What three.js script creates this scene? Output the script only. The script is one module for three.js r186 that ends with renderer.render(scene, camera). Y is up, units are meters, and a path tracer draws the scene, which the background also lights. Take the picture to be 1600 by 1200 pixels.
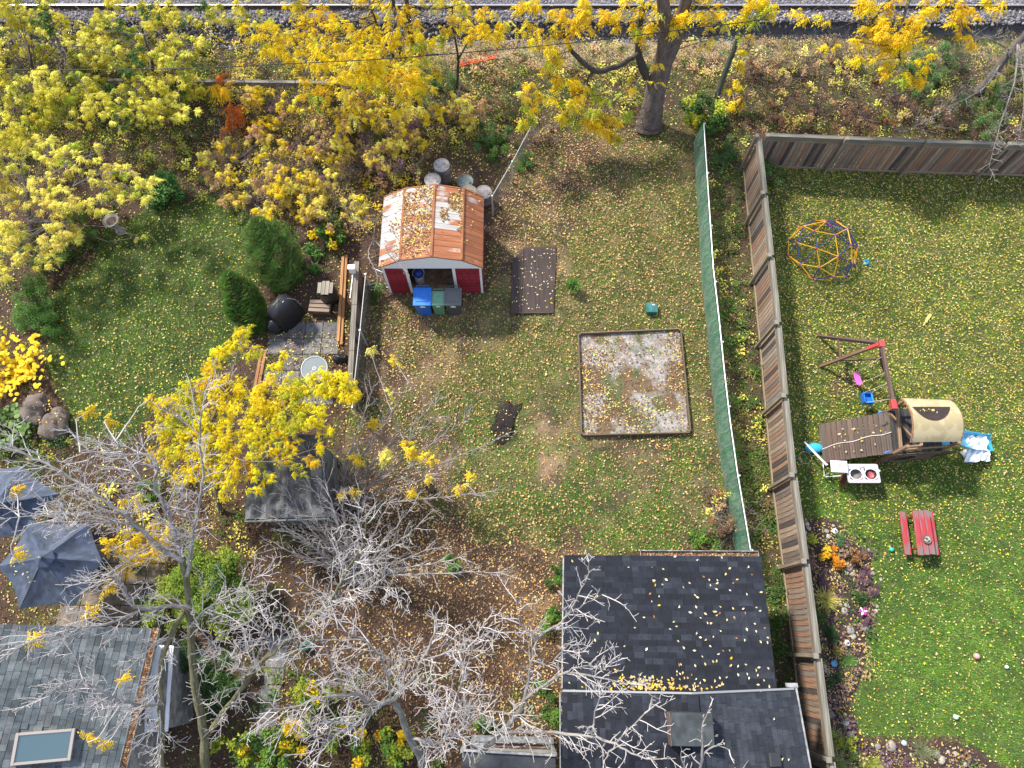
import * as THREE from 'three';
import { mergeGeometries } from 'three/addons/utils/BufferGeometryUtils.js';

// ---------------------------------------------------------------- camera, sky, sun, exposure
const H = 21.3, TILT = 20.5 * Math.PI / 180, CT = Math.cos(TILT), ST = Math.sin(TILT), F = 1067;
const scene = new THREE.Scene();
const camera = new THREE.PerspectiveCamera(2 * Math.atan(600 / F) * 180 / Math.PI, 4 / 3, 0.1, 800);
camera.position.set(0, H, 0);
camera.lookAt(0, H - CT, -ST);
const renderer = new THREE.WebGLRenderer({ antialias: true });
renderer.toneMapping = THREE.LinearToneMapping;
renderer.toneMappingExposure = 1.72;
renderer.shadowMap.enabled = true;
const SUN = new THREE.Vector3(-0.52, 0.74, -0.50).normalize();
const sun = new THREE.DirectionalLight(new THREE.Color(1.0, 0.92, 0.80), 4.9);
sun.position.copy(SUN).multiplyScalar(70);
sun.castShadow = true; sun.shadow.radius = 10;
Object.assign(sun.shadow.camera, { left: -32, right: 32, top: 32, bottom: -32, near: 1, far: 160 });
sun.shadow.mapSize.set(4096, 4096);
scene.add(sun); scene.add(sun.target);

// ---------------------------------------------------------------- small tools
function rng(seed) { let a = seed >>> 0; return () => { a = (a + 0x6d2b79f5) | 0; let t = Math.imul(a ^ (a >>> 15), 1 | a); t = (t + Math.imul(t ^ (t >>> 7), 61 | t)) ^ t; return ((t ^ (t >>> 14)) >>> 0) / 4294967296; }; }
const V = (x, y, z) => new THREE.Vector3(x, y, z);
const lerp = (a, b, t) => a + (b - a) * t, clamp = (x, a = 0, b = 1) => Math.min(b, Math.max(a, x));
const smooth = (a, b, x) => { const t = clamp((x - a) / (b - a)); return t * t * (3 - 2 * t); };
const hash2 = (ix, iy) => { let h = Math.imul(ix, 374761393) + Math.imul(iy, 668265263) | 0; h = Math.imul(h ^ (h >>> 13), 1274126177); return ((h ^ (h >>> 16)) >>> 0) / 4294967296; };
function noise(x, y) { const ix = Math.floor(x), iy = Math.floor(y), fx = x - ix, fy = y - iy, u = fx * fx * (3 - 2 * fx), v = fy * fy * (3 - 2 * fy); return lerp(lerp(hash2(ix, iy), hash2(ix + 1, iy), u), lerp(hash2(ix, iy + 1), hash2(ix + 1, iy + 1), u), v); }
function fbm(x, y, o = 4) { let s = 0, a = 0.5, n = 0; for (let i = 0; i < o; i++) { s += a * noise(x, y); n += a; a *= 0.5; x = x * 2.03 + 17.1; y = y * 2.03 + 9.7; } return s / n; }
// the place where the sight line through a spot of the survey picture meets height h
function P(px, py, h = 0) { const u = (px - 800) / F, v = (600 - py) / F, t = (H - h) / (CT - v * ST); return V(t * u, h, -t * (ST + v * CT)); }
// and back: used only to look up which lawn or bed a ground point lies in
function pix(x, z, h = 0) { const dy = h - H, a = -z * ST - dy * CT, b = dy * ST - z * CT; return [800 + F * x / a, 600 - F * b / a]; }
const inPoly = (x, y, p) => { let c = false; for (let i = 0, j = p.length - 1; i < p.length; j = i++) if ((p[i][1] > y) !== (p[j][1] > y) && x < (p[j][0] - p[i][0]) * (y - p[i][1]) / (p[j][1] - p[i][1]) + p[i][0]) c = !c; return c; };
const used = {};
function numbered(n) { const k = used[n] ?? 0; used[n] = k + 1; return k ? n + '_' + String(k).padStart(3, '0') : n; }
function tag(o, label, category, group, kind) { if (label) o.userData.label = label; if (category) o.userData.category = category; if (group) o.userData.group = group; if (kind) o.userData.kind = kind; return o; }
function thing(name, label, category, pos = V(0, 0, 0), turn = 0, group) { const g = new THREE.Group(); g.name = numbered(name); g.position.copy(pos); g.rotation.y = turn; scene.add(g); return tag(g, label, category, group); }
function part(parent, name, geo, mat) { const m = new THREE.Mesh(geo, mat); m.name = parent === scene ? numbered(name) : name; m.castShadow = m.receiveShadow = true; parent.add(m); return m; }

// collects pieces into one geometry
class MB {
  constructor() { this.p = []; this.n = []; this.u = []; this.i = []; }
  add(g, m) {
    const q = g.clone(); if (m) q.applyMatrix4(m);
    const b = this.p.length / 3, P_ = q.attributes.position, N_ = q.attributes.normal, U_ = q.attributes.uv;
    for (let k = 0; k < P_.count; k++) { this.p.push(P_.getX(k), P_.getY(k), P_.getZ(k)); this.n.push(N_.getX(k), N_.getY(k), N_.getZ(k)); this.u.push(U_ ? U_.getX(k) : 0, U_ ? U_.getY(k) : 0); }
    if (q.index) for (let k = 0; k < q.index.count; k++) this.i.push(b + q.index.getX(k)); else for (let k = 0; k < P_.count; k++) this.i.push(b + k);
    return this;
  }
  box(x, y, z, w, h, d, rx = 0, ry = 0, rz = 0, c = 0.008) { return this.add(chamfer(w, h, d, Math.min(c, w / 4, h / 4, d / 4)), new THREE.Matrix4().compose(V(x, y, z), new THREE.Quaternion().setFromEuler(new THREE.Euler(rx, ry, rz)), V(1, 1, 1))); }
  beam(a, b, w, d, roll = 0, c = 0.006) { return this.add(chamfer(w, a.distanceTo(b), d, Math.min(c, w / 4, d / 4)), beamMatrix(a, b, roll)); }
  tube(pts, radii, sides = 6, cap = true) {
    const n = pts.length, b = this.p.length / 3; let t = pts[1].clone().sub(pts[0]).normalize(), e = Math.abs(t.y) < 0.9 ? V(0, 1, 0) : V(1, 0, 0); e.sub(t.clone().multiplyScalar(e.dot(t))).normalize(); let len = 0;
    for (let k = 0; k < n; k++) {
      const t2 = pts[Math.min(n - 1, k + 1)].clone().sub(pts[Math.max(0, k - 1)]).normalize(); e.sub(t2.clone().multiplyScalar(e.dot(t2))).normalize(); const f = t2.clone().cross(e); const r = Array.isArray(radii) ? radii[k] : radii;
      if (k) len += pts[k].distanceTo(pts[k - 1]);
      for (let s = 0; s <= sides; s++) { const a = s / sides * 2 * Math.PI, c = Math.cos(a), q = Math.sin(a), nx = e.x * c + f.x * q, ny = e.y * c + f.y * q, nz = e.z * c + f.z * q; this.p.push(pts[k].x + nx * r, pts[k].y + ny * r, pts[k].z + nz * r); this.n.push(nx, ny, nz); this.u.push(s / sides * Math.max(0.05, r) * 6.28, len); }
    }
    for (let k = 0; k < n - 1; k++) for (let s = 0; s < sides; s++) { const a = b + k * (sides + 1) + s, d = a + sides + 1; this.i.push(a, a + 1, d, a + 1, d + 1, d); }
    if (cap) for (const k of [0, n - 1]) for (let s = 1; s < sides - 1; s++) { const a = b + k * (sides + 1); k ? this.i.push(a, a + s, a + s + 1) : this.i.push(a, a + s + 1, a + s); }
    return this;
  }
  geo() { const g = new THREE.BufferGeometry(); g.setAttribute('position', new THREE.Float32BufferAttribute(this.p, 3)); g.setAttribute('normal', new THREE.Float32BufferAttribute(this.n, 3)); g.setAttribute('uv', new THREE.Float32BufferAttribute(this.u, 2)); g.setIndex(this.i); return g; }
  build(parent, name, mat) { return part(parent, name, this.geo(), mat); }
}
function beamMatrix(a, b, roll = 0) { const y = b.clone().sub(a).normalize(); let x = Math.abs(y.y) > 0.95 ? V(1, 0, 0) : V(0, 1, 0); x.sub(y.clone().multiplyScalar(x.dot(y))).normalize(); const z = x.clone().cross(y); const m = new THREE.Matrix4().makeBasis(x, y, z); m.multiply(new THREE.Matrix4().makeRotationY(roll)); m.setPosition(a.clone().add(b).multiplyScalar(0.5)); return m; }
// box with chamfered edges, 44 triangles, uv in metres
function chamfer(w, h, d, c = 0.006) {
  const a = [w / 2, h / 2, d / 2], pos = [], uv = [];
  const pt = (s, ax) => { const v = [0, 0, 0]; for (let k = 0; k < 3; k++) v[k] = s[k] * (a[k] - (k === ax ? 0 : c)); return v; };
  const long = w >= h && w >= d ? 0 : h >= d ? 1 : 2;
  const put = (v, ax) => { pos.push(...v); let q = [0, 1, 2].filter((k) => k !== ax); if (q[1] !== long && q[0] === long) q = [q[1], q[0]]; uv.push(v[q[0]] + a[q[0]] + ax * 0.37, v[q[1]] + a[q[1]]); };
  const tri = (A, B, C, ax) => { const n = V(B[0] - A[0], B[1] - A[1], B[2] - A[2]).cross(V(C[0] - A[0], C[1] - A[1], C[2] - A[2])); const m = (A[0] + B[0] + C[0]) * n.x + (A[1] + B[1] + C[1]) * n.y + (A[2] + B[2] + C[2]) * n.z; if (m < 0) [B, C] = [C, B]; put(A, ax); put(B, ax); put(C, ax); };
  for (let ax = 0; ax < 3; ax++) for (const s of [-1, 1]) { const o = [(ax + 1) % 3, (ax + 2) % 3]; const q = [[-1, -1], [1, -1], [1, 1], [-1, 1]].map(([i, j]) => { const v = [0, 0, 0]; v[ax] = s; v[o[0]] = i; v[o[1]] = j; return pt(v, ax); }); tri(q[0], q[1], q[2], ax); tri(q[0], q[2], q[3], ax); }
  for (let ax = 0; ax < 3; ax++) { const o = [(ax + 1) % 3, (ax + 2) % 3]; for (const i of [-1, 1]) for (const j of [-1, 1]) { const mk = (s, f) => { const v = [0, 0, 0]; v[ax] = s; v[o[0]] = i; v[o[1]] = j; return pt(v, o[f]); }; tri(mk(-1, 0), mk(1, 0), mk(1, 1), o[0]); tri(mk(-1, 0), mk(1, 1), mk(-1, 1), o[0]); } }
  for (const i of [-1, 1]) for (const j of [-1, 1]) for (const k of [-1, 1]) tri(pt([i, j, k], 0), pt([i, j, k], 1), pt([i, j, k], 2), 0);
  const g = new THREE.BufferGeometry(); g.setAttribute('position', new THREE.Float32BufferAttribute(pos, 3)); g.setAttribute('uv', new THREE.Float32BufferAttribute(uv, 2)); g.computeVertexNormals(); return g;
}
function quadGeo(A, B, C, D, n = 1) { // A-B-C-D ring, bilinear grid
  const pos = [], uv = [], idx = []; const w = A.distanceTo(B), h = A.distanceTo(D);
  for (let j = 0; j <= n; j++) for (let i = 0; i <= n; i++) { const p = A.clone().lerp(B, i / n).lerp(D.clone().lerp(C, i / n), j / n); pos.push(p.x, p.y, p.z); uv.push(i / n * w, j / n * h); }
  for (let j = 0; j < n; j++) for (let i = 0; i < n; i++) { const a = j * (n + 1) + i; idx.push(a, a + 1, a + n + 1, a + 1, a + n + 2, a + n + 1); }
  const g = new THREE.BufferGeometry(); g.setAttribute('position', new THREE.Float32BufferAttribute(pos, 3)); g.setAttribute('uv', new THREE.Float32BufferAttribute(uv, 2)); g.setIndex(idx); g.computeVertexNormals(); return g;
}
function slab(poly, y0, y1) { // flat polygon of world points, given thickness
  const s = new THREE.Shape(poly.map((p) => new THREE.Vector2(p.x, -p.z))); const g = new THREE.ExtrudeGeometry(s, { depth: y1 - y0, bevelEnabled: false }); g.rotateX(-Math.PI / 2); g.translate(0, y0, 0); return g;
}

// ---------------------------------------------------------------- sky texture: thin bright haze over blue, soft clouds
{
  const W = 512, Hh = 256, d = new Float32Array(W * Hh * 4);
  for (let y = 0; y < Hh; y++) for (let x = 0; x < W; x++) {
    const el = ((y + 0.5) / Hh - 0.5) * Math.PI, az = ((x + 0.5) / W - 0.5) * 2 * Math.PI, e = Math.max(0, Math.sin(el)), cx = Math.cos(az) * Math.cos(el), cz = Math.sin(az) * Math.cos(el);
    const k = 1 / (0.25 + e), cl = smooth(0.42, 0.68, fbm(cx * k * 1.3 + 5, cz * k * 1.3 + 9, 5)), hz = Math.pow(1 - e, 3);
    const s = Math.max(0, cx * SUN.x + Math.sin(el) * SUN.y + cz * SUN.z), glow = 0.30 * Math.pow(s, 10);
    const o = (y * W + x) * 4, base = [lerp(0.42, 0.72, hz), lerp(0.55, 0.76, hz), lerp(0.80, 0.82, hz)], cloud = [0.84, 0.84, 0.85];
    for (let c = 0; c < 3; c++) d[o + c] = (el < 0 ? [0.14, 0.12, 0.09][c] : lerp(base[c], cloud[c], cl * 0.75) + glow * [1, 0.95, 0.85][c]) * 0.84;
    d[o + 3] = 1;
  }
  const t = new THREE.DataTexture(d, W, Hh, THREE.RGBAFormat, THREE.FloatType); t.mapping = THREE.EquirectangularReflectionMapping; t.magFilter = THREE.LinearFilter; t.minFilter = THREE.LinearFilter; t.needsUpdate = true;
  scene.background = t; scene.environment = t;
}

// ---------------------------------------------------------------- textures and materials
const toS = (c) => { c = clamp(c); return 255 * (c <= 0.0031308 ? c * 12.92 : 1.055 * Math.pow(c, 1 / 2.4) - 0.055); };
function tex(size, fn, { srgb = true, h = size, wrap = THREE.RepeatWrapping, rep = [1, 1] } = {}) { // fn(u, v) -> linear rgb or a number
  const d = new Uint8Array(size * h * 4);
  for (let y = 0; y < h; y++) for (let x = 0; x < size; x++) { let c = fn(x / size, y / h); if (typeof c === 'number') c = [c, c, c]; const o = (y * size + x) * 4; for (let k = 0; k < 3; k++) d[o + k] = srgb ? toS(c[k]) : 255 * clamp(c[k]); d[o + 3] = 255; }
  const t = new THREE.DataTexture(d, size, h, THREE.RGBAFormat); t.wrapS = t.wrapT = wrap; t.magFilter = THREE.LinearFilter; t.minFilter = THREE.LinearMipmapLinearFilter; t.generateMipmaps = true; if (srgb) t.colorSpace = THREE.SRGBColorSpace; t.repeat.set(...rep); t.needsUpdate = true; return t;
}
const wrapNoise = (u, v, f, o = 4, fy = f) => { // tiles over the unit square
  const a = (x, y) => fbm(x * f, y * fy, o); return lerp(lerp(a(u, v), a(u - 1, v), smooth(0.8, 1, u)), lerp(a(u, v - 1), a(u - 1, v - 1), smooth(0.8, 1, u)), smooth(0.8, 1, v));
};
const T = {};
T.grain = tex(256, (u, v) => { const g = wrapNoise(u, v, 46, 3, 3), l = wrapNoise(u + 3, v, 9, 3, 1.5); return clamp(0.42 + 0.75 * g * g + 0.45 * (l - 0.4)); }, { h: 512 });
T.grainB = tex(256, (u, v) => wrapNoise(u, v, 46, 3, 3), { h: 512, srgb: false });
T.bark = tex(256, (u, v) => { const g = wrapNoise(u, v, 22, 4, 7), m = wrapNoise(u + 5, v + 2, 4, 3); const k = 0.35 + 0.95 * g * g + 0.3 * (m - 0.4); return [k, k, k]; });
T.barkB = tex(256, (u, v) => wrapNoise(u, v, 22, 4, 7), { srgb: false });
T.speck = tex(512, (u, v) => clamp(0.45 + 0.7 * wrapNoise(u, v, 90, 2) * wrapNoise(u + 2, v, 14, 3) + 0.55 * (wrapNoise(u, v + 4, 6, 4) - 0.45)));
T.speckB = tex(512, (u, v) => wrapNoise(u, v, 110, 3), { srgb: false });
T.dirt = tex(512, (u, v) => clamp(0.55 + 0.9 * (wrapNoise(u, v, 7, 6) - 0.42)));
T.granule = tex(256, (u, v) => { const s = hash2(Math.floor(u * 256), Math.floor(v * 256)); return clamp(0.5 + 0.55 * s * wrapNoise(u, v, 30, 2) + 0.6 * (wrapNoise(u + 1, v, 5, 3) - 0.4)); });
const at = (t, x, y = x) => { const c = t.clone(); c.repeat.set(x, y); c.needsUpdate = true; return c; };
const col = (r, g, b) => new THREE.Color().setRGB(r, g, b);
const mat = (c, o = {}) => new THREE.MeshStandardMaterial({ color: Array.isArray(c) ? col(...c) : c, roughness: 0.85, ...o });
const woodMap = at(T.grain, 2, 0.7), woodBump = at(T.grainB, 2, 0.7);
const wood = (r, g, b, o = {}) => mat([r, g, b], { map: woodMap, bumpMap: woodBump, bumpScale: 0.004, roughness: 0.9, ...o });
const barkMap = at(T.bark, 3, 1.2), barkBump = at(T.barkB, 3, 1.2);
const bark = (r, g, b, bump = 0.015) => mat([r, g, b], { map: barkMap, bumpMap: barkBump, bumpScale: bump, roughness: 0.95 });
const leafMat = (o = {}) => new THREE.MeshPhysicalMaterial({ color: 0xffffff, roughness: 0.75, transmission: 0.35, thickness: 0, specularIntensity: 0.5, ...o });

// ---------------------------------------------------------------- what covers the ground where
const YARD = [[560, 470], [600, 450], [770, 450], [770, 330], [835, 205], [1095, 205], [1104, 400], [1118, 600], [1168, 868], [880, 868], [880, 1260], [380, 1260], [400, 1040], [520, 760], [548, 640]];
const RLAWN = [[1190, 262], [1700, 262], [1700, 1330], [1590, 1210], [1500, 1150], [1420, 1150], [1345, 1150], [1330, 1110], [1350, 1030], [1362, 950], [1366, 880], [1310, 815], [1238, 800], [1215, 600]];
const BED = [[1222, 806], [1300, 812], [1364, 872], [1364, 950], [1352, 1030], [1330, 1100], [1350, 1160], [1420, 1165], [1500, 1162], [1590, 1215], [1640, 1300], [1250, 1300], [1240, 1000]];
const LANE = [[1100, 190], [1175, 190], [1160, 270], [1185, 540], [1205, 760], [1260, 1200], [1280, 1300], [1240, 1300], [1165, 868], [1118, 600], [1102, 400]];
const LLAWN = [[70, 470], [150, 385], [230, 325], [330, 310], [395, 330], [400, 470], [415, 500], [360, 560], [270, 620], [190, 700], [110, 660], [80, 590]];
const BALLAST = [[-900, -500], [2500, -500], [2500, 52], [1600, 52], [1300, 58], [800, 66], [300, 72], [-900, 84]];
const spots = [ // px, py, radius, grass, leaves, tan
  [950, 290, 130, 0.40, 0.1, 0.25], [1010, 450, 120, 0.5, 0.1, 0.25], [830, 590, 80, 0.3, -0.2, 0.1], [950, 780, 160, 0.75, -0.1, 0], [790, 770, 80, 0.45, -0.15, 0], [720, 640, 90, 0.35, 0, 0], [740, 690, 60, 0.2, 0, 0],
  [640, 520, 110, -0.3, 0.3, 0], [740, 1020, 230, -0.8, 0.7, -0.3], [1010, 712, 75, -0.8, 0.1, -0.4], [800, 360, 70, -0.35, 0.35, -0.2], [868, 690, 45, -0.6, 0, 0.7], [850, 740, 35, -0.6, 0, 0.6], [640, 860, 160, -0.5, 0.35, -0.2], [900, 235, 120, -0.7, 0.4, -0.4],
  [860, 530, 60, 0.1, 0.1, 0.6], [1110, 800, 60, -0.4, 0.1, 0.2], [840, 900, 80, -0.1, 0.2, 0.4], [700, 560, 50, 0.15, 0.2, 0.2], [1060, 780, 60, 0.3, 0, 0.1],
];
function cover(x, z) {
  let [px, py] = pix(x, z); const j1 = noise(x * 2.1, z * 2.1) - 0.5, j2 = noise(x * 2.1 + 40, z * 2.1) - 0.5, big = fbm(x * 0.55 + 3, z * 0.55, 3) - 0.5, mid = fbm(x * 1.7, z * 1.7 + 8, 3) - 0.5;
  const qx = px + j1 * 18, qy = py + j2 * 18;
  if (inPoly(qx, qy, BALLAST)) return { k: 'ballast', soil: [0.20, 0.19, 0.19], grass: 0, leaf: py < 20 ? 0.02 : 0.12, tone: 0 };
  if (inPoly(px + j1 * 8, py + j2 * 8, BED)) return { k: 'bed', soil: [0.045, 0.03, 0.028], grass: 0, leaf: 0.75 + 1.1 * mid, tone: 0 };
  if (inPoly(px, py, RLAWN)) { const near = smooth(500, 1000, py), sh = smooth(420, 285, py), drift = 0.45 * smooth(45, 8, px - 1165 - (py - 262) * 0.107) * (py < 800 ? 1 : 0) + 0.35 * smooth(310, 282, py), worn = smooth(34, 12, Math.hypot(px - 1322, (py - 600) * 1.1) + 14 * j1); return { k: 'right', soil: [0.06 + 0.04 * mid, lerp(0.065, 0.045, worn), 0.022], grass: clamp(0.98 + 0.7 * big + 0.3 * mid - 0.15 * sh) * (1 - 0.9 * worn), leaf: clamp((0.98 - 0.66 * near + 0.4 * big) * (0.25 + 1.5 * fbm(x * 2.6 + 11, z * 2.6, 4)) + drift), tone: near }; }
  if (inPoly(qx, qy, LANE)) return { k: 'lane', soil: [0.07, 0.045, 0.03], grass: clamp(0.25 + 1.2 * mid), leaf: clamp(0.6 + mid), tone: 0.2 };
  if (inPoly(qx, qy, LLAWN)) return { k: 'left', soil: [0.05, 0.05, 0.022], grass: clamp(0.95 + 0.4 * big), leaf: clamp((0.6 + 0.6 * big) * (0.3 + 1.4 * fbm(x * 3.1 + 11, z * 3.1, 3))), tone: 0.55 };
  if (inPoly(qx, qy, YARD)) {
    let g = 0.46, l = 0.53, t = 0.18; for (const [sx, sy, r, dg, dl, dt] of spots) { const w = Math.exp(-((px - sx) ** 2 + (py - sy) ** 2) / (r * r)); g += dg * w; l += dl * w; t += dt * w; }
    g = clamp(g + 1.5 * mid + 0.9 * big); l = clamp(l + 0.5 * big + 0.5 * mid, 0.1, 1.4); t = clamp(t + 1.3 * (noise(x * 1.3 + 70, z * 1.3) - 0.5) + 0.8 * j1);
    const hole = smooth(40, 22, Math.hypot((px - 787) * 1.3, (py - 662) * 0.8) + 14 * j1) * 0.9, litter = smooth(780, 960, py) * smooth(880, 740, px);
    const s = [lerp(0.07, 0.22, t), lerp(0.048, 0.155, t), lerp(0.032, 0.092, t)].map((c, i) => lerp(lerp(c, [0.052, 0.032, 0.021][i], litter * 0.8), [0.022, 0.016, 0.016][i], hole));
    return { k: 'yard', soil: s, grass: g * (1 - hole) * (1 - 0.8 * litter), leaf: l * (1 - 0.93 * hole), tone: smooth(560, 800, py) * 0.7, litter };
  }
  const strip = smooth(120, 80, py) * smooth(560, 700, px), top = smooth(300, 100, py);
  return { k: 'scrub', soil: [lerp(lerp(0.055, 0.075, mid + 0.5), 0.34, strip * 0.85), lerp(0.038, 0.25, strip * 0.85), lerp(0.026, 0.17, strip * 0.85)], grass: clamp(0.16 + 1.1 * mid + 0.3 * top - 0.1), leaf: clamp(0.75 + 0.7 * mid - 0.4 * strip), tone: 0.1, litter: 0.5, strip };
}
{ // one sheet to the horizon; the finely drawn part of its map covers the yards and mirrors on beyond
  const W = 1792, Hh = 1344, X0 = -27, Z0 = -31, SX = 54, SZ = 40.5, d = new Uint8Array(W * Hh * 4);
  for (let y = 0; y < Hh; y++) for (let x = 0; x < W; x++) {
    const wx = X0 + (x + 0.5) / W * SX, wz = Z0 + (y + 0.5) / Hh * SZ, c = cover(wx, wz), f = noise(wx * 26, wz * 26), f2 = noise(wx * 9 + 7, wz * 9), o = (y * W + x) * 4, k = 0.62 + 0.45 * f + 0.35 * f2;
    const gg = c.grass * (0.35 + 0.65 * f2), G = [lerp(0.075, 0.065, c.tone), lerp(0.10, 0.13, c.tone), 0.025];
    for (let i = 0; i < 3; i++) d[o + i] = toS(lerp(c.soil[i], G[i], clamp(gg * 0.75)) * k); d[o + 3] = 255;
  }
  const t = new THREE.DataTexture(d, W, Hh, THREE.RGBAFormat); t.colorSpace = THREE.SRGBColorSpace; t.wrapS = t.wrapT = THREE.MirroredRepeatWrapping; t.magFilter = THREE.LinearFilter; t.needsUpdate = true;
  const g = new THREE.PlaneGeometry(600, 600, 1, 1); g.rotateX(-Math.PI / 2); const p = g.attributes.position, u = g.attributes.uv; for (let i = 0; i < p.count; i++) u.setXY(i, (p.getX(i) - X0) / SX, (p.getZ(i) - Z0) / SZ);
  const b = T.speckB.clone(); b.repeat.set(30, 22); b.needsUpdate = true;
  tag(part(scene, 'ground', g, mat([1, 1, 1], { map: t, bumpMap: b, bumpScale: 0.03, roughness: 1 })), null, null, null, 'structure');
}

// ---------------------------------------------------------------- railway along the back
{
  const zFoot = (x) => lerp(P(300, 72).z, P(1600, 50).z, (x + 13) / 32), top = 0.55, zTop = P(800, 14, top).z;
  const pos = [], uv = [], idx = [], N = 120, X = 60; const prof = [[0, -0.02], [-0.5, 0.16], [-1.1, 0.40], [-1.55, top], [-2.4, top + 0.03], [-6.2, top + 0.03], [-9, -0.05]];
  for (let i = 0; i <= N; i++) for (let k = 0; k < prof.length; k++) { const x = -X + 2 * X * i / N, z0 = lerp(zFoot(clamp(x, -20, 22)), zTop + 1.2, k / 3 > 1 ? 1 : k / 3 * 0.6); const z = (k < 3 ? z0 + prof[k][0] * (k ? 0.8 : 1) + 0.25 * (noise(x * 0.8, k) - 0.5) : zTop + 0.7 + (prof[k][0] + 1.55)); pos.push(x, prof[k][1] + (k > 0 && k < 4 ? 0.08 * (noise(x * 1.5, k * 7) - 0.5) : 0), z); uv.push(x / 3, prof[k][0] / 3); }
  const K = prof.length; for (let i = 0; i < N; i++) for (let k = 0; k < K - 1; k++) { const a = i * K + k; idx.push(a, a + K, a + 1, a + 1, a + K, a + K + 1); }
  const g = new THREE.BufferGeometry(); g.setAttribute('position', new THREE.Float32BufferAttribute(pos, 3)); g.setAttribute('uv', new THREE.Float32BufferAttribute(uv, 2)); g.setIndex(idx); g.computeVertexNormals();
  tag(part(scene, 'railway_embankment', g, mat([0.21, 0.205, 0.215], { map: T.speck, bumpMap: T.speckB, bumpScale: 0.05, roughness: 1 })), null, null, null, 'structure');
  // loose ballast stones
  const r = rng(5), st = new THREE.IcosahedronGeometry(0.05, 0); st.scale(1.15, 0.75, 0.9); const n = 17000, m = new THREE.InstancedMesh(st, mat([1, 1, 1], { roughness: 0.95 }), n), q = new THREE.Matrix4(), e = new THREE.Euler(), c = new THREE.Color();
  for (let i = 0; i < n; i++) { const x = -25 + 50 * r(), f = Math.pow(r(), 0.8), zf = zFoot(clamp(x, -20, 22)), z = lerp(zf + 0.25, zTop - 1.2, f), y = z > zTop + 0.7 ? clamp((zf - z) / (zf - zTop - 0.7)) * top : top + 0.02; e.set(r() * 6, r() * 6, r() * 6); const s = 0.6 + r() * 0.9; q.compose(V(x, Math.max(0.01, y), z), new THREE.Quaternion().setFromEuler(e), V(s, s, s)); m.setMatrixAt(i, q); const k = 0.12 + 0.26 * r() * r(); c.setRGB(k * (1 + 0.12 * r()), k * 1.0, k * (1.02 + 0.16 * r())); m.setColorAt(i, c); }
  m.name = 'ballast_stones'; m.castShadow = m.receiveShadow = true; scene.add(m); tag(m, 'loose grey crushed stones covering the railway embankment', 'gravel', null, 'stuff');
  const tr = thing('railway_track', 'rusty single railway track on grey crushed stone at the top', 'railway track', V(0, top, zTop));
  const steel = mat([0.62, 0.60, 0.60], { metalness: 0.9, roughness: 0.28 }), rust = mat([0.13, 0.075, 0.055], { roughness: 0.9, map: T.speck });
  for (const dz of [0, -1.5]) { const b = new MB(); b.box(0, 0.115, dz, 60, 0.12, 0.018); b.box(0, 0.05, dz, 60, 0.016, 0.13); const rl = b.build(tr, 'rail', rust); const hd = new MB(); hd.box(0, 0.188, dz, 60, 0.03, 0.072); hd.build(rl, 'rail_head', steel); }
  const sg = chamfer(0.23, 0.16, 2.6, 0.015), sm = [wood(0.12, 0.10, 0.095), wood(0.16, 0.13, 0.12), wood(0.09, 0.075, 0.07)];
  for (let i = 0; i < 92; i++) { const s = part(tr, 'sleeper', sg, sm[i % 3]); s.position.set(-25 + i * 0.55 + 0.04 * r(), -0.045, -0.75 + 0.06 * (r() - 0.5)); s.rotation.y = 0.03 * (r() - 0.5); }
}

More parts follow.
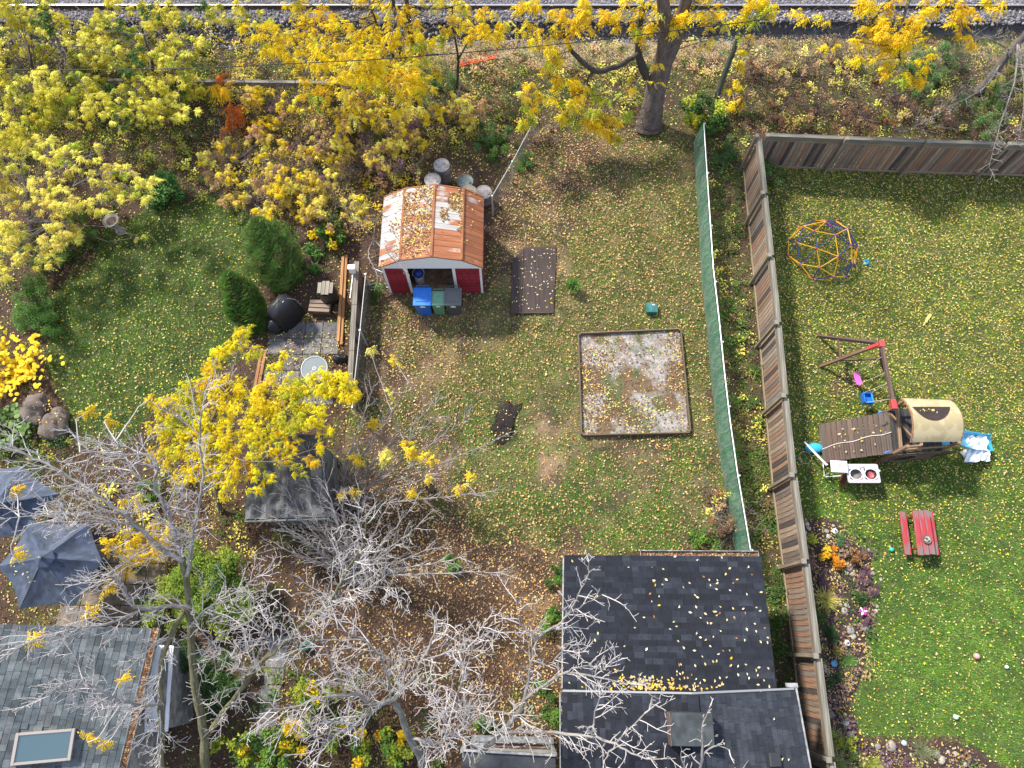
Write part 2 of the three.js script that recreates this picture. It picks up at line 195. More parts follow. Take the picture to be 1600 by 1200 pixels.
// ---------------------------------------------------------------- wooden board fences round the play lawn
const boardTones = [[0.30, 0.215, 0.165], [0.36, 0.265, 0.20], [0.22, 0.165, 0.135], [0.40, 0.235, 0.15], [0.29, 0.24, 0.205], [0.10, 0.08, 0.075], [0.37, 0.21, 0.14], [0.44, 0.33, 0.24]].map((c) => wood(...c));
const capGrey = wood(0.27, 0.255, 0.21), railTan = wood(0.36, 0.285, 0.19), postTan = wood(0.31, 0.26, 0.19), capDark = wood(0.25, 0.215, 0.175);
function boardFence(name, label, pts, face, postEvery, h, seed) { // face: +1 boards stand on the left of the run, posts and rails on the right
  const r = rng(seed), o = thing(name, label, 'fence', pts[0].clone()); const L = []; let tot = 0; for (let i = 1; i < pts.length; i++) { L.push(tot); tot += pts[i].distanceTo(pts[i - 1]); } L.push(tot);
  const at_ = (s) => { let i = 0; while (i < pts.length - 2 && s > L[i + 1]) i++; const p = pts[i].clone().lerp(pts[i + 1], (s - L[i]) / (L[i + 1] - L[i])); const d = pts[i + 1].clone().sub(pts[i]).normalize(); return [p.sub(pts[0]), d]; };
  const variants = [chamfer(0.138, h - 0.02, 0.02, 0.004), chamfer(0.132, h - 0.05, 0.02, 0.004), chamfer(0.14, h - 0.03, 0.022, 0.004)];
  for (let s = 0.09; s < tot - 0.05; s += 0.146) { const [p, d] = at_(s), n = V(-d.z, 0, d.x).multiplyScalar(-face); const b = part(o, 'board', variants[Math.floor(r() * 3)], boardTones[Math.floor(r() * boardTones.length)]); b.position.copy(p).add(n.multiplyScalar(0.075 + 0.006 * r())); b.position.y = h / 2 + 0.02 * (r() - 0.5); b.rotation.set(0, Math.atan2(-d.z, d.x), 0.016 * (r() - 0.5)); }
  const pg = chamfer(0.1, h + 0.12, 0.1, 0.01), pc = chamfer(0.15, 0.03, 0.15, 0.01); const nb = Math.round(tot / postEvery);
  for (let k = 0; k <= nb; k++) { const s = Math.min(tot - 0.02, Math.max(0.05, k * tot / nb)), [p, d] = at_(s), n = V(-d.z, 0, d.x).multiplyScalar(face); const q = part(o, 'post', pg, postTan); q.position.copy(p).add(n.clone().multiplyScalar(0.06)); q.position.y = (h + 0.12) / 2; q.rotation.y = Math.atan2(-d.z, d.x); const cpp = part(q, 'post_cap', pc, capGrey); cpp.position.y = (h + 0.12) / 2 + 0.015; 
    if (k < nb) { const s2 = (k + 1) * tot / nb - 0.02, [a, d1] = at_(s + 0.06), [b] = at_(s2 - 0.04); const n1 = V(-d1.z, 0, d1.x).multiplyScalar(face);
      for (const [y, w, t, m, off, nm] of [[0.16, 0.09, 0.04, railTan, 0, 'rail'], [h - 0.22, 0.09, 0.04, railTan, 0, 'rail']]) { const bm = new MB(); bm.beam(a.clone().setY(y), b.clone().setY(y), w, t); const g = bm.geo(); const q2 = part(o, nm, g, m); q2.position.copy(n1.clone().multiplyScalar(-0.035)); }
      const c1 = new MB(); c1.beam(a.clone().setY(h + 0.018), b.clone().setY(h + 0.018), 0.034, 0.15, 0); const q3 = part(o, 'cap_board', c1.geo(), capGrey); q3.position.copy(n1.clone().multiplyScalar(-0.06));
      const c2 = new MB(); c2.beam(a.clone().setY(h - 0.075), b.clone().setY(h - 0.075), 0.13, 0.03); const q4 = part(o, 'top_trim', c2.geo(), capDark); q4.position.copy(n1.clone().multiplyScalar(0.0)); } }
  return o;
}
const fc = P(1158, 266), side = [fc, P(1182, 525), P(1200, 740), P(1222, 912), P(1254, 1197), P(1272, 1330)];
boardFence('board_fence', 'long weathered board fence between the narrow strip and the play lawn', side, 1, 2.44, 1.82, 11);
boardFence('board_fence', 'weathered brown board fence across the back of the play lawn', [fc.clone().add(V(0.28, 0, -0.06)), P(1440, 275), P(1760, 283)], 1, 3.1, 1.78, 23);

// ---------------------------------------------------------------- wire fences
const galvDull = mat([0.42, 0.42, 0.42], { metalness: 0.4, roughness: 0.55 });
const galv = mat([0.62, 0.63, 0.64], { metalness: 0.6, roughness: 0.45 });
const screenTex = tex(512, (u, v) => { const w = 0.75 + 0.25 * Math.sin(u * 380) * Math.sin(v * 380), d = 0.15 + 0.7 * smooth(0.38, 0.72, wrapNoise(u, v, 16, 5, 10)), e = wrapNoise(u + 2, v, 40, 3); return [lerp(0.016, 0.26, d * 0.75) * w * (0.6 + e), lerp(0.20, 0.34, d * 0.75) * w * (0.6 + e), lerp(0.11, 0.28, d * 0.75) * w * (0.6 + e)]; });
{
  const pts = [[1085, 232], [1092, 350], [1098, 450], [1106, 525], [1113, 600], [1121, 675], [1131, 750], [1150, 868]].map(([x, y]) => P(x, y)); const h = 1.36;
  const o = thing('chain_link_fence', 'chain link fence hung with a faded green privacy screen beside the yard', 'fence', pts[0].clone()); const loc = pts.map((p) => p.clone().sub(pts[0]));
  const rail = new MB(); rail.tube(loc.map((p) => p.clone().setY(h)), 0.024, 8); rail.build(o, 'top_rail', galv);
  const cv = new THREE.CatmullRomCurve3(loc), N = 120, M = 8, pos = [], uv = [], idx = [];
  for (let i = 0; i <= N; i++) { const p = cv.getPointAt(i / N); for (let k = 0; k <= M; k++) { const y = k / M * (h - 0.03) + 0.02 * (1 - k / M) * noise(i, 3); pos.push(p.x - 0.03 - 0.09 * Math.sin(k / M * Math.PI) * (0.4 + noise(i * 0.35, k * 0.5)) , y, p.z); uv.push(i * 0.10, k / M * 0.35); } }
  for (let i = 0; i < N; i++) for (let k = 0; k < M; k++) { const a = i * (M + 1) + k; idx.push(a, a + 1, a + M + 1, a + 1, a + M + 2, a + M + 1); }
  const g = new THREE.BufferGeometry(); g.setAttribute('position', new THREE.Float32BufferAttribute(pos, 3)); g.setAttribute('uv', new THREE.Float32BufferAttribute(uv, 2)); g.setIndex(idx); g.computeVertexNormals();
  part(o, 'privacy_screen', g, new THREE.MeshPhysicalMaterial({ color: 0xffffff, map: screenTex, roughness: 0.8, transmission: 0.2, thickness: 0, transparent: true, opacity: 0.7 }));
  const pg = new THREE.CylinderGeometry(0.03, 0.03, h, 8); for (let k = 0; k <= 7; k++) { const p = cv.getPointAt(k / 7), q = part(o, 'post', pg, galv); q.position.set(p.x + 0.05, h / 2, p.z); }
}
const wireGrey = mat([0.22, 0.22, 0.215], { metalness: 0.5, roughness: 0.6 });
const meshGeo = (a, b, h, cell = 0.12, rr = 0.0024) => { const m = new MB(), d = b.clone().sub(a), L = d.length(), u = d.clone().normalize(); for (let s = -h; s < L; s += cell) for (const sg of [1, -1]) { let s0 = sg > 0 ? s : s + h, s1 = sg > 0 ? s + h : s, y0 = 0, y1 = h; const cut = (sa, ya, sb, yb) => { let A = [sa, ya], B = [sb, yb]; for (const [lim, sgn] of [[0, 1], [L, -1]]) { const fa = (A[0] - lim) * sgn, fb = (B[0] - lim) * sgn; if (fa < 0 && fb < 0) return null; if (fa < 0) { const t = fa / (fa - fb); A = [lim, lerp(A[1], B[1], t)]; } else if (fb < 0) { const t = fb / (fb - fa); B = [lim, lerp(B[1], A[1], t)]; } } return [A, B]; }; const c = cut(s0, y0, s1, y1); if (c) m.tube([a.clone().add(u.clone().multiplyScalar(c[0][0])).setY(c[0][1]), a.clone().add(u.clone().multiplyScalar(c[1][0])).setY(c[1][1])], rr, 3, false); } return m.geo(); };
function wireFence(name, label, pts, h, r = 0.015) {
  const o = thing(name, label, 'fence', pts[0].clone()), loc = pts.map((p) => p.clone().sub(pts[0])); const rail = new MB(); rail.tube(loc.map((p) => p.clone().setY(h)), r, 8); rail.build(o, 'top_rail', galvDull);
  loc.forEach((p, i) => { const q = part(o, 'post', new THREE.CylinderGeometry(0.03, 0.03, h + 0.06, 8), galv); q.position.set(p.x, (h + 0.06) / 2, p.z); if (i) part(o, 'wire_mesh', meshGeo(loc[i - 1], p, h), wireGrey); }); return o;
}
wireFence('chain_link_fence', 'bare chain link fence with white top rail left of the main yard', [P(582, 456), P(574, 540), P(566, 618), P(563, 655)], 1.2);
wireFence('chain_link_fence', 'short leaning chain link panel behind the shed by the drums', [P(770, 337), P(800, 285), P(833, 222)], 1.15);
{ // gate-like panel between the left fence and the shed
  const o = thing('wire_gate', 'small metal framed wire gate between left fence and red shed', 'gate', P(590, 445)), a = V(0.05, 0, 0), b = P(609, 452).sub(P(590, 445)); const f = new MB(); for (const y of [0.08, 1.15]) f.tube([a.clone().setY(y), b.clone().setY(y)], 0.02, 8); for (const p of [a, b]) f.tube([p.clone().setY(0.03), p.clone().setY(1.2)], 0.022, 8); f.build(o, 'frame', galv); part(o, 'wire_mesh', meshGeo(a, b, 1.15), galv);
}
{ // low plank fence with flat cap on the left line, with a white box on it
  const h = 1.0, A = P(567, 432), B = P(556, 640), o = thing('plank_fence', 'low grey plank fence with flat cap beside the orange planks', 'fence', A.clone()), d = B.clone().sub(A), L = d.length(), r = rng(31); const ang = Math.atan2(-d.z, d.x), u = d.clone().normalize();
  for (let s = 0.1; s < L; s += 0.2) { const b = part(o, 'board', chamfer(0.19, h, 0.022, 0.004), boardTones[[2, 5, 4, 1][Math.floor(r() * 4)]]); b.position.copy(u.clone().multiplyScalar(s)).setY(h / 2); b.rotation.y = ang; }
  for (let k = 0; k < 3; k++) { const c = new MB(); c.beam(u.clone().multiplyScalar(k * L / 3).setY(h + 0.02), u.clone().multiplyScalar((k + 1) * L / 3 - 0.01).setY(h + 0.02), 0.035, 0.17); const q = c.build(o, 'cap_board', wood(0.27, 0.24, 0.20)); }
  const bx = thing('utility_box', 'white electrical box on the low plank fence left of the shed', 'electrical box', P(552, 425, h + 0.04)); const wm = mat([0.72, 0.73, 0.74], { roughness: 0.5 }); const b1 = new MB(); b1.box(0, 0.16, 0, 0.2, 0.32, 0.14); b1.build(bx, 'case', wm); const b2 = new MB(); b2.box(0, 0.335, 0, 0.24, 0.02, 0.18); b2.build(bx, 'lid', wm); const b3 = new MB(); b3.tube([V(0, 0.02, 0.1), V(-0.01, 0.02, 0.6), V(-0.02, 0.02, 1.0)], 0.02, 8); b3.build(bx, 'conduit', galv);
}

// ---------------------------------------------------------------- shingled roofs
const shingleMap = at(T.granule, 1.6, 1.6);
const shTones = (list) => list.map((c) => mat(c, { map: shingleMap, bumpMap: T.speckB, bumpScale: 0.006, roughness: 0.95 }));
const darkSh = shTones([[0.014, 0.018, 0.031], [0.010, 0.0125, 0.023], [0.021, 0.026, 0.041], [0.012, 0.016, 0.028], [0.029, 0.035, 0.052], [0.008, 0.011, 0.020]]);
const greySh = shTones([[0.125, 0.15, 0.165], [0.095, 0.12, 0.135], [0.175, 0.20, 0.215], [0.11, 0.135, 0.155], [0.075, 0.095, 0.108], [0.14, 0.155, 0.17]]);
const tabGeo = new THREE.BoxGeometry(1, 1, 1);
// eaveL, eaveR, ridgeR, ridgeL in world; tabs laid from the eave up; returns list of {matrix, mat}
function shingleTabs(eL, eR, rR, rL, expo, tabW, mats, r) {
  const out = [], upL = rL.clone().sub(eL), n = Math.max(1, Math.round(upL.length() / expo)); const nor = eR.clone().sub(eL).cross(upL).normalize(); if (nor.y < 0) nor.negate();
  for (let k = 0; k < n; k++) {
    const a = eL.clone().lerp(rL, k / n), b = eR.clone().lerp(rR, k / n), W = a.distanceTo(b), U = b.clone().sub(a).normalize(), up = nor.clone().cross(U).normalize(); if (up.dot(upL) < 0) up.negate(); const rowH = upL.length() / n; let s = -tabW * r();
    while (s < W - 0.02) { const w = tabW * (0.55 + 0.9 * r()), s0 = Math.max(0.002, s), s1 = Math.min(W - 0.002, s + w - 0.006); s += w; if (s1 - s0 < 0.03) continue; const lift = 0.010 + 0.004 * r();
      const bx = U.clone().multiplyScalar(s1 - s0), by = up.clone().multiplyScalar(rowH + 0.02).add(nor.clone().multiplyScalar(-lift * 0.75)), bz = nor.clone().multiplyScalar(0.007); const flip = U.clone().cross(up).dot(nor) < 0; if (flip) bx.negate();
      const m = new THREE.Matrix4().makeBasis(bx, by, bz); m.setPosition(a.clone().add(U.clone().multiplyScalar((s0 + s1) / 2)).add(up.clone().multiplyScalar(rowH / 2 + 0.003)).add(nor.clone().multiplyScalar(lift + 0.004))); out.push({ m, mat: mats[Math.floor(r() * mats.length * 0.999)], w: (s1 - s0) });
    } }
  return out;
}
function layTabs(parent, tabs, origin, most, nearest) { // the largest in view as parts, the rest joined
  tabs.sort((a, b) => nearest(b) - nearest(a)); const sh = new THREE.Matrix4().makeTranslation(-origin.x, -origin.y, -origin.z); const rest = new Map();
  tabs.forEach((t, i) => { const m = sh.clone().multiply(t.m); if (i < most) { const g = tabGeo.clone().applyMatrix4(m); uvPlane(g); part(parent, 'shingle', g, t.mat); } else { if (!rest.has(t.mat)) rest.set(t.mat, []); const g = tabGeo.clone().applyMatrix4(m); uvPlane(g); rest.get(t.mat).push(g); } });
  for (const [mt, gs] of rest) tag(part(parent, 'shingles', mergeGeometries(gs), mt), null, null, null, 'stuff');
}
function uvPlane(g) { const p = g.attributes.position, u = g.attributes.uv; for (let i = 0; i < p.count; i++) u.setXY(i, p.getX(i) + p.getY(i) * 0.5, p.getZ(i) + p.getY(i) * 0.5); }
const deck = (A, B, C, D, o, t = 0.05) => { const m = new MB(), q = [A, B, C, D].map((p) => p.clone().sub(o)); const n = q[1].clone().sub(q[0]).cross(q[3].clone().sub(q[0])).normalize(); if (n.y < 0) n.negate(); const lo = q.map((p) => p.clone().add(n.clone().multiplyScalar(-t))); m.add(quadGeo(...q)); m.add(quadGeo(...lo)); for (let i = 0; i < 4; i++) { const j = (i + 1) % 4; m.add(quadGeo(q[i], q[j], lo[j], lo[i])); } return m.geo(); };
const white = mat([0.40, 0.41, 0.42], { roughness: 0.5, map: at(T.dirt, 1.5) }), siding = mat([0.5, 0.49, 0.46], { roughness: 0.8, map: T.dirt });
const deckDark = mat([0.03, 0.032, 0.037], { roughness: 0.9 });
const box8 = (m, A, B, C, D, y0, y1) => { const lo = [A, B, C, D].map((p) => p.clone().setY(y0)), hi = [A, B, C, D].map((p) => p.clone().setY(y1)); m.add(quadGeo(...hi)); for (let i = 0; i < 4; i++) { const j = (i + 1) % 4; m.add(quadGeo(lo[i], lo[j], hi[j], hi[i])); } return m; };
{ // the house at lower right: low rear roof, main gable behind it
  const eL = P(882, 868, 2.45), eR = P(1189, 870, 2.45), jL = P(880, 1076, 3.0), jR = P(1214, 1081, 3.0); const o = eL.clone().setY(0), r = rng(41);
  const hs = thing('bungalow', 'dark shingled bungalow roof with low rear wing beside the board fence', 'house', o);
  const dk = part(hs, 'rear_roof', deck(eL, eR, jR, jL, o, 0.12), deckDark);
  const w1 = new MB(); { const s = 0.3; const a = eL.clone().add(V(s, 0, s)).sub(o), b = eR.clone().add(V(-s, 0, s)).sub(o), c = jR.clone().add(V(-s, 0, -0.05)).sub(o), d = jL.clone().add(V(s, 0, -0.05)).sub(o); box8(w1, a, b, c, d, 0, 2.3); } w1.build(hs, 'wall', siding);
  // main gable, ridge along the depth of the plot
  const mL0 = P(879, 1082, 2.95), mR0 = P(1241, 1079, 2.95), ridge0 = P(1082, 1086, 3.85), D = 7.5; const back = (p, dx) => p.clone().add(V(dx * D, 0, D)); const mL1 = back(mL0, -0.02), mR1 = back(mR0, 0.055), ridge1 = back(ridge0, 0.018);
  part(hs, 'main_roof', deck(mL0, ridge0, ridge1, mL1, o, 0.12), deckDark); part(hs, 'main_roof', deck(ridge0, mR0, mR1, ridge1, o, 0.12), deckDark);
  const w2 = new MB(); box8(w2, mL0.clone().add(V(0.3, 0, 0.25)).sub(o), mR0.clone().add(V(-0.3, 0, 0.25)).sub(o), mR1.clone().add(V(-0.3, 0, -0.2)).sub(o), mL1.clone().add(V(0.3, 0, -0.2)).sub(o), 0, 2.75); w2.build(hs, 'wall', siding);
  const gb = new MB(); gb.add(quadGeo(mL0.clone().add(V(0.3, -0.15, 0.25)).sub(o), mR0.clone().add(V(-0.3, -0.15, 0.25)).sub(o), ridge0.clone().add(V(0.05, -0.14, 0.25)).sub(o), ridge0.clone().add(V(-0.05, -0.14, 0.25)).sub(o))); gb.build(hs, 'gable', siding);
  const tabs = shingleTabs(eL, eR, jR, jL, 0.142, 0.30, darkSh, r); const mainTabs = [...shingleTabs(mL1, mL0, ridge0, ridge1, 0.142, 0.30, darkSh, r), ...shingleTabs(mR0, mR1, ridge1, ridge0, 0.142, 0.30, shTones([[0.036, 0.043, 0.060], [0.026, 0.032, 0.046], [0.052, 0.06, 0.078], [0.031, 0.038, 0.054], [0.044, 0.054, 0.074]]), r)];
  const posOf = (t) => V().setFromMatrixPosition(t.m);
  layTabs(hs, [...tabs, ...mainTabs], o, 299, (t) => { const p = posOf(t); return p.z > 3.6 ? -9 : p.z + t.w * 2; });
  const rc = new MB(); for (let k = 0; k < 24; k++) { const p = ridge0.clone().lerp(ridge1, k / 24).sub(o); rc.box(p.x, p.y + 0.02, p.z + 0.16, 0.26, 0.012, 0.33, 0.03); } rc.build(hs, 'ridge_cap', darkSh[2]);
  const fl = new MB(); fl.beam(mL0.clone().add(V(0, 0.005, -0.04)).sub(o), ridge0.clone().add(V(0, 0.03, -0.04)).sub(o), 0.04, 0.05); fl.beam(ridge0.clone().add(V(0, 0.03, -0.04)).sub(o), mR0.clone().add(V(0, 0.005, -0.04)).sub(o), 0.04, 0.05); fl.build(hs, 'rake_trim', mat([0.24, 0.25, 0.27], { roughness: 0.5 }));
  const ft = new MB(); ft.beam(mR0.clone().add(V(0.05, -0.03, -0.1)).sub(o), mR1.clone().add(V(0.05, -0.03, 0)).sub(o), 0.12, 0.04); ft.beam(mR0.clone().add(V(-0.18, -0.02, -0.12)).sub(o), mR0.clone().add(V(0.1, -0.02, -0.12)).sub(o), 0.1, 0.1); ft.build(hs, 'fascia', white);
  const f3 = new MB(); f3.beam(eL.clone().add(V(-0.03, -0.02, 0.05)).sub(o), jL.clone().add(V(-0.03, -0.02, 0)).sub(o), 0.1, 0.035); f3.beam(mL0.clone().add(V(-0.06, -0.06, 0)).sub(o), mL1.clone().add(V(-0.06, -0.06, 0)).sub(o), 0.09, 0.03); f3.build(hs, 'fascia', white);
  // open gutter along the far eave, full of leaves
  const g0 = P(1000, 860, 2.36).sub(o), g1 = P(1183, 862, 2.36).sub(o); g0.z = lerp(eL.z, eR.z, 0.4) - o.z - 0.075; g1.z = eR.z - o.z - 0.075; const gt = new MB(); const gd = g1.clone().sub(g0), L = gd.length(), gy = Math.atan2(-gd.z, gd.x), gm = g0.clone().add(g1).multiplyScalar(0.5);
  for (const [dy, dz, h, d] of [[0, 0, 0.01, 0.13], [0.055, -0.066, 0.11, 0.008], [0.04, 0.062, 0.09, 0.006]]) gt.box(gm.x, gm.y + dy, gm.z + dz, L, h, d, 0, gy, 0, 0.002); gt.box(gm.x, gm.y + 0.112, gm.z - 0.07, L, 0.014, 0.022, 0, gy); for (const e of [g0, g1]) gt.box(e.x, e.y + 0.05, e.z, 0.01, 0.11, 0.13, 0, gy, 0, 0.002); gt.build(hs, 'gutter', white);
 
  // flat box on the ridge and a dark vent
  const bx = P(1080, 1139, 4.0).sub(o), vb = new MB(); vb.box(bx.x, 3.98, bx.z, 0.95, 0.34, 0.68, 0, -0.02, 0, 0.015); const vbm = vb.build(hs, 'roof_box', mat([0.07, 0.085, 0.09], { roughness: 0.7, map: T.dirt })); const rim = new MB(); rim.box(bx.x - 0.49, 3.96, bx.z, 0.03, 0.32, 0.68, 0, -0.02); rim.build(vbm, 'rusty_edge', mat([0.12, 0.085, 0.075]));
  const v2 = P(1212, 1188, 3.4).sub(o), vn = new MB(); vn.box(v2.x, 3.28, v2.z, 0.3, 0.16, 0.3, 0, 0, -0.25, 0.02); vn.build(hs, 'roof_vent', mat([0.03, 0.03, 0.035], { roughness: 0.5 }));
  scene.userData.rearRoof = [eL, eR, jR, jL]; scene.userData.mainRoof = [mR0, mR1, ridge1, ridge0]; scene.userData.gutterR = [g0.clone().add(o), g1.clone().add(o)];
}
{ // house at lower left: one slope falling to the right, skylight, gutter full of leaves
  const e0 = P(238, 982, 2.6), e1 = P(180, 1230, 2.6), D = 5.6; const up = V(-D, 1.9, 0); const r0 = e0.clone().add(up), r1 = e1.clone().add(up); { const k = P(0, 972, 3.6); r0.z = lerp(e0.z, k.z, 1.1); } const o = e0.clone().setY(0), r = rng(43);
  const hs = thing('bungalow', 'grey blue shingled house roof with a skylight at lower left', 'house', o);
  part(hs, 'roof', deck(e1, e0, r0, r1, o, 0.12), mat([0.10, 0.115, 0.125], { roughness: 0.9 }));
  const w = new MB(); box8(w, e0.clone().add(V(-0.35, 0, 0.25)).sub(o), e1.clone().add(V(-0.35, 0, 0)).sub(o), r1.clone().sub(o), r0.clone().add(V(0, 0, 0.25)).sub(o), 0, 2.55); w.build(hs, 'wall', siding);
  const tabs = shingleTabs(e1, e0, r0, r1, 0.155, 0.27, greySh, r); const sk = [P(22, 1147, 3.6), P(100, 1143, 3.35)]; const S0 = P(58, 1169, 3.5);
  const slope = up.y / D, yAt = (x) => 2.6 + (e0.x - x) * slope;
  layTabs(hs, tabs.filter((t) => { const p = V().setFromMatrixPosition(t.m); return !(Math.abs(p.x - S0.x) < 0.58 && Math.abs(p.z - S0.z) < 0.33); }), o, 299, (t) => { const p = V().setFromMatrixPosition(t.m); return p.z > 3.2 || p.x < -13.2 ? -9 : 5 - Math.abs(p.x + 11.2) * 0.3; });
  // skylight
  const slant = Math.atan(slope), sky = new THREE.Group(); sky.name = 'skylight'; hs.add(sky); sky.position.set(S0.x - o.x, yAt(S0.x) + 0.06, S0.z - o.z); sky.rotation.set(0, 0.05, -slant);
  const fr = new MB(); for (const s of [-1, 1]) { fr.box(s * 0.57, 0, 0, 0.07, 0.14, 0.68); fr.box(0, 0, s * 0.31, 1.07, 0.14, 0.06); } fr.build(sky, 'frame', mat([0.38, 0.34, 0.31], { roughness: 0.45, metalness: 0.3 }));
  const gl = new THREE.BoxGeometry(1.07, 0.012, 0.56); const gm = part(sky, 'pane', gl, new THREE.MeshPhysicalMaterial({ color: col(0.02, 0.07, 0.09), roughness: 0.03, metalness: 0.0, ior: 2.2, clearcoat: 1, clearcoatRoughness: 0.03 })); gm.position.y = 0.03;
  // gutter
  const g0 = e0.clone().add(V(0.09, -0.07, 0)).sub(o), g1 = e1.clone().add(V(0.09, -0.07, 0)).sub(o), gt = new MB(), gd = g1.clone().sub(g0), L = gd.length(), gm2 = g0.clone().add(g1).multiplyScalar(0.5), gy = Math.atan2(-gd.z, gd.x); for (const [dy, dz, hh, d] of [[0, 0, 0.01, 0.2], [0.06, -0.1, 0.12, 0.008], [0.05, 0.1, 0.11, 0.012]]) gt.box(gm2.x + dz * Math.sin(gy), gm2.y + dy, gm2.z + dz * Math.cos(gy), L, hh, d, 0, gy, 0, 0.002); gt.build(hs, 'gutter', white);
  scene.userData.gutterL = [g0.clone().add(o), g1.clone().add(o)]; scene.userData.roofL = [e1, e0, r0, r1];
}
{ // white sheeted shelves below the left gutter
  const o = thing('sheeted_cabinet', 'white plastic sheeted cabinet with small black mark below the left gutter', 'cabinet', P(240, 1085)); const h = 1.7, q = [[238, 1010], [264, 1012], [256, 1140], [232, 1140]].map(([x, y]) => P(x, y, h).setY(0).sub(o.position)); const m = new MB(); box8(m, q[0], q[1], q[2], q[3], 0, h); m.build(o, 'body', mat([0.36, 0.35, 0.34], { map: T.dirt }));
  const N = 14, top = quadGeo(q[0].clone().setY(h + 0.03).add(V(-0.08, 0, -0.05)), q[1].clone().setY(h + 0.03).add(V(0.1, -0.06, -0.05)), q[2].clone().setY(h + 0.03).add(V(0.1, -0.06, 0.05)), q[3].clone().setY(h + 0.03).add(V(-0.08, 0, 0.05)), N), p = top.attributes.position; for (let i = 0; i < p.count; i++) p.setY(i, p.getY(i) + 0.10 * (fbm(p.getX(i) * 4, p.getZ(i) * 3, 3) - 0.5)); top.computeVertexNormals(); const sh = part(o, 'sheet', top, mat([0.72, 0.74, 0.78], { roughness: 0.45 }));
  const s = new THREE.Shape(); [[-0.09, -0.1], [0.08, 0], [-0.09, 0.1]].forEach(([x, y], i) => i ? s.lineTo(x, y) : s.moveTo(x, y)); s.closePath(); const ho = new THREE.Path(); [[-0.06, -0.05], [0.03, 0], [-0.06, 0.05]].forEach(([x, y], i) => i ? ho.lineTo(x, y) : ho.moveTo(x, y)); s.holes.push(ho); const eg = new THREE.ExtrudeGeometry(s, { depth: 0.006, bevelEnabled: false }); eg.rotateX(-Math.PI / 2); const mk = part(sh, 'mark', eg, mat([0.01, 0.01, 0.012])); const mp = P(236, 1127, h + 0.06).sub(o.position); mk.position.copy(mp).setY(h + 0.075);
}
{ // small dark garden shed roof under the yellow tree
  const q = [P(392, 682, 2.1), P(508, 680, 2.1), P(514, 808, 2.1), P(384, 812, 2.1)], ridge = [P(449, 678, 2.5), P(449, 810, 2.5)], o = q[0].clone().setY(0), hs = thing('garden_shed', 'small dark grey roofed garden shed under bare branches and yellow leaves', 'shed', o), r = rng(47);
  const ss = shTones([[0.10, 0.105, 0.12], [0.15, 0.155, 0.17], [0.07, 0.075, 0.085]]); part(hs, 'roof', deck(q[0], ridge[0], ridge[1], q[3], o, 0.06), ss[2]); part(hs, 'roof', deck(ridge[0], q[1], q[2], ridge[1], o, 0.06), ss[2]);
  layTabs(hs, [...shingleTabs(q[3], q[0], ridge[0], ridge[1], 0.16, 0.4, ss, r), ...shingleTabs(q[1], q[2], ridge[1], ridge[0], 0.16, 0.4, ss, r)], o, 250, (t) => t.w);
  const w = new MB(); box8(w, ...q.map((p, i) => p.clone().sub(o).add(V(i === 1 || i === 2 ? -0.15 : 0.15, 0, i < 2 ? 0.15 : -0.15))), 0, 2.02); w.build(hs, 'wall', mat([0.20, 0.21, 0.22], { map: T.dirt })); const f = new MB(); f.beam(q[3].clone().sub(o).add(V(0, -0.05, 0.05)), ridge[1].clone().sub(o).add(V(0, -0.05, 0.05)), 0.16, 0.04); f.beam(ridge[1].clone().sub(o).add(V(0, -0.05, 0.05)), q[2].clone().sub(o).add(V(0, -0.05, 0.05)), 0.16, 0.04); f.build(hs, 'fascia', mat([0.12, 0.135, 0.13]));
}
{ // porch roof and white planter at the bottom edge
  const h = 2.4, q = [[722, 1174], [868, 1182], [870, 1330], [722, 1330]].map(([x, y]) => P(x, y, h)), o = q[0].clone().setY(0), pr = thing('porch', 'flat dark porch roof with white edge at the bottom of the picture', 'porch', o); const m = deck(q[0], q[1], q[2], q[3], o, 0.1); part(pr, 'roof', m, mat([0.06, 0.064, 0.075], { map: T.granule, roughness: 0.8 })); const f = new MB(); f.beam(q[0].clone().sub(o).add(V(0, 0.02, -0.03)), q[1].clone().sub(o).add(V(0, 0.02, -0.03)), 0.12, 0.05); f.build(pr, 'edge_trim', white); for (const p of q) { const b = new MB(); const l = p.clone().sub(o); b.box(l.x, 1.14, l.z, 0.1, 2.28, 0.1); b.build(pr, 'post', white); }
  const bn = thing('slatted_bench', 'white topped bench with weathered brown slats beside the porch roof', 'bench', P(800, 1165)); const d = P(868, 1162, 1).sub(P(735, 1158, 1)), L = d.length() * 0.97, a = Math.atan2(-d.z, d.x); bn.rotation.y = a; bn.position.copy(P(801, 1163, 0.9)).setY(0); const wt = new MB(); wt.box(0, 0.92, -0.12, L, 0.04, 0.16); wt.build(bn, 'top_board', white); const cb = new MB(); cb.box(-L / 2 + 0.19, 0.88, 0.08, 0.38, 0.03, 0.24); cb.build(bn, 'side_panel', white); for (let k = 0; k < 3; k++) { const s = new MB(); s.box(0.2, 0.78 + 0.0 * k, 0.05 + 0.11 * k, L - 0.4, 0.03, 0.085); s.build(bn, 'slat', [wood(0.25, 0.17, 0.14), wood(0.4, 0.38, 0.36), wood(0.22, 0.18, 0.16)][k]); } for (const s of [-1, 1]) { const lg = new MB(); lg.box(s * (L / 2 - 0.06), 0.38, 0.05, 0.06, 0.76, 0.4); lg.build(bn, 'leg', white); }
  const pl = thing('post', 'thin black metal post standing in leaf litter left of the bench', 'post', P(738, 1152)); const pp = new MB(); pp.tube([V(0, 0, 0), V(0, 1.5, 0)], 0.035, 8); pp.build(pl, 'shaft', mat([0.02, 0.02, 0.022], { roughness: 0.5 })); const pc2 = new MB(); pc2.box(0, 1.51, 0, 0.1, 0.03, 0.1); pc2.build(pl, 'cap', mat([0.02, 0.02, 0.022], { roughness: 0.5 }));
}
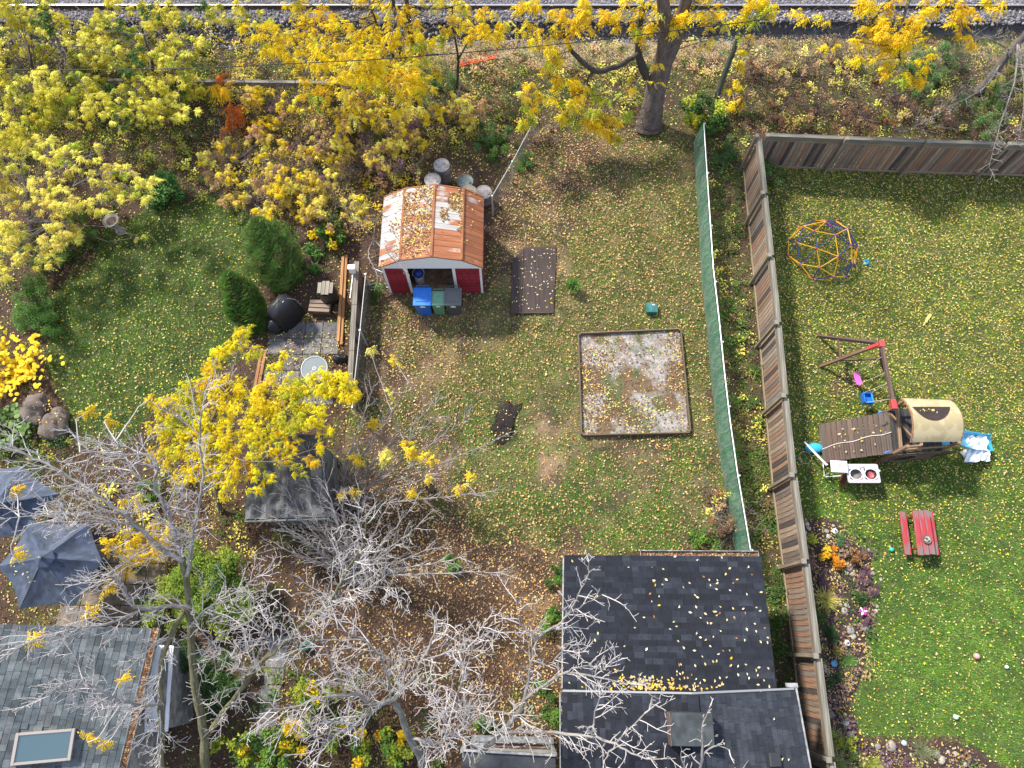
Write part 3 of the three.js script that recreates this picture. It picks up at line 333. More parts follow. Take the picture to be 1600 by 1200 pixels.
// ---------------------------------------------------------------- red shed
{
  const zf = P(680, 457).z, xl = P(610, 457).x, xr = P(755, 457).x, zb = zf - 2.55, o = V((xl + xr) / 2, 0, zf), sd = thing('shed', 'red garden shed with rusty gambrel roof and open doorway', 'shed', o), hw = (xr - xl) / 2, wh = 1.86, D = zf - zb, r = rng(53);
  const red = mat([0.45, 0.024, 0.05], { roughness: 0.7, map: at(T.dirt, 1.2), bumpMap: T.grainB, bumpScale: 0.003 }), trim = mat([0.80, 0.80, 0.83], { roughness: 0.6 }), inside = mat([0.12, 0.08, 0.055], { map: T.grain });
  const dl = P(646, 457).x - o.x, dr = P(713, 457).x - o.x;
  const panel = (x0, x1, name, z = 0) => { const n = Math.round((x1 - x0) / 0.2); for (let k = 0; k < n; k++) { const b = new MB(), w = (x1 - x0) / n; b.box(x0 + (k + 0.5) * w, wh / 2, z, w - 0.006, wh, 0.02, 0, 0, 0, 0.004); b.build(sd, name, red); } };
  panel(-hw, dl - 0.05, 'siding_board'); panel(dr + 0.05, hw, 'siding_board');
  const cr = new MB(); for (let k = 1; k < 9; k++) { cr.box(lerp(dr + 0.07, hw - 0.06, 0.5), k * 0.205, 0.012, hw - dr - 0.13, 0.006, 0.006, 0, 0, 0, 0.001); } cr.build(sd, 'lattice', mat([0.38, 0.06, 0.08]));
  for (const s of [-1, 1]) { const b = new MB(); b.box(s * hw, wh / 2, -D / 2, 0.022, wh, D - 0.03); b.build(sd, 'side_wall', red); } { const b = new MB(); b.box(0, wh / 2, -D, 2 * hw, wh, 0.022); b.build(sd, 'back_wall', red); } { const b = new MB(); b.box(0, 0.03, -D / 2, 2 * hw - 0.05, 0.04, D - 0.05); b.build(sd, 'floor', mat([0.30, 0.20, 0.14], { map: T.dirt, roughness: 0.95 })); }
  for (const [x, w] of [[-hw + 0.03, 0.075], [hw - 0.03, 0.075], [dl - 0.03, 0.1], [dr + 0.03, 0.1]]) { const b = new MB(); b.box(x, wh / 2, 0.022, w, wh, 0.022); b.build(sd, 'door_trim', trim); }
  // gambrel profile: eave, knee, ridge
  const prof = [[-hw - 0.06, 1.88], [P(625, 406, 2.36).x - o.x, 2.34], [P(674, 402, 2.55).x - o.x, 2.55], [P(721, 406, 2.36).x - o.x, 2.34], [hw + 0.06, 1.88]], zF = 0.10, zB = -D - 0.06;
  const gs = new THREE.Shape(); prof.forEach(([x, y], i) => i ? gs.lineTo(x, y - 0.02) : gs.moveTo(x, y - 0.02)); gs.closePath(); for (const z of [0.10, -D]) { const g = new THREE.ExtrudeGeometry(gs, { depth: 0.024, bevelEnabled: false }); const q = part(sd, 'gable', g, trim); q.position.z = z === 0.10 ? 0.095 : z; }
  // boards across each of the four slopes
  const rustTex = (seed, whiteness) => tex(256, (u, v) => { const n = wrapNoise(u + seed, v, 4, 6), f = wrapNoise(u, v + seed, 40, 3, 4); const w = smooth(0.42, 0.62, n + whiteness); return [lerp(0.30, 0.40, w) * (0.5 + 0.9 * f), lerp(0.105, 0.375, w) * (0.5 + 0.9 * f), lerp(0.042, 0.355, w) * (0.6 + 0.7 * f)]; });
  const mm = [rustTex(1, 0.12), rustTex(3, 0.0), rustTex(5, -0.08), rustTex(7, -0.25)].map((t) => mat([1, 1, 1], { map: t, roughness: 0.7, bumpMap: T.grainB, bumpScale: 0.003 }));
  for (let s = 0; s < 4; s++) { const a = prof[s], b = prof[s + 1], len = Math.hypot(b[0] - a[0], b[1] - a[1]), an = Math.atan2(b[1] - a[1], b[0] - a[0]), n = 13, w = (zF - zB) / n; for (let k = 0; k < n; k++) { const front = k / n; const idx = s === 0 ? (r() < 0.85 ? 0 : 1) : s === 1 ? (front > 0.75 ? 2 : r() < 0.6 ? 1 : 0) : s === 2 ? (front > 0.6 ? 3 : front > 0.25 ? 0 : 1) : (r() < (front > 0.55 ? 0.05 : 0.45) ? 1 : 3); const g = chamfer(len, 0.018, w - 0.008, 0.004); const uv = g.attributes.uv, ox = r() * 3, oy = r() * 3; for (let q = 0; q < uv.count; q++) uv.setXY(q, uv.getX(q) * 0.4 + ox, uv.getY(q) * 0.4 + oy); const m = part(sd, 'roof_board', g, mm[idx]); m.position.set((a[0] + b[0]) / 2, (a[1] + b[1]) / 2 + 0.012 + 0.004 * r(), zB + (k + 0.5) * w); m.rotation.z = an; } }
  const bt = mat([0.40, 0.15, 0.055], { map: T.grain, roughness: 0.8 }); for (let s = 1; s < 4; s++) { const b = new MB(); b.box(prof[s][0], prof[s][1] + 0.034, (zF + zB) / 2, 0.085, 0.03, zF - zB); b.build(sd, 'seam_batten', bt); } for (const z of [zF, zB]) for (let s = 0; s < 4; s++) { const b = new MB(); b.beam(V(prof[s][0], prof[s][1] + 0.012, z), V(prof[s + 1][0], prof[s + 1][1] + 0.012, z), 0.05, 0.05); b.build(sd, 'edge_trim', bt); }
  // things seen through the doorway
  const tb = thing('storage_tub', 'white storage tub with blue bag inside the shed doorway', 'tub', V(o.x + dl + 0.22, 0.05, zf - 0.45)); const lt = new THREE.LatheGeometry([[0, 0], [0.17, 0], [0.2, 0.5], [0.22, 0.52], [0.19, 0.5], [0.16, 0.04]].map(([x, y]) => new THREE.Vector2(x, y)), 20); part(tb, 'tub', lt, mat([0.6, 0.62, 0.64], { roughness: 0.5 })); const bg = new THREE.IcosahedronGeometry(0.17, 2); const bp = bg.attributes.position; for (let i = 0; i < bp.count; i++) { const k = 1 + 0.35 * (noise(bp.getX(i) * 14 + 9, bp.getZ(i) * 14 + bp.getY(i) * 9) - 0.5); bp.setXYZ(i, bp.getX(i) * k, bp.getY(i) * k * 0.8, bp.getZ(i) * k); } bg.computeVertexNormals(); const bb = part(tb, 'blue_bag', bg, mat([0.02, 0.06, 0.4], { roughness: 0.4 })); bb.position.y = 0.5;
  const lb = thing('garden_tool', 'long handled garden rake leaning inside right of the shed doorway', 'rake', V(o.x + dr - 0.2, 0.05, zf - 0.5)); const rk = new MB(); rk.tube([V(0, 0, 0.2), V(0.12, 1.5, -0.3)], 0.014, 6); rk.build(lb, 'handle', wood(0.35, 0.27, 0.18)); const rh = new MB(); rh.box(0, 0.03, 0.2, 0.34, 0.02, 0.03); for (let k = 0; k < 9; k++) rh.box(-0.16 + k * 0.04, 0.0, 0.22, 0.008, 0.07, 0.01); rh.build(lb, 'head', mat([0.12, 0.12, 0.13], { metalness: 0.5, roughness: 0.5 }));
  for (const [i, x, z, w, h, d, c] of [[0, dr - 0.15, -1.2, 0.5, 0.45, 0.4, [0.28, 0.24, 0.2]], [1, dl + 0.3, -1.6, 0.6, 0.7, 0.5, [0.16, 0.12, 0.1]]]) { const cr2 = thing('storage_crate', ['pale cardboard crate in the shed behind the rake', 'dark brown crate in the shed behind the white tub'][i], 'crate', V(o.x + x, 0.05, zf + z)); const b = new MB(); b.box(0, h / 2, 0, w, h, d); b.build(cr2, 'body', mat(c, { map: T.grain })); const b2 = new MB(); b2.box(0, h + 0.012, 0, w + 0.03, 0.02, d + 0.03); b2.build(cr2, 'lid', mat(c.map((v) => v * 1.3))); }
  scene.userData.shed = { o, prof, zF, zB };
}

// ---------------------------------------------------------------- bins and drums by the shed
function lathe(pts, seg = 24) { return new THREE.LatheGeometry(pts.map(([x, y]) => new THREE.Vector2(x, y)), seg); }
function frustum(w0, d0, w1, d1, h, c = 0.02) { const g = chamfer(1, 1, 1, c), p = g.attributes.position; for (let i = 0; i < p.count; i++) { const t = p.getY(i) + 0.5; p.setXYZ(i, p.getX(i) * lerp(w0, w1, t), t * h, p.getZ(i) * lerp(d0, d1, t)); } g.computeVertexNormals(); return g; }
function wheelieBin(label, px, py, w, h, c, lidc, emblem) {
  const b = thing('wheelie_bin', label, 'bin', P(px, py), 0, 'wheeled bins in front of the shed'); const m = mat(c, { roughness: 0.42 }), ml = mat(lidc, { roughness: 0.38 }), blk = mat([0.015, 0.015, 0.016], { roughness: 0.6 }), d = w * 1.12;
  b.position.z -= d / 2; part(b, 'body', frustum(w * 0.8, d * 0.72, w, d, h * 0.92, 0.05), m).position.y = 0.05; const fr = new MB(); fr.box(0, h * 0.94, 0, w + 0.04, 0.05, d + 0.04, 0, 0, 0, 0.015); fr.build(b, 'rim', m);
  const lid = new MB(); lid.box(0, h + 0.0, 0.02, w + 0.05, 0.05, d + 0.06, 0.03, 0, 0, 0.02); lid.box(0, h + 0.032, 0.0, w * 0.78, 0.03, d * 0.72, 0.03, 0, 0, 0.012); const L = lid.build(b, 'lid', ml);
  if (emblem) { const t = new THREE.TorusGeometry(w * 0.17, 0.018, 5, 3); t.rotateX(-Math.PI / 2); const e = part(L, 'emblem', t, mat(emblem, { roughness: 0.5 })); e.position.set(0, h + 0.055, 0); e.rotation.y = 0.5; }
  const hd = new MB(); hd.tube([V(-w * 0.4, h * 0.96, -d / 2 - 0.02), V(-w * 0.38, h, -d / 2 - 0.09), V(w * 0.38, h, -d / 2 - 0.09), V(w * 0.4, h * 0.96, -d / 2 - 0.02)], 0.018, 8); hd.build(b, 'handle', m);
  for (const s of [-1, 1]) { const wl = new THREE.CylinderGeometry(0.11, 0.11, 0.05, 20); wl.rotateZ(Math.PI / 2); part(b, 'wheel', wl, blk).position.set(s * w * 0.44, 0.11, -d * 0.38); }
  const lb = part(b, 'label', chamfer(w * 0.34, 0.07, 0.004, 0.001), mat([0.7, 0.71, 0.7], { roughness: 0.5 })); lb.position.set(0, h * 0.80, d / 2 - 0.005); lb.rotation.x = -0.1; const l2 = part(b, 'label', chamfer(w * 0.16, 0.05, 0.004, 0.001), mat([0.7, 0.71, 0.7], { roughness: 0.5 })); l2.position.set(0, h * 0.80 + 0.075, d / 2 + 0.0); l2.rotation.x = -0.1;
  return b;
}
wheelieBin('bright blue recycling bin leftmost of three before the shed', 665, 498, 0.54, 1.08, [0.012, 0.13, 0.55], [0.015, 0.16, 0.62], [0.05, 0.3, 0.8]);
wheelieBin('narrow pale green bin between the blue and grey bins', 688, 496, 0.42, 1.0, [0.11, 0.27, 0.17], [0.13, 0.30, 0.20], [0.2, 0.42, 0.3]);
wheelieBin('dark grey bin rightmost of three before the shed', 711, 497, 0.53, 1.04, [0.07, 0.075, 0.085], [0.10, 0.105, 0.115], null);
[[690, 258, 0.95, [0.46, 0.44, 0.45], [0.36, 0.36, 0.37], 'tall pale topped steel drum standing farthest behind the shed'], [676, 281, 0.95, [0.44, 0.43, 0.44], [0.22, 0.23, 0.24], 'pale topped steel drum touching the middle of the shed back'], [727, 283, 0.75, [0.10, 0.14, 0.15], [0.06, 0.08, 0.09], 'dark blue grey drum standing right behind the shed'], [733, 300, 0.85, [0.50, 0.42, 0.30], [0.25, 0.2, 0.15], 'tan lidded drum half hidden at the shed rear edge'], [756, 300, 0.6, [0.36, 0.33, 0.34], [0.26, 0.24, 0.24], 'dull mauve grey drum by the leaning wire panel']].forEach(([px, py, h, ct, cs, label]) => {
  const d = thing('steel_drum', label, 'drum', P(px, py, h).setY(0), 0, 'steel drums behind the shed'); part(d, 'body', lathe([[0, 0], [0.28, 0], [0.285, h * 0.3], [0.3, h * 0.33], [0.285, h * 0.36], [0.285, h * 0.63], [0.3, h * 0.66], [0.285, h * 0.69], [0.285, h - 0.02], [0.295, h]], 28), mat(cs, { map: T.dirt, roughness: 0.6, metalness: 0.2 })); part(d, 'lid', lathe([[0, h - 0.015], [0.26, h - 0.015], [0.275, h + 0.008], [0.297, h + 0.008], [0.297, h - 0.02]], 28), mat(ct, { map: at(T.dirt, 2), roughness: 0.55 })); const b = part(d, 'bung', new THREE.CylinderGeometry(0.035, 0.035, 0.03, 10), mat(cs)); b.position.set(0.17, h, 0.06);
});

// ---------------------------------------------------------------- things lying in the main yard
{ const q = [[799, 390], [869, 386], [865, 490], [798, 491]].map(([x, y]) => P(x, y)), o = q[0].clone().add(q[2]).multiplyScalar(0.5), b = thing('ground_mat', 'dark brown board mat lying on the grass right of the shed', 'board mat', o); const pb = wood(0.075, 0.052, 0.048), pb2 = wood(0.09, 0.062, 0.055); const l = q.map((p) => p.clone().sub(o)); const lo = l[0].clone().lerp(l[1], 0.27), lb = l[3].clone().lerp(l[2], 0.25); part(b, 'board', slab([l[0].clone().add(V(0.04, 0, 0.5)), lo, lb, l[3]].map((p) => p), 0.006, 0.064), pb2); part(b, 'board', slab([lo.clone().add(V(0.012, 0, 0)), l[1], l[2], lb.clone().add(V(0.012, 0, 0))], 0.006, 0.068), pb); const e = new MB(); e.beam(l[2].clone().setY(0.085), l[3].clone().setY(0.085), 0.03, 0.05); e.build(b, 'edge_batten', pb2); }
{ const q = [[903, 524], [1062, 517], [1077, 678], [908, 682]].map(([x, y]) => P(x, y)), o = q[0].clone().add(q[2]).multiplyScalar(0.5), s = thing('sand_box', 'square timber framed bed of pale gravel in the main yard', 'sandpit', o), l = q.map((p) => p.clone().sub(o)); const tm = [wood(0.24, 0.18, 0.11), wood(0.17, 0.125, 0.085), wood(0.20, 0.14, 0.095), wood(0.19, 0.14, 0.095)];
  for (let i = 0; i < 4; i++) { const a = l[i].clone().setY(0.1), b = l[(i + 1) % 4].clone().setY(0.1), m = new MB(); const d = b.clone().sub(a).normalize().multiplyScalar(0.03); m.beam(a.clone().add(d), b.clone().sub(d), i % 2 ? 0.205 : 0.20, 0.042); m.build(s, 'side_board', tm[i]); } for (const p of l) { const m = new MB(); const q2 = p.clone().multiplyScalar(0.975); m.box(q2.x, 0.1, q2.z, 0.06, 0.21, 0.06); m.build(s, 'corner_post', tm[1]); }
  const t = tex(512, (u, v) => { const n = wrapNoise(u, v, 3.5, 5), f = wrapNoise(u, v, 60, 2), g = wrapNoise(u + 4, v, 5, 4), w = smooth(0.47, 0.62, n); const k = 0.6 + 0.8 * f; const base = g > 0.52 ? [0.10, 0.115, 0.045] : [0.15, 0.10, 0.06]; return base.map((b, i) => lerp(b, [0.33, 0.31, 0.31][i], w * (0.5 + 0.5 * smooth(0.35, 0.6, wrapNoise(u + 7, v + 3, 14, 3)))) * k); }); const sp = part(s, 'gravel_fill', slab(l.map((p) => p.clone().multiplyScalar(0.98)), 0.0, 0.07), mat([1, 1, 1], { map: at(t, 0.3), bumpMap: T.speckB, bumpScale: 0.02, roughness: 1 })); sp.userData.kind = 'stuff'; scene.userData.sandbox = q; }
{ const o = P(1017, 485), b = thing('utility_cover', 'small teal square utility box lid standing in the grass', 'utility box', o, -0.03); part(b, 'box', frustum(0.37, 0.35, 0.34, 0.32, 0.2, 0.04), mat([0.02, 0.12, 0.11], { roughness: 0.6 })); const l = new MB(); l.box(0, 0.215, 0, 0.38, 0.03, 0.36, 0, 0, 0, 0.01); const L = l.build(b, 'lid', mat([0.035, 0.20, 0.19], { roughness: 0.55, map: T.dirt })); const k = new MB(); k.box(0.05, 0.235, -0.1, 0.1, 0.012, 0.05); k.build(L, 'latch', mat([0.45, 0.5, 0.5])); }
{ const o = P(787, 663), g = blobGeo(1, 5, 51, 1.5, 2.4, [0.34, 0.05, 0.56]); g.translate(0, 0.012, 0); const m = part(scene, 'soil_patch', g, mat([0.028, 0.019, 0.017], { map: T.speck, bumpMap: T.speckB, bumpScale: 0.03, roughness: 1 })); m.position.copy(o); m.rotation.y = -0.35; tag(m, 'dark bare patch of dug soil in the middle of the yard', 'soil patch', null, 'stuff'); }
{ const o = P(673, 764), b = thing('black_pot', 'small black plastic pot in leaf litter beside the bare shrub', 'pot', o); part(b, 'pot', lathe([[0, 0], [0.09, 0], [0.13, 0.2], [0.14, 0.21], [0.12, 0.2], [0.08, 0.03], [0, 0.03]], 18), mat([0.012, 0.012, 0.014], { roughness: 0.5 })); part(b, 'soil', new THREE.CylinderGeometry(0.115, 0.115, 0.02, 16), mat([0.03, 0.02, 0.015])).position.y = 0.16; }
{ const o = P(480, 1010), b = thing('watering_can', 'small green plastic can half buried in leaves under bare limb', 'watering can', o, 0.6); const g = mat([0.03, 0.16, 0.09], { roughness: 0.5 }); part(b, 'body', lathe([[0, 0], [0.13, 0], [0.14, 0.22], [0.1, 0.27], [0.08, 0.27]], 18), g); const s = new MB(); s.tube([V(0.12, 0.08, 0), V(0.25, 0.2, 0), V(0.33, 0.3, 0)], [0.03, 0.025, 0.035], 8); s.build(b, 'spout', g); const h = new MB(); h.tube([V(-0.13, 0.06, 0), V(-0.24, 0.18, 0), V(-0.1, 0.3, 0)], 0.014, 6); h.build(b, 'handle', g); }

// ---------------------------------------------------------------- left yard
function blobGeo(r, det, seed, amp = 0.3, fr = 1.6, sc = [1, 1, 1]) { const g = new THREE.IcosahedronGeometry(1, det), p = g.attributes.position; for (let i = 0; i < p.count; i++) { const x = p.getX(i), y = p.getY(i), z = p.getZ(i), k = r * (1 + amp * (fbm(x * fr + seed * 3.7, y * fr + z * fr * 0.7 + seed, 3) + fbm(z * fr + seed, x * fr * 0.6 + y * fr + 5, 3) - 1)); p.setXYZ(i, x * k * sc[0], y * k * sc[1], z * k * sc[2]); } const q = g; q.computeVertexNormals(); return smoothNormals(q); }
function smoothNormals(g) { const m = new Map(), p = g.attributes.position, n = g.attributes.normal, key = (i) => p.getX(i).toFixed(4) + ',' + p.getY(i).toFixed(4) + ',' + p.getZ(i).toFixed(4); for (let i = 0; i < p.count; i++) { const k = key(i), v = m.get(k) ?? V(); v.add(V(n.getX(i), n.getY(i), n.getZ(i))); m.set(k, v); } for (let i = 0; i < p.count; i++) { const v = m.get(key(i)).clone().normalize(); n.setXYZ(i, v.x, v.y, v.z); } return g; }
{ // barbecue under a black cover
  const o = P(452, 498), b = thing('covered_barbecue', 'barbecue under a shiny black cover beside the pointed evergreen', 'barbecue', o, 0.95); const N = 40, M = 16, pos = [], idx = [], uv = []; const sec = (t) => t < 0.62 ? [0.62 - 0.1 * t, 0.38 - 0.05 * t] : [lerp(0.56, 0.0, Math.pow((t - 0.62) / 0.38, 1.6)), lerp(0.35, 0.0, Math.pow((t - 0.62) / 0.38, 1.6))];
  for (let j = 0; j <= M; j++) { const t = j / M, [a, c] = sec(t), y = t < 0.62 ? t / 0.62 * 0.85 : 0.85 + 0.36 * Math.sin((t - 0.62) / 0.38 * Math.PI / 2); for (let i = 0; i <= N; i++) { const an = i / N * 2 * Math.PI, cs = Math.cos(an), sn = Math.sin(an), e = 0.55, fold = 1 + (1 - t) * 0.07 * Math.sin(an * 9 + 2 * Math.sin(an * 2)) + 0.08 * (noise(cs * 3 + 5, sn * 3 + y * 3) - 0.5); pos.push(Math.sign(cs) * Math.pow(Math.abs(cs), e) * a * fold, y + 0.02 * noise(cs * 6, sn * 6 + t), Math.sign(sn) * Math.pow(Math.abs(sn), e) * c * fold); uv.push(i / N, t); } }
  for (let j = 0; j < M; j++) for (let i = 0; i < N; i++) { const a = j * (N + 1) + i; idx.push(a, a + N + 1, a + 1, a + 1, a + N + 1, a + N + 2); } const g = new THREE.BufferGeometry(); g.setAttribute('position', new THREE.Float32BufferAttribute(pos, 3)); g.setAttribute('uv', new THREE.Float32BufferAttribute(uv, 2)); g.setIndex(idx); g.computeVertexNormals(); g.scale(0.84, 1, 0.95); part(b, 'cover', g, mat([0.012, 0.013, 0.018], { roughness: 0.5 })); const lg = part(b, 'label', chamfer(0.06, 0.004, 0.06, 0.001), mat([0.6, 0.6, 0.6])); lg.position.set(0.12, 1.19, 0.08); const cord = new MB(); cord.tube([V(0.3, 1.16, 0.1), V(0.45, 1.0, 0.25), V(0.5, 0.6, 0.33)], 0.008, 5); cord.build(b, 'drawcord', mat([0.3, 0.3, 0.3])); const sh = thing('side_shelf_cover', 'lower black covered heap at the near end of the barbecue', 'covered shelf', P(433, 515), 0.7); const sg = blobGeo(0.4, 4, 3, 0.3, 1.5, [0.75, 0.95, 0.62]); part(sh, 'cover', sg, mat([0.012, 0.014, 0.022], { roughness: 0.35 })).position.y = 0.28; const sgr = new MB(); sgr.tube([V(-0.25, 0.3, 0.2), V(0, 0.36, 0.28), V(0.25, 0.3, 0.2)], 0.008, 5); sgr.build(sh, 'hem_cord', mat([0.05, 0.05, 0.06])); }
{ const o = P(518, 468), b = thing('fire_barrel', 'black barrel with weathered wooden lid beside the orange planks', 'barrel', o); part(b, 'body', lathe([[0, 0], [0.26, 0], [0.33, 0.35], [0.33, 0.5], [0.28, 0.8], [0.29, 0.82]], 26), mat([0.02, 0.02, 0.022], { roughness: 0.45 })); for (let k = 0; k < 4; k++) { const m = new MB(), x = -0.2 + k * 0.133; m.box(x, 0.845, 0, 0.125, 0.025, 2 * Math.sqrt(0.28 ** 2 - x * x * 0.8) * 0.95); m.build(b, 'lid_board', [wood(0.38, 0.33, 0.26), wood(0.32, 0.28, 0.23)][k % 2]); } }
{ const o = P(503, 484), b = thing('log_pile', 'small stack of split boards and logs by the black barrel', 'firewood', o, -0.05); const r = rng(61); for (let k = 0; k < 9; k++) { const m = new MB(), row = Math.floor(k / 3), c = k % 3; if (row < 2) { m.tube([V(-0.4 + 0.1 * r(), 0.07 + row * 0.13, (c - 1) * 0.15), V(0.38, 0.07 + row * 0.13, (c - 1) * 0.15)], 0.065, 9); m.build(b, 'log', bark(0.2, 0.14, 0.1)); } else { m.box(0, 0.3, (c - 1) * 0.16, 0.72, 0.035, 0.13, 0, 0.1 * (r() - 0.5)); m.build(b, 'plank', wood(0.36, 0.27, 0.21)); } } }
{ const a = P(541, 400), c = P(533, 540), b = thing('plank_stack', 'stack of orange brown planks along the left fence', 'planks', a), d = c.clone().sub(a), r = rng(63); for (let k = 0; k < 5; k++) { const m = new MB(), off = V(-0.085 + 0.1 * (k % 2) + 0.02 * r(), 0.03 + 0.045 * Math.floor(k / 2), 0); m.beam(off.clone().add(d.clone().multiplyScalar(0.03 * r())), off.clone().add(d.clone().multiplyScalar(1 - 0.06 * r())), 0.04, 0.1); m.build(b, 'plank', [wood(0.50, 0.24, 0.10), wood(0.56, 0.29, 0.13), wood(0.44, 0.20, 0.085)][k % 3]); } }
{ const a = P(410, 545), c = P(397, 615), b = thing('plank_stack', 'two short orange planks half hidden under yellow foliage', 'planks', a), d = c.clone().sub(a); for (let k = 0; k < 2; k++) { const m = new MB(); m.beam(V(k * 0.13, 0.03, 0.05 * k), V(k * 0.12, 0.03, 0).add(d), 0.04, 0.1); m.build(b, 'plank', wood(0.46, 0.22, 0.10)); } }
{ // paving slabs
  const pv = thing('patio', 'worn grey patio slabs partly covered by leaves in the left yard', 'patio', P(470, 580)), r = rng(67), pm = [mat([0.20, 0.20, 0.205], { map: T.speck, roughness: 0.9 }), mat([0.16, 0.155, 0.16], { map: T.speck, roughness: 0.9 }), mat([0.24, 0.235, 0.23], { map: T.speck, roughness: 0.9 })]; pv.userData.kind = 'structure'; delete pv.userData.category; const sg = chamfer(0.58, 0.05, 0.58, 0.012);
  for (let j = 0; j < 5; j++) for (let i = 0; i < 4; i++) { if (r() < 0.25) continue; const s = part(pv, 'paving_slab', sg, pm[Math.floor(r() * 3)]); s.position.set(-0.9 + i * 0.6, 0.005 + 0.012 * r(), -1.5 + j * 0.6); s.rotation.set(0.01 * (r() - 0.5), 0.02 * (r() - 0.5), 0.01 * (r() - 0.5)); }
  const p2 = thing('path', 'pale grey concrete slabs near the lower left house', 'path', P(425, 1100)); p2.userData.kind = 'structure'; delete p2.userData.category; const s2 = chamfer(0.55, 0.05, 0.42, 0.012); for (let k = 0; k < 9; k++) { const s = part(p2, 'paving_slab', s2, pm[Math.floor(r() * 3)]); s.position.set(0.05 * (r() - 0.5) - 0.06 * k * 0.3, 0.01, -1.6 + k * 0.44); s.rotation.y = 0.04 * (r() - 0.5); }
  const p3 = thing('path', 'sandy paving between the navy parasols and the trees', 'path', P(165, 935)); p3.userData.kind = 'structure'; delete p3.userData.category; const pm3 = [mat([0.27, 0.22, 0.18], { map: T.speck, roughness: 0.95 }), mat([0.23, 0.19, 0.155], { map: T.speck, roughness: 0.95 })]; for (let j = 0; j < 5; j++) for (let i = 0; i < 5; i++) { const s = part(p3, 'paving_slab', sg, pm3[Math.floor(r() * 2)]); s.position.set(-1.0 + i * 0.6, 0.004 + 0.008 * r(), -1.3 + j * 0.6); s.rotation.y = 0.015 * (r() - 0.5); } }
{ const o = P(500, 588), b = thing('garden_table', 'round pale glass garden table on the patio under yellow branches', 'table', o); const h = 0.7; part(b, 'rim', new THREE.TorusGeometry(0.42, 0.025, 8, 32).rotateX(Math.PI / 2), mat([0.3, 0.32, 0.33], { roughness: 0.4, metalness: 0.4 })).position.y = h; part(b, 'top', new THREE.CylinderGeometry(0.41, 0.41, 0.012, 32), mat([0.16, 0.19, 0.20], { roughness: 0.2 })).position.y = h; part(b, 'hole_ring', new THREE.TorusGeometry(0.05, 0.015, 6, 16).rotateX(Math.PI / 2), mat([0.7, 0.7, 0.7])).position.y = h + 0.01; for (let k = 0; k < 4; k++) { const m = new MB(), a = k * Math.PI / 2 + 0.5; m.tube([V(Math.cos(a) * 0.38, h, Math.sin(a) * 0.38), V(Math.cos(a) * 0.3, 0.35, Math.sin(a) * 0.3), V(Math.cos(a) * 0.36, 0, Math.sin(a) * 0.36)], 0.015, 6); m.build(b, 'leg', mat([0.45, 0.46, 0.48], { metalness: 0.5, roughness: 0.4 })); } }
{ const o = P(533, 562), b = thing('black_sack', 'small black plastic sack on the leafy patio by the fence', 'sack', o); part(b, 'sack', blobGeo(0.2, 4, 9, 0.5, 2.2, [1.3, 0.7, 0.8]), mat([0.012, 0.012, 0.014], { roughness: 0.35 })).position.y = 0.1; part(b, 'knot', blobGeo(0.06, 3, 11, 0.4), mat([0.012, 0.012, 0.014], { roughness: 0.4 })).position.set(0.18, 0.2, 0); }
{ const o = P(190, 362), b = thing('bird_bath', 'pale stone bird bath with bowl at the edge of the left lawn', 'bird bath', o); const st = mat([0.42, 0.38, 0.35], { map: T.speck, roughness: 0.9 }); part(b, 'pedestal', lathe([[0, 0], [0.19, 0], [0.18, 0.05], [0.1, 0.1], [0.085, 0.5], [0.12, 0.62]], 24), st); part(b, 'bowl', lathe([[0, 0.62], [0.12, 0.62], [0.27, 0.70], [0.29, 0.73], [0.26, 0.73], [0.15, 0.68], [0, 0.665]], 28), st); part(b, 'dead_leaves', new THREE.CylinderGeometry(0.17, 0.13, 0.02, 18), mat([0.12, 0.075, 0.06], { map: T.speck })).position.y = 0.69; }
{ const rk = mat([0.24, 0.19, 0.16], { map: T.speck, bumpMap: T.speckB, bumpScale: 0.03, roughness: 0.95 }); const o = P(62, 640), b = thing('boulder', 'large rounded grey brown boulder by the round leaved shrub', 'boulder', o); part(b, 'rock', blobGeo(0.56, 5, 21, 1.0, 1.3, [1.0, 0.7, 0.8]), rk).position.y = 0.25; const o2 = P(92, 665), b2 = thing('boulder', 'second grey boulder touching the right of the large boulder', 'boulder', o2); part(b2, 'rock', blobGeo(0.45, 5, 27, 1.0, 1.3, [0.8, 0.75, 1.1]), rk).position.y = 0.2; const o3 = P(392, 322), b3 = thing('tree_stump', 'pale cut tree stump at the top of the left lawn', 'stump', o3); part(b3, 'stump', lathe([[0.3, 0], [0.24, 0.1], [0.22, 0.4], [0.2, 0.41]], 18), bark(0.28, 0.2, 0.15)); part(b3, 'cut_face', new THREE.CylinderGeometry(0.2, 0.2, 0.01, 18), wood(0.55, 0.40, 0.28)).position.y = 0.412; }
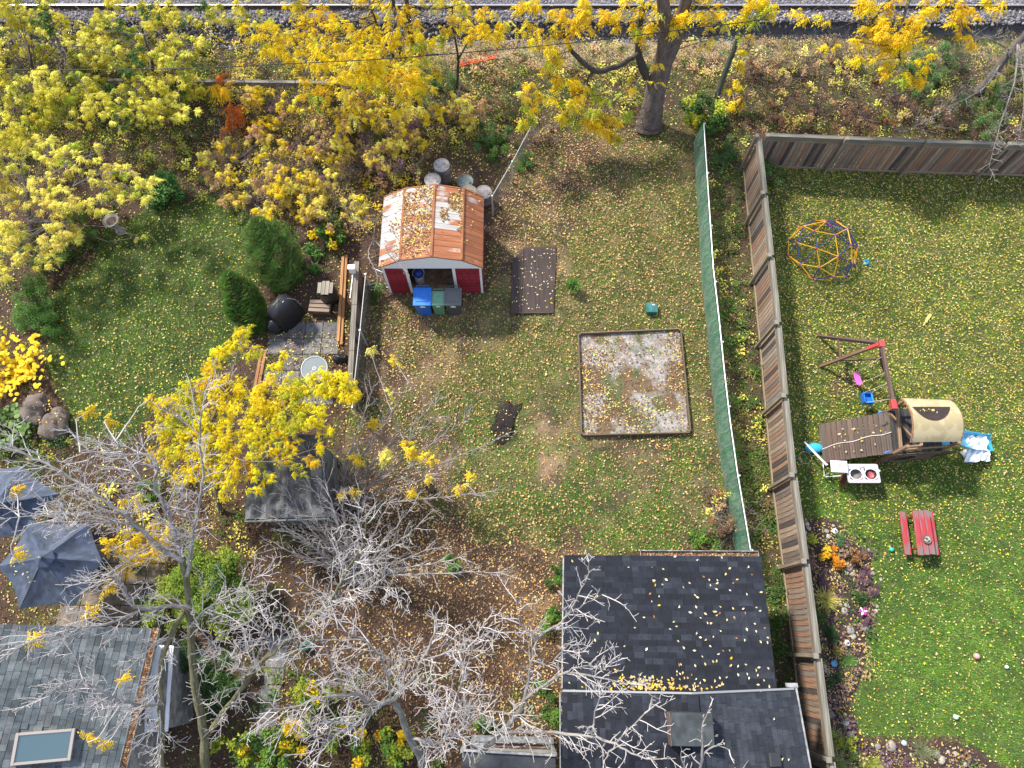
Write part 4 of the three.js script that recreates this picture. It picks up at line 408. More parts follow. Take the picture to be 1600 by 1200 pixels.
// ---------------------------------------------------------------- navy parasols
function parasol(label, hub, ring, h, seed) { // ring: pixel corners, each at its own height
  const t = P(...hub, h), o = t.clone().setY(0), u = thing('garden_parasol', label, 'parasol', o), navy = mat([0.07, 0.098, 0.165], { roughness: 0.72, map: at(T.dirt, 0.6) }); const rim = ring.map(([x, y, hh]) => P(x, y, hh).sub(o)), top = V(0, h, 0), n = rim.length;
  for (let i = 0; i < n; i++) { const a = rim[i], b = rim[(i + 1) % n], N = 12, pos = [], uv = [], idx = []; for (let j = 0; j <= N; j++) for (let k = 0; k <= N; k++) { const p = top.clone().lerp(a.clone().lerp(b, k / N), j / N), e = Math.sin(k / N * Math.PI); p.y -= 0.09 * e * Math.sin(j / N * Math.PI * 0.75) - 0.0; p.sub(V(p.x, 0, p.z).multiplyScalar(0.06 * e * (j / N) ** 2)); p.y += 0.012 * (noise(j * 0.6 + seed, k * 0.6 + i * 9) - 0.5); pos.push(p.x, p.y, p.z); uv.push(j / N * 1.6, k / N * 1.6); } for (let j = 0; j < N; j++) for (let k = 0; k < N; k++) { const q = j * (N + 1) + k; idx.push(q, q + N + 1, q + 1, q + 1, q + N + 1, q + N + 2); } const g = new THREE.BufferGeometry(); g.setAttribute('position', new THREE.Float32BufferAttribute(pos, 3)); g.setAttribute('uv', new THREE.Float32BufferAttribute(uv, 2)); g.setIndex(idx); g.computeVertexNormals(); part(u, 'canopy_panel', g, navy);
    const rb = new MB(); rb.tube([top.clone().add(V(0, -0.04, 0)), a.clone().add(V(0, -0.02, 0))], 0.012, 6); rb.build(u, 'rib', mat([0.05, 0.05, 0.055], { metalness: 0.6, roughness: 0.4 })); }
  const vt = []; for (let i = 0; i < n; i++) vt.push(rim[i].clone().sub(top).setLength(0.30).add(top).add(V(0, 0.05, 0))); const vm = new MB(); for (let i = 0; i < n; i++) { const a = vt[i], b = vt[(i + 1) % n], tt = top.clone().add(V(0, 0.11, 0)); vm.add(quadGeo(tt, a, a.clone().lerp(b, 0.5).add(V(0, -0.005, 0)), tt.clone().add(V(0, -0.0005, 0)))); vm.add(quadGeo(tt, a.clone().lerp(b, 0.5).add(V(0, -0.005, 0)), b, tt.clone().add(V(0, -0.0005, 0)))); } vm.build(u, 'vent', navy); part(u, 'finial', lathe([[0, 0], [0.05, 0], [0.04, 0.03], [0.02, 0.07], [0, 0.075]], 14), mat([0.4, 0.42, 0.45], { metalness: 0.6, roughness: 0.4 })).position.y = h + 0.11; const pl = new MB(); pl.tube([V(0, 0, 0), V(0, h - 0.02, 0)], 0.024, 10); pl.build(u, 'pole', mat([0.12, 0.12, 0.13], { metalness: 0.5, roughness: 0.4 })); part(u, 'base', lathe([[0, 0], [0.28, 0], [0.27, 0.06], [0.05, 0.1], [0.035, 0.3]], 22), mat([0.05, 0.05, 0.055])); return u;
}
parasol('nearer navy blue garden parasol with vent cap above the lower house', [67, 872], [[-4, 885, 2.1], [30, 952, 2.05], [118, 946, 2.05], [160, 878, 2.1], [140, 818, 2.1], [45, 812, 2.1]], 2.72, 3);
parasol('farther navy blue garden parasol at the left edge of the yard', [-8, 788], [[-90, 800, 2.1], [-50, 845, 2.1], [28, 838, 2.1], [92, 772, 2.1], [36, 728, 2.1], [-50, 728, 2.1]], 2.7, 13);

// ---------------------------------------------------------------- play lawn
{ // geodesic climbing dome
  const N = P(1305, 367, 1.12), o = N.clone().setY(0), dm = thing('climbing_dome', 'yellow and blue geodesic climbing dome on the play lawn', 'climbing frame', o), R = 1.22; const ico = new THREE.IcosahedronGeometry(R, 1), p = ico.attributes.position, key = (v) => v.toArray().map((c) => c.toFixed(3)).join(), vs = new Map(), es = new Map();
  // turn an edge midpoint of the icosahedron up
  const base = new THREE.IcosahedronGeometry(1, 0).attributes.position, m0 = V(base.getX(0), base.getY(0), base.getZ(0)).add(V(base.getX(1), base.getY(1), base.getZ(1))).normalize(); const q = new THREE.Quaternion().setFromUnitVectors(m0, V(0, 1, 0)), q2 = new THREE.Quaternion().setFromAxisAngle(V(0, 1, 0), -0.43); const get = (i) => { const v = V(p.getX(i), p.getY(i), p.getZ(i)).applyQuaternion(q).applyQuaternion(q2); const k = key(v); if (!vs.has(k)) vs.set(k, v); return vs.get(k); };
  for (let i = 0; i < p.count; i += 3) { const t = [get(i), get(i + 1), get(i + 2)]; for (let k = 0; k < 3; k++) { const a = t[k], b = t[(k + 1) % 3]; const kk = [key(a), key(b)].sort().join('|'); if (!es.has(kk)) es.set(kk, [a, b]); } }
  const yel = mat([0.78, 0.40, 0.012], { roughness: 0.4 }), blu = mat([0.035, 0.045, 0.20], { roughness: 0.4 }), jt = [mat([0.62, 0.05, 0.28], { roughness: 0.4 }), mat([0.65, 0.04, 0.06], { roughness: 0.4 }), mat([0.30, 0.10, 0.42], { roughness: 0.4 })], r = rng(71); const cut = -0.12, lift = 1.12 - R; let e = 0;
  for (const [a, b] of es.values()) { if (a.y < cut && b.y < cut) continue; const A = a.clone(), B = b.clone(); for (const v of [A, B]) v.y = Math.max(0.0, v.y + lift); if (a.y < cut || b.y < cut) { const lo = a.y < b.y ? A : B; lo.y = 0.0; } const near = Math.min(a.y, b.y) > 0.0; const m = new MB(); m.tube([A, B], 0.019, 8); m.build(dm, 'bar', (near ? r() < 0.5 : r() < 0.42) ? yel : blu); e++; }
  const jg = new THREE.IcosahedronGeometry(0.038, 1); for (const v of vs.values()) if (v.y > cut) { const j = part(dm, 'joint', jg, jt[Math.floor(r() * 3)]); j.position.set(v.x, Math.max(0.03, v.y + lift), v.z); }
  const t = thing('toy_cup', 'small light blue toy lying right of the climbing dome', 'toy', P(1356, 411)); part(t, 'cup', lathe([[0, 0], [0.07, 0], [0.1, 0.13], [0.105, 0.14], [0.08, 0.12], [0, 0.03]], 16), mat([0.05, 0.38, 0.60], { roughness: 0.4 })).rotation.z = 0.9; const hh = new MB(); hh.tube([V(0.02, 0.02, 0.09), V(0.08, 0.03, 0.15), V(0.14, 0.02, 0.1)], 0.012, 6); hh.build(t, 'handle', mat([0.05, 0.38, 0.60], { roughness: 0.4 }));
  const bt = thing('toy_bat', 'pale yellow plastic toy bat lying on the play lawn', 'toy', P(1447, 501), 0.9); const bg = lathe([[0, 0], [0.05, 0.0], [0.055, 0.14], [0.035, 0.30], [0.016, 0.42], [0.018, 0.5], [0, 0.51]], 14); bg.rotateZ(Math.PI / 2); bg.translate(0.25, 0.055, 0); part(bt, 'bat', bg, mat([0.72, 0.62, 0.15], { roughness: 0.45 })); const kn = new THREE.SphereGeometry(0.025, 10, 8); part(bt, 'knob', kn, mat([0.6, 0.5, 0.12])).position.set(-0.26, 0.055, 0);
}
{ // wooden playset: ramp, platform, canvas barrel roof, swing beam
  const A = P(1281, 692, 0.1), B = P(1391, 676, 1.15), o = V((A.x + B.x) / 2 + 0.8, 0, (A.z + B.z) / 2), ps = thing('playset', 'wooden playset with plank ramp, tan barrel roof and swing beam', 'playset', o), r = rng(73), L = (x, y, h) => P(x, y, h).sub(o); const brown = [wood(0.15, 0.10, 0.078), wood(0.12, 0.085, 0.07), wood(0.18, 0.12, 0.09), wood(0.135, 0.105, 0.09)], tan = wood(0.36, 0.215, 0.115), dk = wood(0.13, 0.075, 0.05), red = mat([0.40, 0.05, 0.05], { roughness: 0.5 });
  const tl = L(1279, 665, 0.12), bl = L(1286, 724, 0.12), tr = L(1388, 644, 1.18), br = L(1396, 708, 1.18), n = 13; const prof = (t) => 0.12 + (1.06) * Math.pow(t, 0.75);
  const edge = (t, s) => { const a = tl.clone().lerp(tr, t), b = bl.clone().lerp(br, t); const p = a.lerp(b, s); p.y = prof(t); return p; };
  for (let k = 0; k < n; k++) { const t = (k + 0.5) / n, a = edge(t, -0.0), b = edge(t, 1.0), f = edge(t + 0.5 / n, 0.5), g = edge(t - 0.5 / n, 0.5), w = f.distanceTo(g) - 0.008, up = f.clone().sub(g).normalize(), al = b.clone().sub(a), len = al.length(); al.normalize(); const nor = al.clone().cross(up).normalize(); if (nor.y < 0) nor.negate(); const m = part(ps, 'ramp_board', chamfer(len + 0.03 * r(), 0.03, w, 0.006), brown[Math.floor(r() * 4)]); const z = al.clone().cross(nor); m.matrixAutoUpdate = true; m.quaternion.setFromRotationMatrix(new THREE.Matrix4().makeBasis(al, nor, z)); m.position.copy(a.add(b).multiplyScalar(0.5)); }
  for (const s of [0.03, 0.97]) { const m = new MB(), pts = []; for (let k = 0; k <= 8; k++) { const p = edge(k / 8, s); p.y -= 0.07; pts.push(p); } for (let k = 0; k < 8; k++) m.beam(pts[k], pts[k + 1], 0.1, 0.04); m.build(ps, 'ramp_side', dk); }
  { const m = new MB(), pts = []; for (let k = 0; k <= 14; k++) { const t = 1 - k / 14, p = edge(t, lerp(0.5, 0.62, k / 14) + 0.02 * Math.sin(k)); p.y += 0.035 + 0.01 * Math.sin(k * 2.2); pts.push(p); } m.tube(pts, 0.014, 6); m.build(ps, 'rope', mat([0.55, 0.5, 0.45])); }
  // platform
  const ph = 1.12, pq = [L(1390, 640, ph), L(1462, 636, ph), L(1474, 702, ph), L(1396, 708, ph)]; for (let k = 0; k < 10; k++) { const m = new MB(), a = pq[0].clone().lerp(pq[1], (k + 0.5) / 10), b = pq[3].clone().lerp(pq[2], (k + 0.5) / 10); m.beam(a.setY(ph - 0.03), b.setY(ph - 0.03), 0.028, pq[0].distanceTo(pq[1]) / 10 - 0.008); m.build(ps, 'platform_board', mat([0.06, 0.055, 0.06], { map: woodMap })); }
  const rh = 1.92; const e0 = L(1409, 622, rh), e1 = L(1484, 625, rh), e2 = L(1501, 690, rh), e3 = L(1424, 691, rh); for (const p of pq) { const m = new MB(); m.beam(p.clone().setY(0), p.clone().setY(rh + 0.02), 0.09, 0.09); m.build(ps, 'post', tan); }
  const rail = (a, b, h, mtl = tan, w = 0.09, d = 0.045) => { const m = new MB(); m.beam(a.clone().setY(h), b.clone().setY(h), w, d); m.build(ps, 'rail', mtl); }; rail(pq[0], pq[3], 1.55, wood(0.38, 0.25, 0.15), 0.08, 0.08); const mid0 = pq[0].clone().lerp(pq[1], 0.28), mid3 = pq[3].clone().lerp(pq[2], 0.28); rail(mid0, mid3, 1.86, wood(0.40, 0.25, 0.14), 0.08, 0.08); rail(pq[3], pq[2], 1.5); rail(pq[3], mid3, 1.86); rail(pq[0], pq[1], 1.5, dk); rail(pq[0], mid0, 1.86, dk); rail(pq[1], pq[2], 1.55, dk);
  { const m = new MB(); m.beam(pq[0].clone().setY(1.0), mid3.clone().setY(1.84), 0.05, 0.05); m.build(ps, 'brace', tan); }
  // skirt wall with round window, facing the viewer
  { const a = pq[3].clone().add(V(0, 0, 0.05)), b = pq[2].clone().add(V(0, 0, 0.05)), len = a.distanceTo(b), an = Math.atan2(-(b.z - a.z), b.x - a.x); for (let k = 0; k < 5; k++) { const y0 = 0.12 + k * 0.2; const ring = Math.abs(y0 + 0.1 - 0.62) < 0.36; const half = ring ? Math.sqrt(Math.max(0, 0.36 ** 2 - (y0 + 0.1 - 0.62) ** 2)) : 0; const c = -len / 2 + len * 0.36; for (const [s, e] of ring ? [[-len / 2, c - half], [c + half, len / 2]] : [[-len / 2, len / 2]]) { if (e - s < 0.05) continue; const m = new MB(); m.box((s + e) / 2, y0 + 0.1, 0, e - s, 0.19, 0.025); const q = m.build(ps, 'wall_board', [dk, brown[2], wood(0.17, 0.10, 0.07)][k % 3]); q.position.set((a.x + b.x) / 2, 0, (a.z + b.z) / 2); q.rotation.y = an; } }
    const tr2 = part(ps, 'window_ring', new THREE.TorusGeometry(0.37, 0.03, 8, 32), wood(0.2, 0.12, 0.085)); tr2.position.set((a.x + b.x) / 2, 0.62, (a.z + b.z) / 2 + 0.02); tr2.rotation.y = an; tr2.translateX(-len * 0.14); const bkg = part(ps, 'window_net', new THREE.CircleGeometry(0.36, 28), mat([0.02, 0.018, 0.018])); bkg.position.copy(tr2.position).add(V(0, 0, -0.05)); bkg.rotation.y = an; const br2 = new MB(); br2.beam(b.clone().setY(1.0), b.clone().add(V(0.45, 0, 0.0)).setY(1.02), 0.08, 0.06); br2.beam(b.clone().setY(0.35), b.clone().add(V(0.42, 0, 0)).setY(0.98), 0.06, 0.05); br2.build(ps, 'bracket', dk); }
  // canvas roof
  { const N = 18, M = 10, pos = [], uv = [], idx = []; for (let i = 0; i <= N; i++) for (let k = 0; k <= M; k++) { const t = i / N, a = e0.clone().lerp(e3, t).lerp(e1.clone().lerp(e2, t), k / M), y = rh + 0.34 * Math.pow(Math.sin(Math.PI * t), 0.8) + 0.006 * (noise(i, k) - 0.5); const sag = 0.05 * Math.exp(-(((k / M - 0.42) / 0.3) ** 2) - ((t - 0.4) / 0.15) ** 2); pos.push(a.x, y - sag, a.z); uv.push(k / M * 1.4, t * 1.4); } for (let i = 0; i < N; i++) for (let k = 0; k < M; k++) { const q = i * (M + 1) + k; idx.push(q, q + M + 1, q + 1, q + 1, q + M + 1, q + M + 2); } const g = new THREE.BufferGeometry(); g.setAttribute('position', new THREE.Float32BufferAttribute(pos, 3)); g.setAttribute('uv', new THREE.Float32BufferAttribute(uv, 2)); g.setIndex(idx); g.computeVertexNormals(); const rt = tex(256, (u, v) => { const n = wrapNoise(u, v, 6, 5), s = smooth(0.40, 0.62, n); return [lerp(0.34, 0.42, s), lerp(0.28, 0.35, s), lerp(0.16, 0.21, s)]; }); const roof = part(ps, 'canvas_roof', g, mat([1, 1, 1], { map: rt, roughness: 0.85 }));
    const hl = new THREE.Shape(); hl.moveTo(-0.56, -0.14); hl.lineTo(0.56, -0.14); hl.quadraticCurveTo(0.36, 0.3, 0.0, 0.3); hl.quadraticCurveTo(-0.36, 0.3, -0.56, -0.14); const hg = new THREE.ShapeGeometry(hl, 20); hg.rotateX(-Math.PI / 2); hg.scale(1, 1, -1); const hp = hg.attributes.position; const c = e0.clone().add(e1).add(e2).add(e3).multiplyScalar(0.25).add(V(-0.08, 0, -0.19)); const D = Math.abs(e3.z - e0.z); for (let i = 0; i < hp.count; i++) { const z = hp.getZ(i) + c.z, t = clamp((z - e0.z) / D, 0.01, 0.99), x = hp.getX(i) + c.x, k = (x - e0.x) / (e1.x - e0.x); hp.setXYZ(i, x, rh + 0.34 * Math.pow(Math.sin(Math.PI * t), 0.8) + 0.012 - 0.05 * Math.exp(-(((k - 0.42) / 0.3) ** 2) - ((t - 0.4) / 0.15) ** 2), z); } hg.computeVertexNormals(); part(roof, 'dark_hollow', hg, mat([0.045, 0.03, 0.028], { roughness: 0.9, map: T.speck })); scene.userData.hollow = c.clone().add(o).setY(rh + 0.33);
    for (const [a, b] of [[e0, e3], [e1, e2]]) { const m = new MB(), pts = []; for (let i = 0; i <= 12; i++) { const p = a.clone().lerp(b, i / 12); p.y = rh - 0.025 + 0.34 * Math.pow(Math.sin(Math.PI * i / 12), 0.8); pts.push(p); } for (let i = 0; i < 12; i++) m.beam(pts[i], pts[i + 1], 0.04, 0.06); m.build(ps, 'roof_arch', tan); } }
  // swing beam and A-frame
  const s0 = L(1377, 537, 2.15), s1 = L(1396, 632, 2.15); { const m = new MB(); m.beam(s0, s1, 0.12, 0.09); m.build(ps, 'swing_beam', wood(0.16, 0.10, 0.085)); const b = new MB(); b.box(s0.x, s0.y, s0.z + 0.02, 0.17, 0.15, 0.2); b.build(ps, 'bracket', red); const b2 = new MB(); b2.box(s1.x, s1.y, s1.z, 0.15, 0.13, 0.3); b2.build(ps, 'bracket', red); const rg = new MB(); rg.beam(s0.clone().add(V(-0.05, -0.05, 0)), s0.clone().lerp(L(1281, 573, 0), 0.2), 0.1, 0.11); rg.build(ps, 'bracket', red); }
  for (const [f, w] of [[L(1281, 573, 0), wood(0.22, 0.13, 0.08)], [L(1378, 570, 0), wood(0.15, 0.09, 0.06)], [L(1277, 525, 0), wood(0.12, 0.08, 0.07)]]) { const m = new MB(); m.beam(f, s0, 0.1, 0.09); m.build(ps, 'swing_leg', w); } { const m = new MB(), a = L(1281, 573, 0).lerp(s0, 0.3), b = L(1378, 570, 0).lerp(s0, 0.3); m.beam(a, b, 0.08, 0.05); m.beam(L(1277, 525, 0).lerp(s0, 0.35), L(1281, 573, 0).lerp(s0, 0.35), 0.08, 0.05); m.build(ps, 'cross_brace', wood(0.17, 0.105, 0.07)); }
  // swings hang from the beam
  const rope = mat([0.6, 0.56, 0.42], { roughness: 0.8 }); const hang = (t) => s0.clone().lerp(s1, t).add(V(0, -0.06, 0)); { const sw = thing('swing', 'pink plastic swing seat hanging from the playset beam', 'swing', P(1340, 592, 0.55)); const oo = sw.position; const g = new THREE.CylinderGeometry(0.26, 0.26, 0.17, 16, 2, true, -0.75, 1.5); g.rotateZ(Math.PI / 2); g.rotateY(Math.PI / 2 + 0.16); g.rotateX(Math.PI); const q = new THREE.BoxGeometry(0.2, 0.025, 0.42, 2, 1, 10), qp = q.attributes.position; for (let i = 0; i < qp.count; i++) qp.setY(i, qp.getY(i) + 0.9 * qp.getZ(i) ** 2); q.computeVertexNormals(); q.rotateY(0.12); part(sw, 'seat', q, mat([0.55, 0.10, 0.40], { roughness: 0.45 })); for (const [z, t] of [[-0.2, 0.2], [0.2, 0.47]]) { const m = new MB(); m.tube([V(0, 0.05, z), hang(t).add(o).sub(oo)], 0.009, 5); m.build(sw, 'rope', rope); } }
  { const sw = thing('swing', 'blue bucket toddler swing hanging from the playset beam', 'swing', P(1353, 624, 0.5)); const oo = sw.position, bl = mat([0.01, 0.16, 0.62], { roughness: 0.4 }); const m = new MB(); m.box(0, 0, 0, 0.3, 0.03, 0.32); m.box(-0.155, 0.13, 0, 0.025, 0.28, 0.34, 0, 0, 0.12); m.box(0.02, 0.08, -0.165, 0.28, 0.16, 0.025); m.box(0.02, 0.08, 0.165, 0.28, 0.16, 0.025); m.box(0.155, 0.06, 0, 0.025, 0.1, 0.3); m.build(sw, 'bucket', bl); const tb = new MB(); tb.box(0.13, 0.16, 0, 0.05, 0.05, 0.32); tb.build(sw, 'bar', mat([0.02, 0.2, 0.7], { roughness: 0.4 })); for (const [z, x, t] of [[-0.16, -0.14, 0.64], [-0.16, 0.14, 0.64], [0.16, -0.14, 0.9], [0.16, 0.14, 0.9]]) { const q = new MB(); q.tube([V(x, 0.16, z), hang(t).add(o).sub(oo)], 0.008, 5); q.build(sw, 'rope', rope); } }
  for (const [x, y, h] of [[1376, 645, 1.5], [1387, 707, 1.55]]) { const m = new MB(), p = L(x, y, h); m.tube([p.clone().add(V(-0.09, 0, 0.03)), p.clone().add(V(-0.07, 0.06, 0)), p.clone().add(V(0.06, 0.06, -0.02)), p.clone().add(V(0.09, 0, -0.03))], 0.022, 8); m.build(ps, 'hand_grip', mat([0.015, 0.19, 0.55], { roughness: 0.4 })); }
  // slide with sheet
  const sb = mat([0.02, 0.36, 0.58], { roughness: 0.35 }); { const sl = thing('play_slide', 'sky blue slide leaving the right side of the playset', 'slide', P(1525, 700)); const a = pq[1].clone().lerp(pq[2], 0.72).add(o).sub(sl.position).setY(1.08), b = P(1548, 695, 0.1).sub(sl.position), N = 14, pos = [], uv = [], idx = [], pr = [[-0.27, 0.16], [-0.24, 0.02], [0, 0], [0.24, 0.02], [0.27, 0.16]]; for (let i = 0; i <= N; i++) { const t = i / N, c = a.clone().lerp(b, t); c.y = lerp(1.08, 0.12, smooth(0, 1.05, t)) + 0.05 * Math.sin(t * 9); for (const [z, y] of pr) { pos.push(c.x, c.y + y, c.z + z); uv.push(t, z); } } const K = pr.length; for (let i = 0; i < N; i++) for (let k = 0; k < K - 1; k++) { const q = i * K + k; idx.push(q, q + 1, q + K, q + 1, q + K + 1, q + K); } const g = new THREE.BufferGeometry(); g.setAttribute('position', new THREE.Float32BufferAttribute(pos, 3)); g.setAttribute('uv', new THREE.Float32BufferAttribute(uv, 2)); g.setIndex(idx); g.computeVertexNormals(); part(sl, 'chute', g, sb); const lp = new MB(); lp.tube([a.clone().add(V(0, 0.17, -0.27)), b.clone().add(V(0, 0.17, -0.27))], 0.02, 6); lp.build(sl, 'side_lip', sb);
    const sh = thing('plastic_sheet', 'crumpled white plastic sheet draped over the end of the slide', 'plastic sheet', P(1527, 698, 0.5).setY(0)); const N2 = 34, gg = new THREE.PlaneGeometry(0.95, 0.95, N2, N2); gg.rotateX(-Math.PI / 2); const gp = gg.attributes.position; for (let i = 0; i < gp.count; i++) { const x = gp.getX(i), z = gp.getZ(i), e = 0.12 * fbm(x * 3 + 9, z * 3, 2); const rr = 1 - 0.3 * (noise(Math.atan2(z, x) * 2.2 + 5, 3) - 0.2); gp.setXYZ(i, x * rr * 1.0, 0.28 - 0.36 * Math.max(0, Math.abs(z) - 0.24) - 0.18 * x + 0.24 * (fbm(x * 5 + 2, z * 5 + 4, 4) - 0.4) + 0.05 * Math.abs(Math.sin(x * 11 + z * 7 + 3 * noise(x * 4, z * 4))), z * rr); } gg.computeVertexNormals(); part(sh, 'sheet', gg, mat([0.70, 0.72, 0.76], { roughness: 0.4 })).position.y = 0.16; const fp = new THREE.PlaneGeometry(0.5, 0.4, 16, 16); fp.rotateX(-Math.PI / 2); const f2 = fp.attributes.position; for (let i = 0; i < f2.count; i++) f2.setY(i, 0.16 * fbm(f2.getX(i) * 6 + 3, f2.getZ(i) * 6, 3) + 0.03); fp.computeVertexNormals(); const fl = part(sh, 'sheet_corner', fp, mat([0.66, 0.70, 0.76], { roughness: 0.4 })); fl.position.copy(P(1513, 711).sub(sh.position)); fl.rotation.y = 0.4; }
  // toppled toy hoop at the foot of the ramp
  { const hp = thing('toy_hoop', 'white toy basketball hoop with blue base leaning at the ramp foot', 'toy hoop', P(1272, 705)); const oo = hp.position, wm = mat([0.74, 0.75, 0.76], { roughness: 0.4 }), bs = mat([0.03, 0.36, 0.55], { roughness: 0.4 }); part(hp, 'base', blobGeo(0.27, 4, 31, 0.15, 1.2, [1.1, 0.45, 0.6]), bs).position.copy(P(1272, 700, 0.1).sub(oo)); const pl = new MB(); pl.tube([P(1257, 691, 0.35).sub(oo), P(1292, 727, 0.75).sub(oo)], 0.035, 10); pl.build(hp, 'pole', wm); const bb = new MB(); bb.box(0, 0, 0, 0.5, 0.04, 0.36, 0.05, -0.05, 0.03); const bp = bb.build(hp, 'backboard', wm); bp.position.copy(P(1311, 729, 0.75).sub(oo)); const dm = mat([0.05, 0.05, 0.055]); for (const [x, z, s] of [[0.02, -0.04, 0.035], [0.07, -0.01, 0.03], [-0.02, 0.01, 0.025], [0.04, 0.05, 0.03]]) part(bp, 'mark', chamfer(s * 1.4, 0.006, s, 0.002), dm).position.set(x, 0.026, z); const lg = new MB(); for (const [x, y] of [[1286, 724], [1288, 745], [1322, 743]]) lg.tube([P(x, y, 0.1).sub(oo), P(lerp(x, 1311, 0.3), lerp(y, 729, 0.35), 0.72).sub(oo)], 0.02, 6); lg.tube([P(1286, 724, 0.12).sub(oo), P(1288, 745, 0.12).sub(oo), P(1322, 743, 0.12).sub(oo)], 0.018, 6); lg.build(hp, 'frame', wm); const rg = part(hp, 'ring', new THREE.TorusGeometry(0.2, 0.01, 6, 28).rotateX(Math.PI / 2), mat([0.5, 0.5, 0.48])); rg.position.copy(P(1258, 715, 0.02).sub(oo)); }
  // play sink
  { const sk = thing('play_sink', 'grey toy kitchen sink with two basins beside the playset', 'toy sink', P(1349, 750)); const oo = sk.position, h = 0.62, gy = mat([0.46, 0.44, 0.47], { roughness: 0.45 }), wm = mat([0.74, 0.74, 0.76], { roughness: 0.4 }), in1 = mat([0.22, 0.20, 0.20], { map: T.dirt }); const c = P(1348, 740, h).sub(oo), W = 0.98, Dp = 0.58; const top = new THREE.Shape(); const rr = (s, x, y, w, hh, r2) => { s.moveTo(x + r2, y); s.lineTo(x + w - r2, y); s.quadraticCurveTo(x + w, y, x + w, y + r2); s.lineTo(x + w, y + hh - r2); s.quadraticCurveTo(x + w, y + hh, x + w - r2, y + hh); s.lineTo(x + r2, y + hh); s.quadraticCurveTo(x, y + hh, x, y + hh - r2); s.lineTo(x, y + r2); s.quadraticCurveTo(x, y, x + r2, y); }; rr(top, -W / 2, -Dp / 2, W, Dp, 0.05); for (const x of [-0.43, 0.03]) { const ho = new THREE.Path(); rr(ho, x, -0.2, 0.4, 0.34, 0.06); top.holes.push(ho); } const tg = new THREE.ExtrudeGeometry(top, { depth: 0.03, bevelEnabled: true, bevelSize: 0.008, bevelThickness: 0.008, bevelSegments: 1 }); tg.rotateX(-Math.PI / 2); part(sk, 'counter', tg, gy).position.copy(c); for (const x of [-0.23, 0.23]) { const rim = new THREE.TorusGeometry(0.19, 0.018, 6, 24); rim.rotateX(Math.PI / 2); rim.scale(1.05, 1, 0.9); part(sk, 'basin_rim', rim, wm).position.copy(c).add(V(x, 0.045, -0.03 + 0.06)); const bas = lathe([[0, 0], [0.15, 0.01], [0.19, 0.16]], 22); bas.scale(1.05, 1, 0.9); const bm = part(sk, 'basin', bas, in1); bm.position.copy(c).add(V(x, -0.12, 0.03)); } const ft = new MB(); ft.tube([c.clone().add(V(0, 0.04, -0.2)), c.clone().add(V(0, 0.22, -0.2)), c.clone().add(V(0, 0.25, -0.12)), c.clone().add(V(0, 0.2, -0.06))], 0.018, 8); ft.box(c.x - 0.08, c.y + 0.06, c.z - 0.2, 0.05, 0.05, 0.05); ft.box(c.x + 0.08, c.y + 0.06, c.z - 0.2, 0.05, 0.05, 0.05); ft.build(sk, 'tap', mat([0.62, 0.63, 0.66], { roughness: 0.25 })); for (const sx of [-1, 1]) { const lg = new MB(); lg.box(c.x + sx * 0.42, c.y / 2, c.z, 0.06, c.y, 0.46); lg.build(sk, 'leg', wood(0.22, 0.10, 0.06)); } const ft2 = new MB(); ft2.beam(P(1314, 762).sub(oo), P(1328, 752, 0.2).sub(oo), 0.08, 0.05); ft2.build(sk, 'foot', wood(0.26, 0.11, 0.06)); const kn = part(sk, 'knob', new THREE.SphereGeometry(0.035, 10, 8), wm); kn.position.copy(c).add(V(W / 2 + 0.02, 0.03, -0.08));
    const pot = thing('toy_bowl', 'pink toy bowl lying in the right basin of the toy sink', 'toy bowl', c.clone().add(oo).add(V(0.23, -0.05, 0.05))); part(pot, 'bowl', lathe([[0, 0], [0.07, 0.0], [0.11, 0.07], [0.1, 0.07], [0.05, 0.02], [0, 0.02]], 16), mat([0.5, 0.08, 0.09], { roughness: 0.5 })); const ph2 = new MB(); ph2.tube([V(0.09, 0.07, 0), V(0.14, 0.09, -0.06), V(0.15, 0.09, -0.12)], 0.014, 6); ph2.build(pot, 'handle', mat([0.03, 0.03, 0.03])); }
}
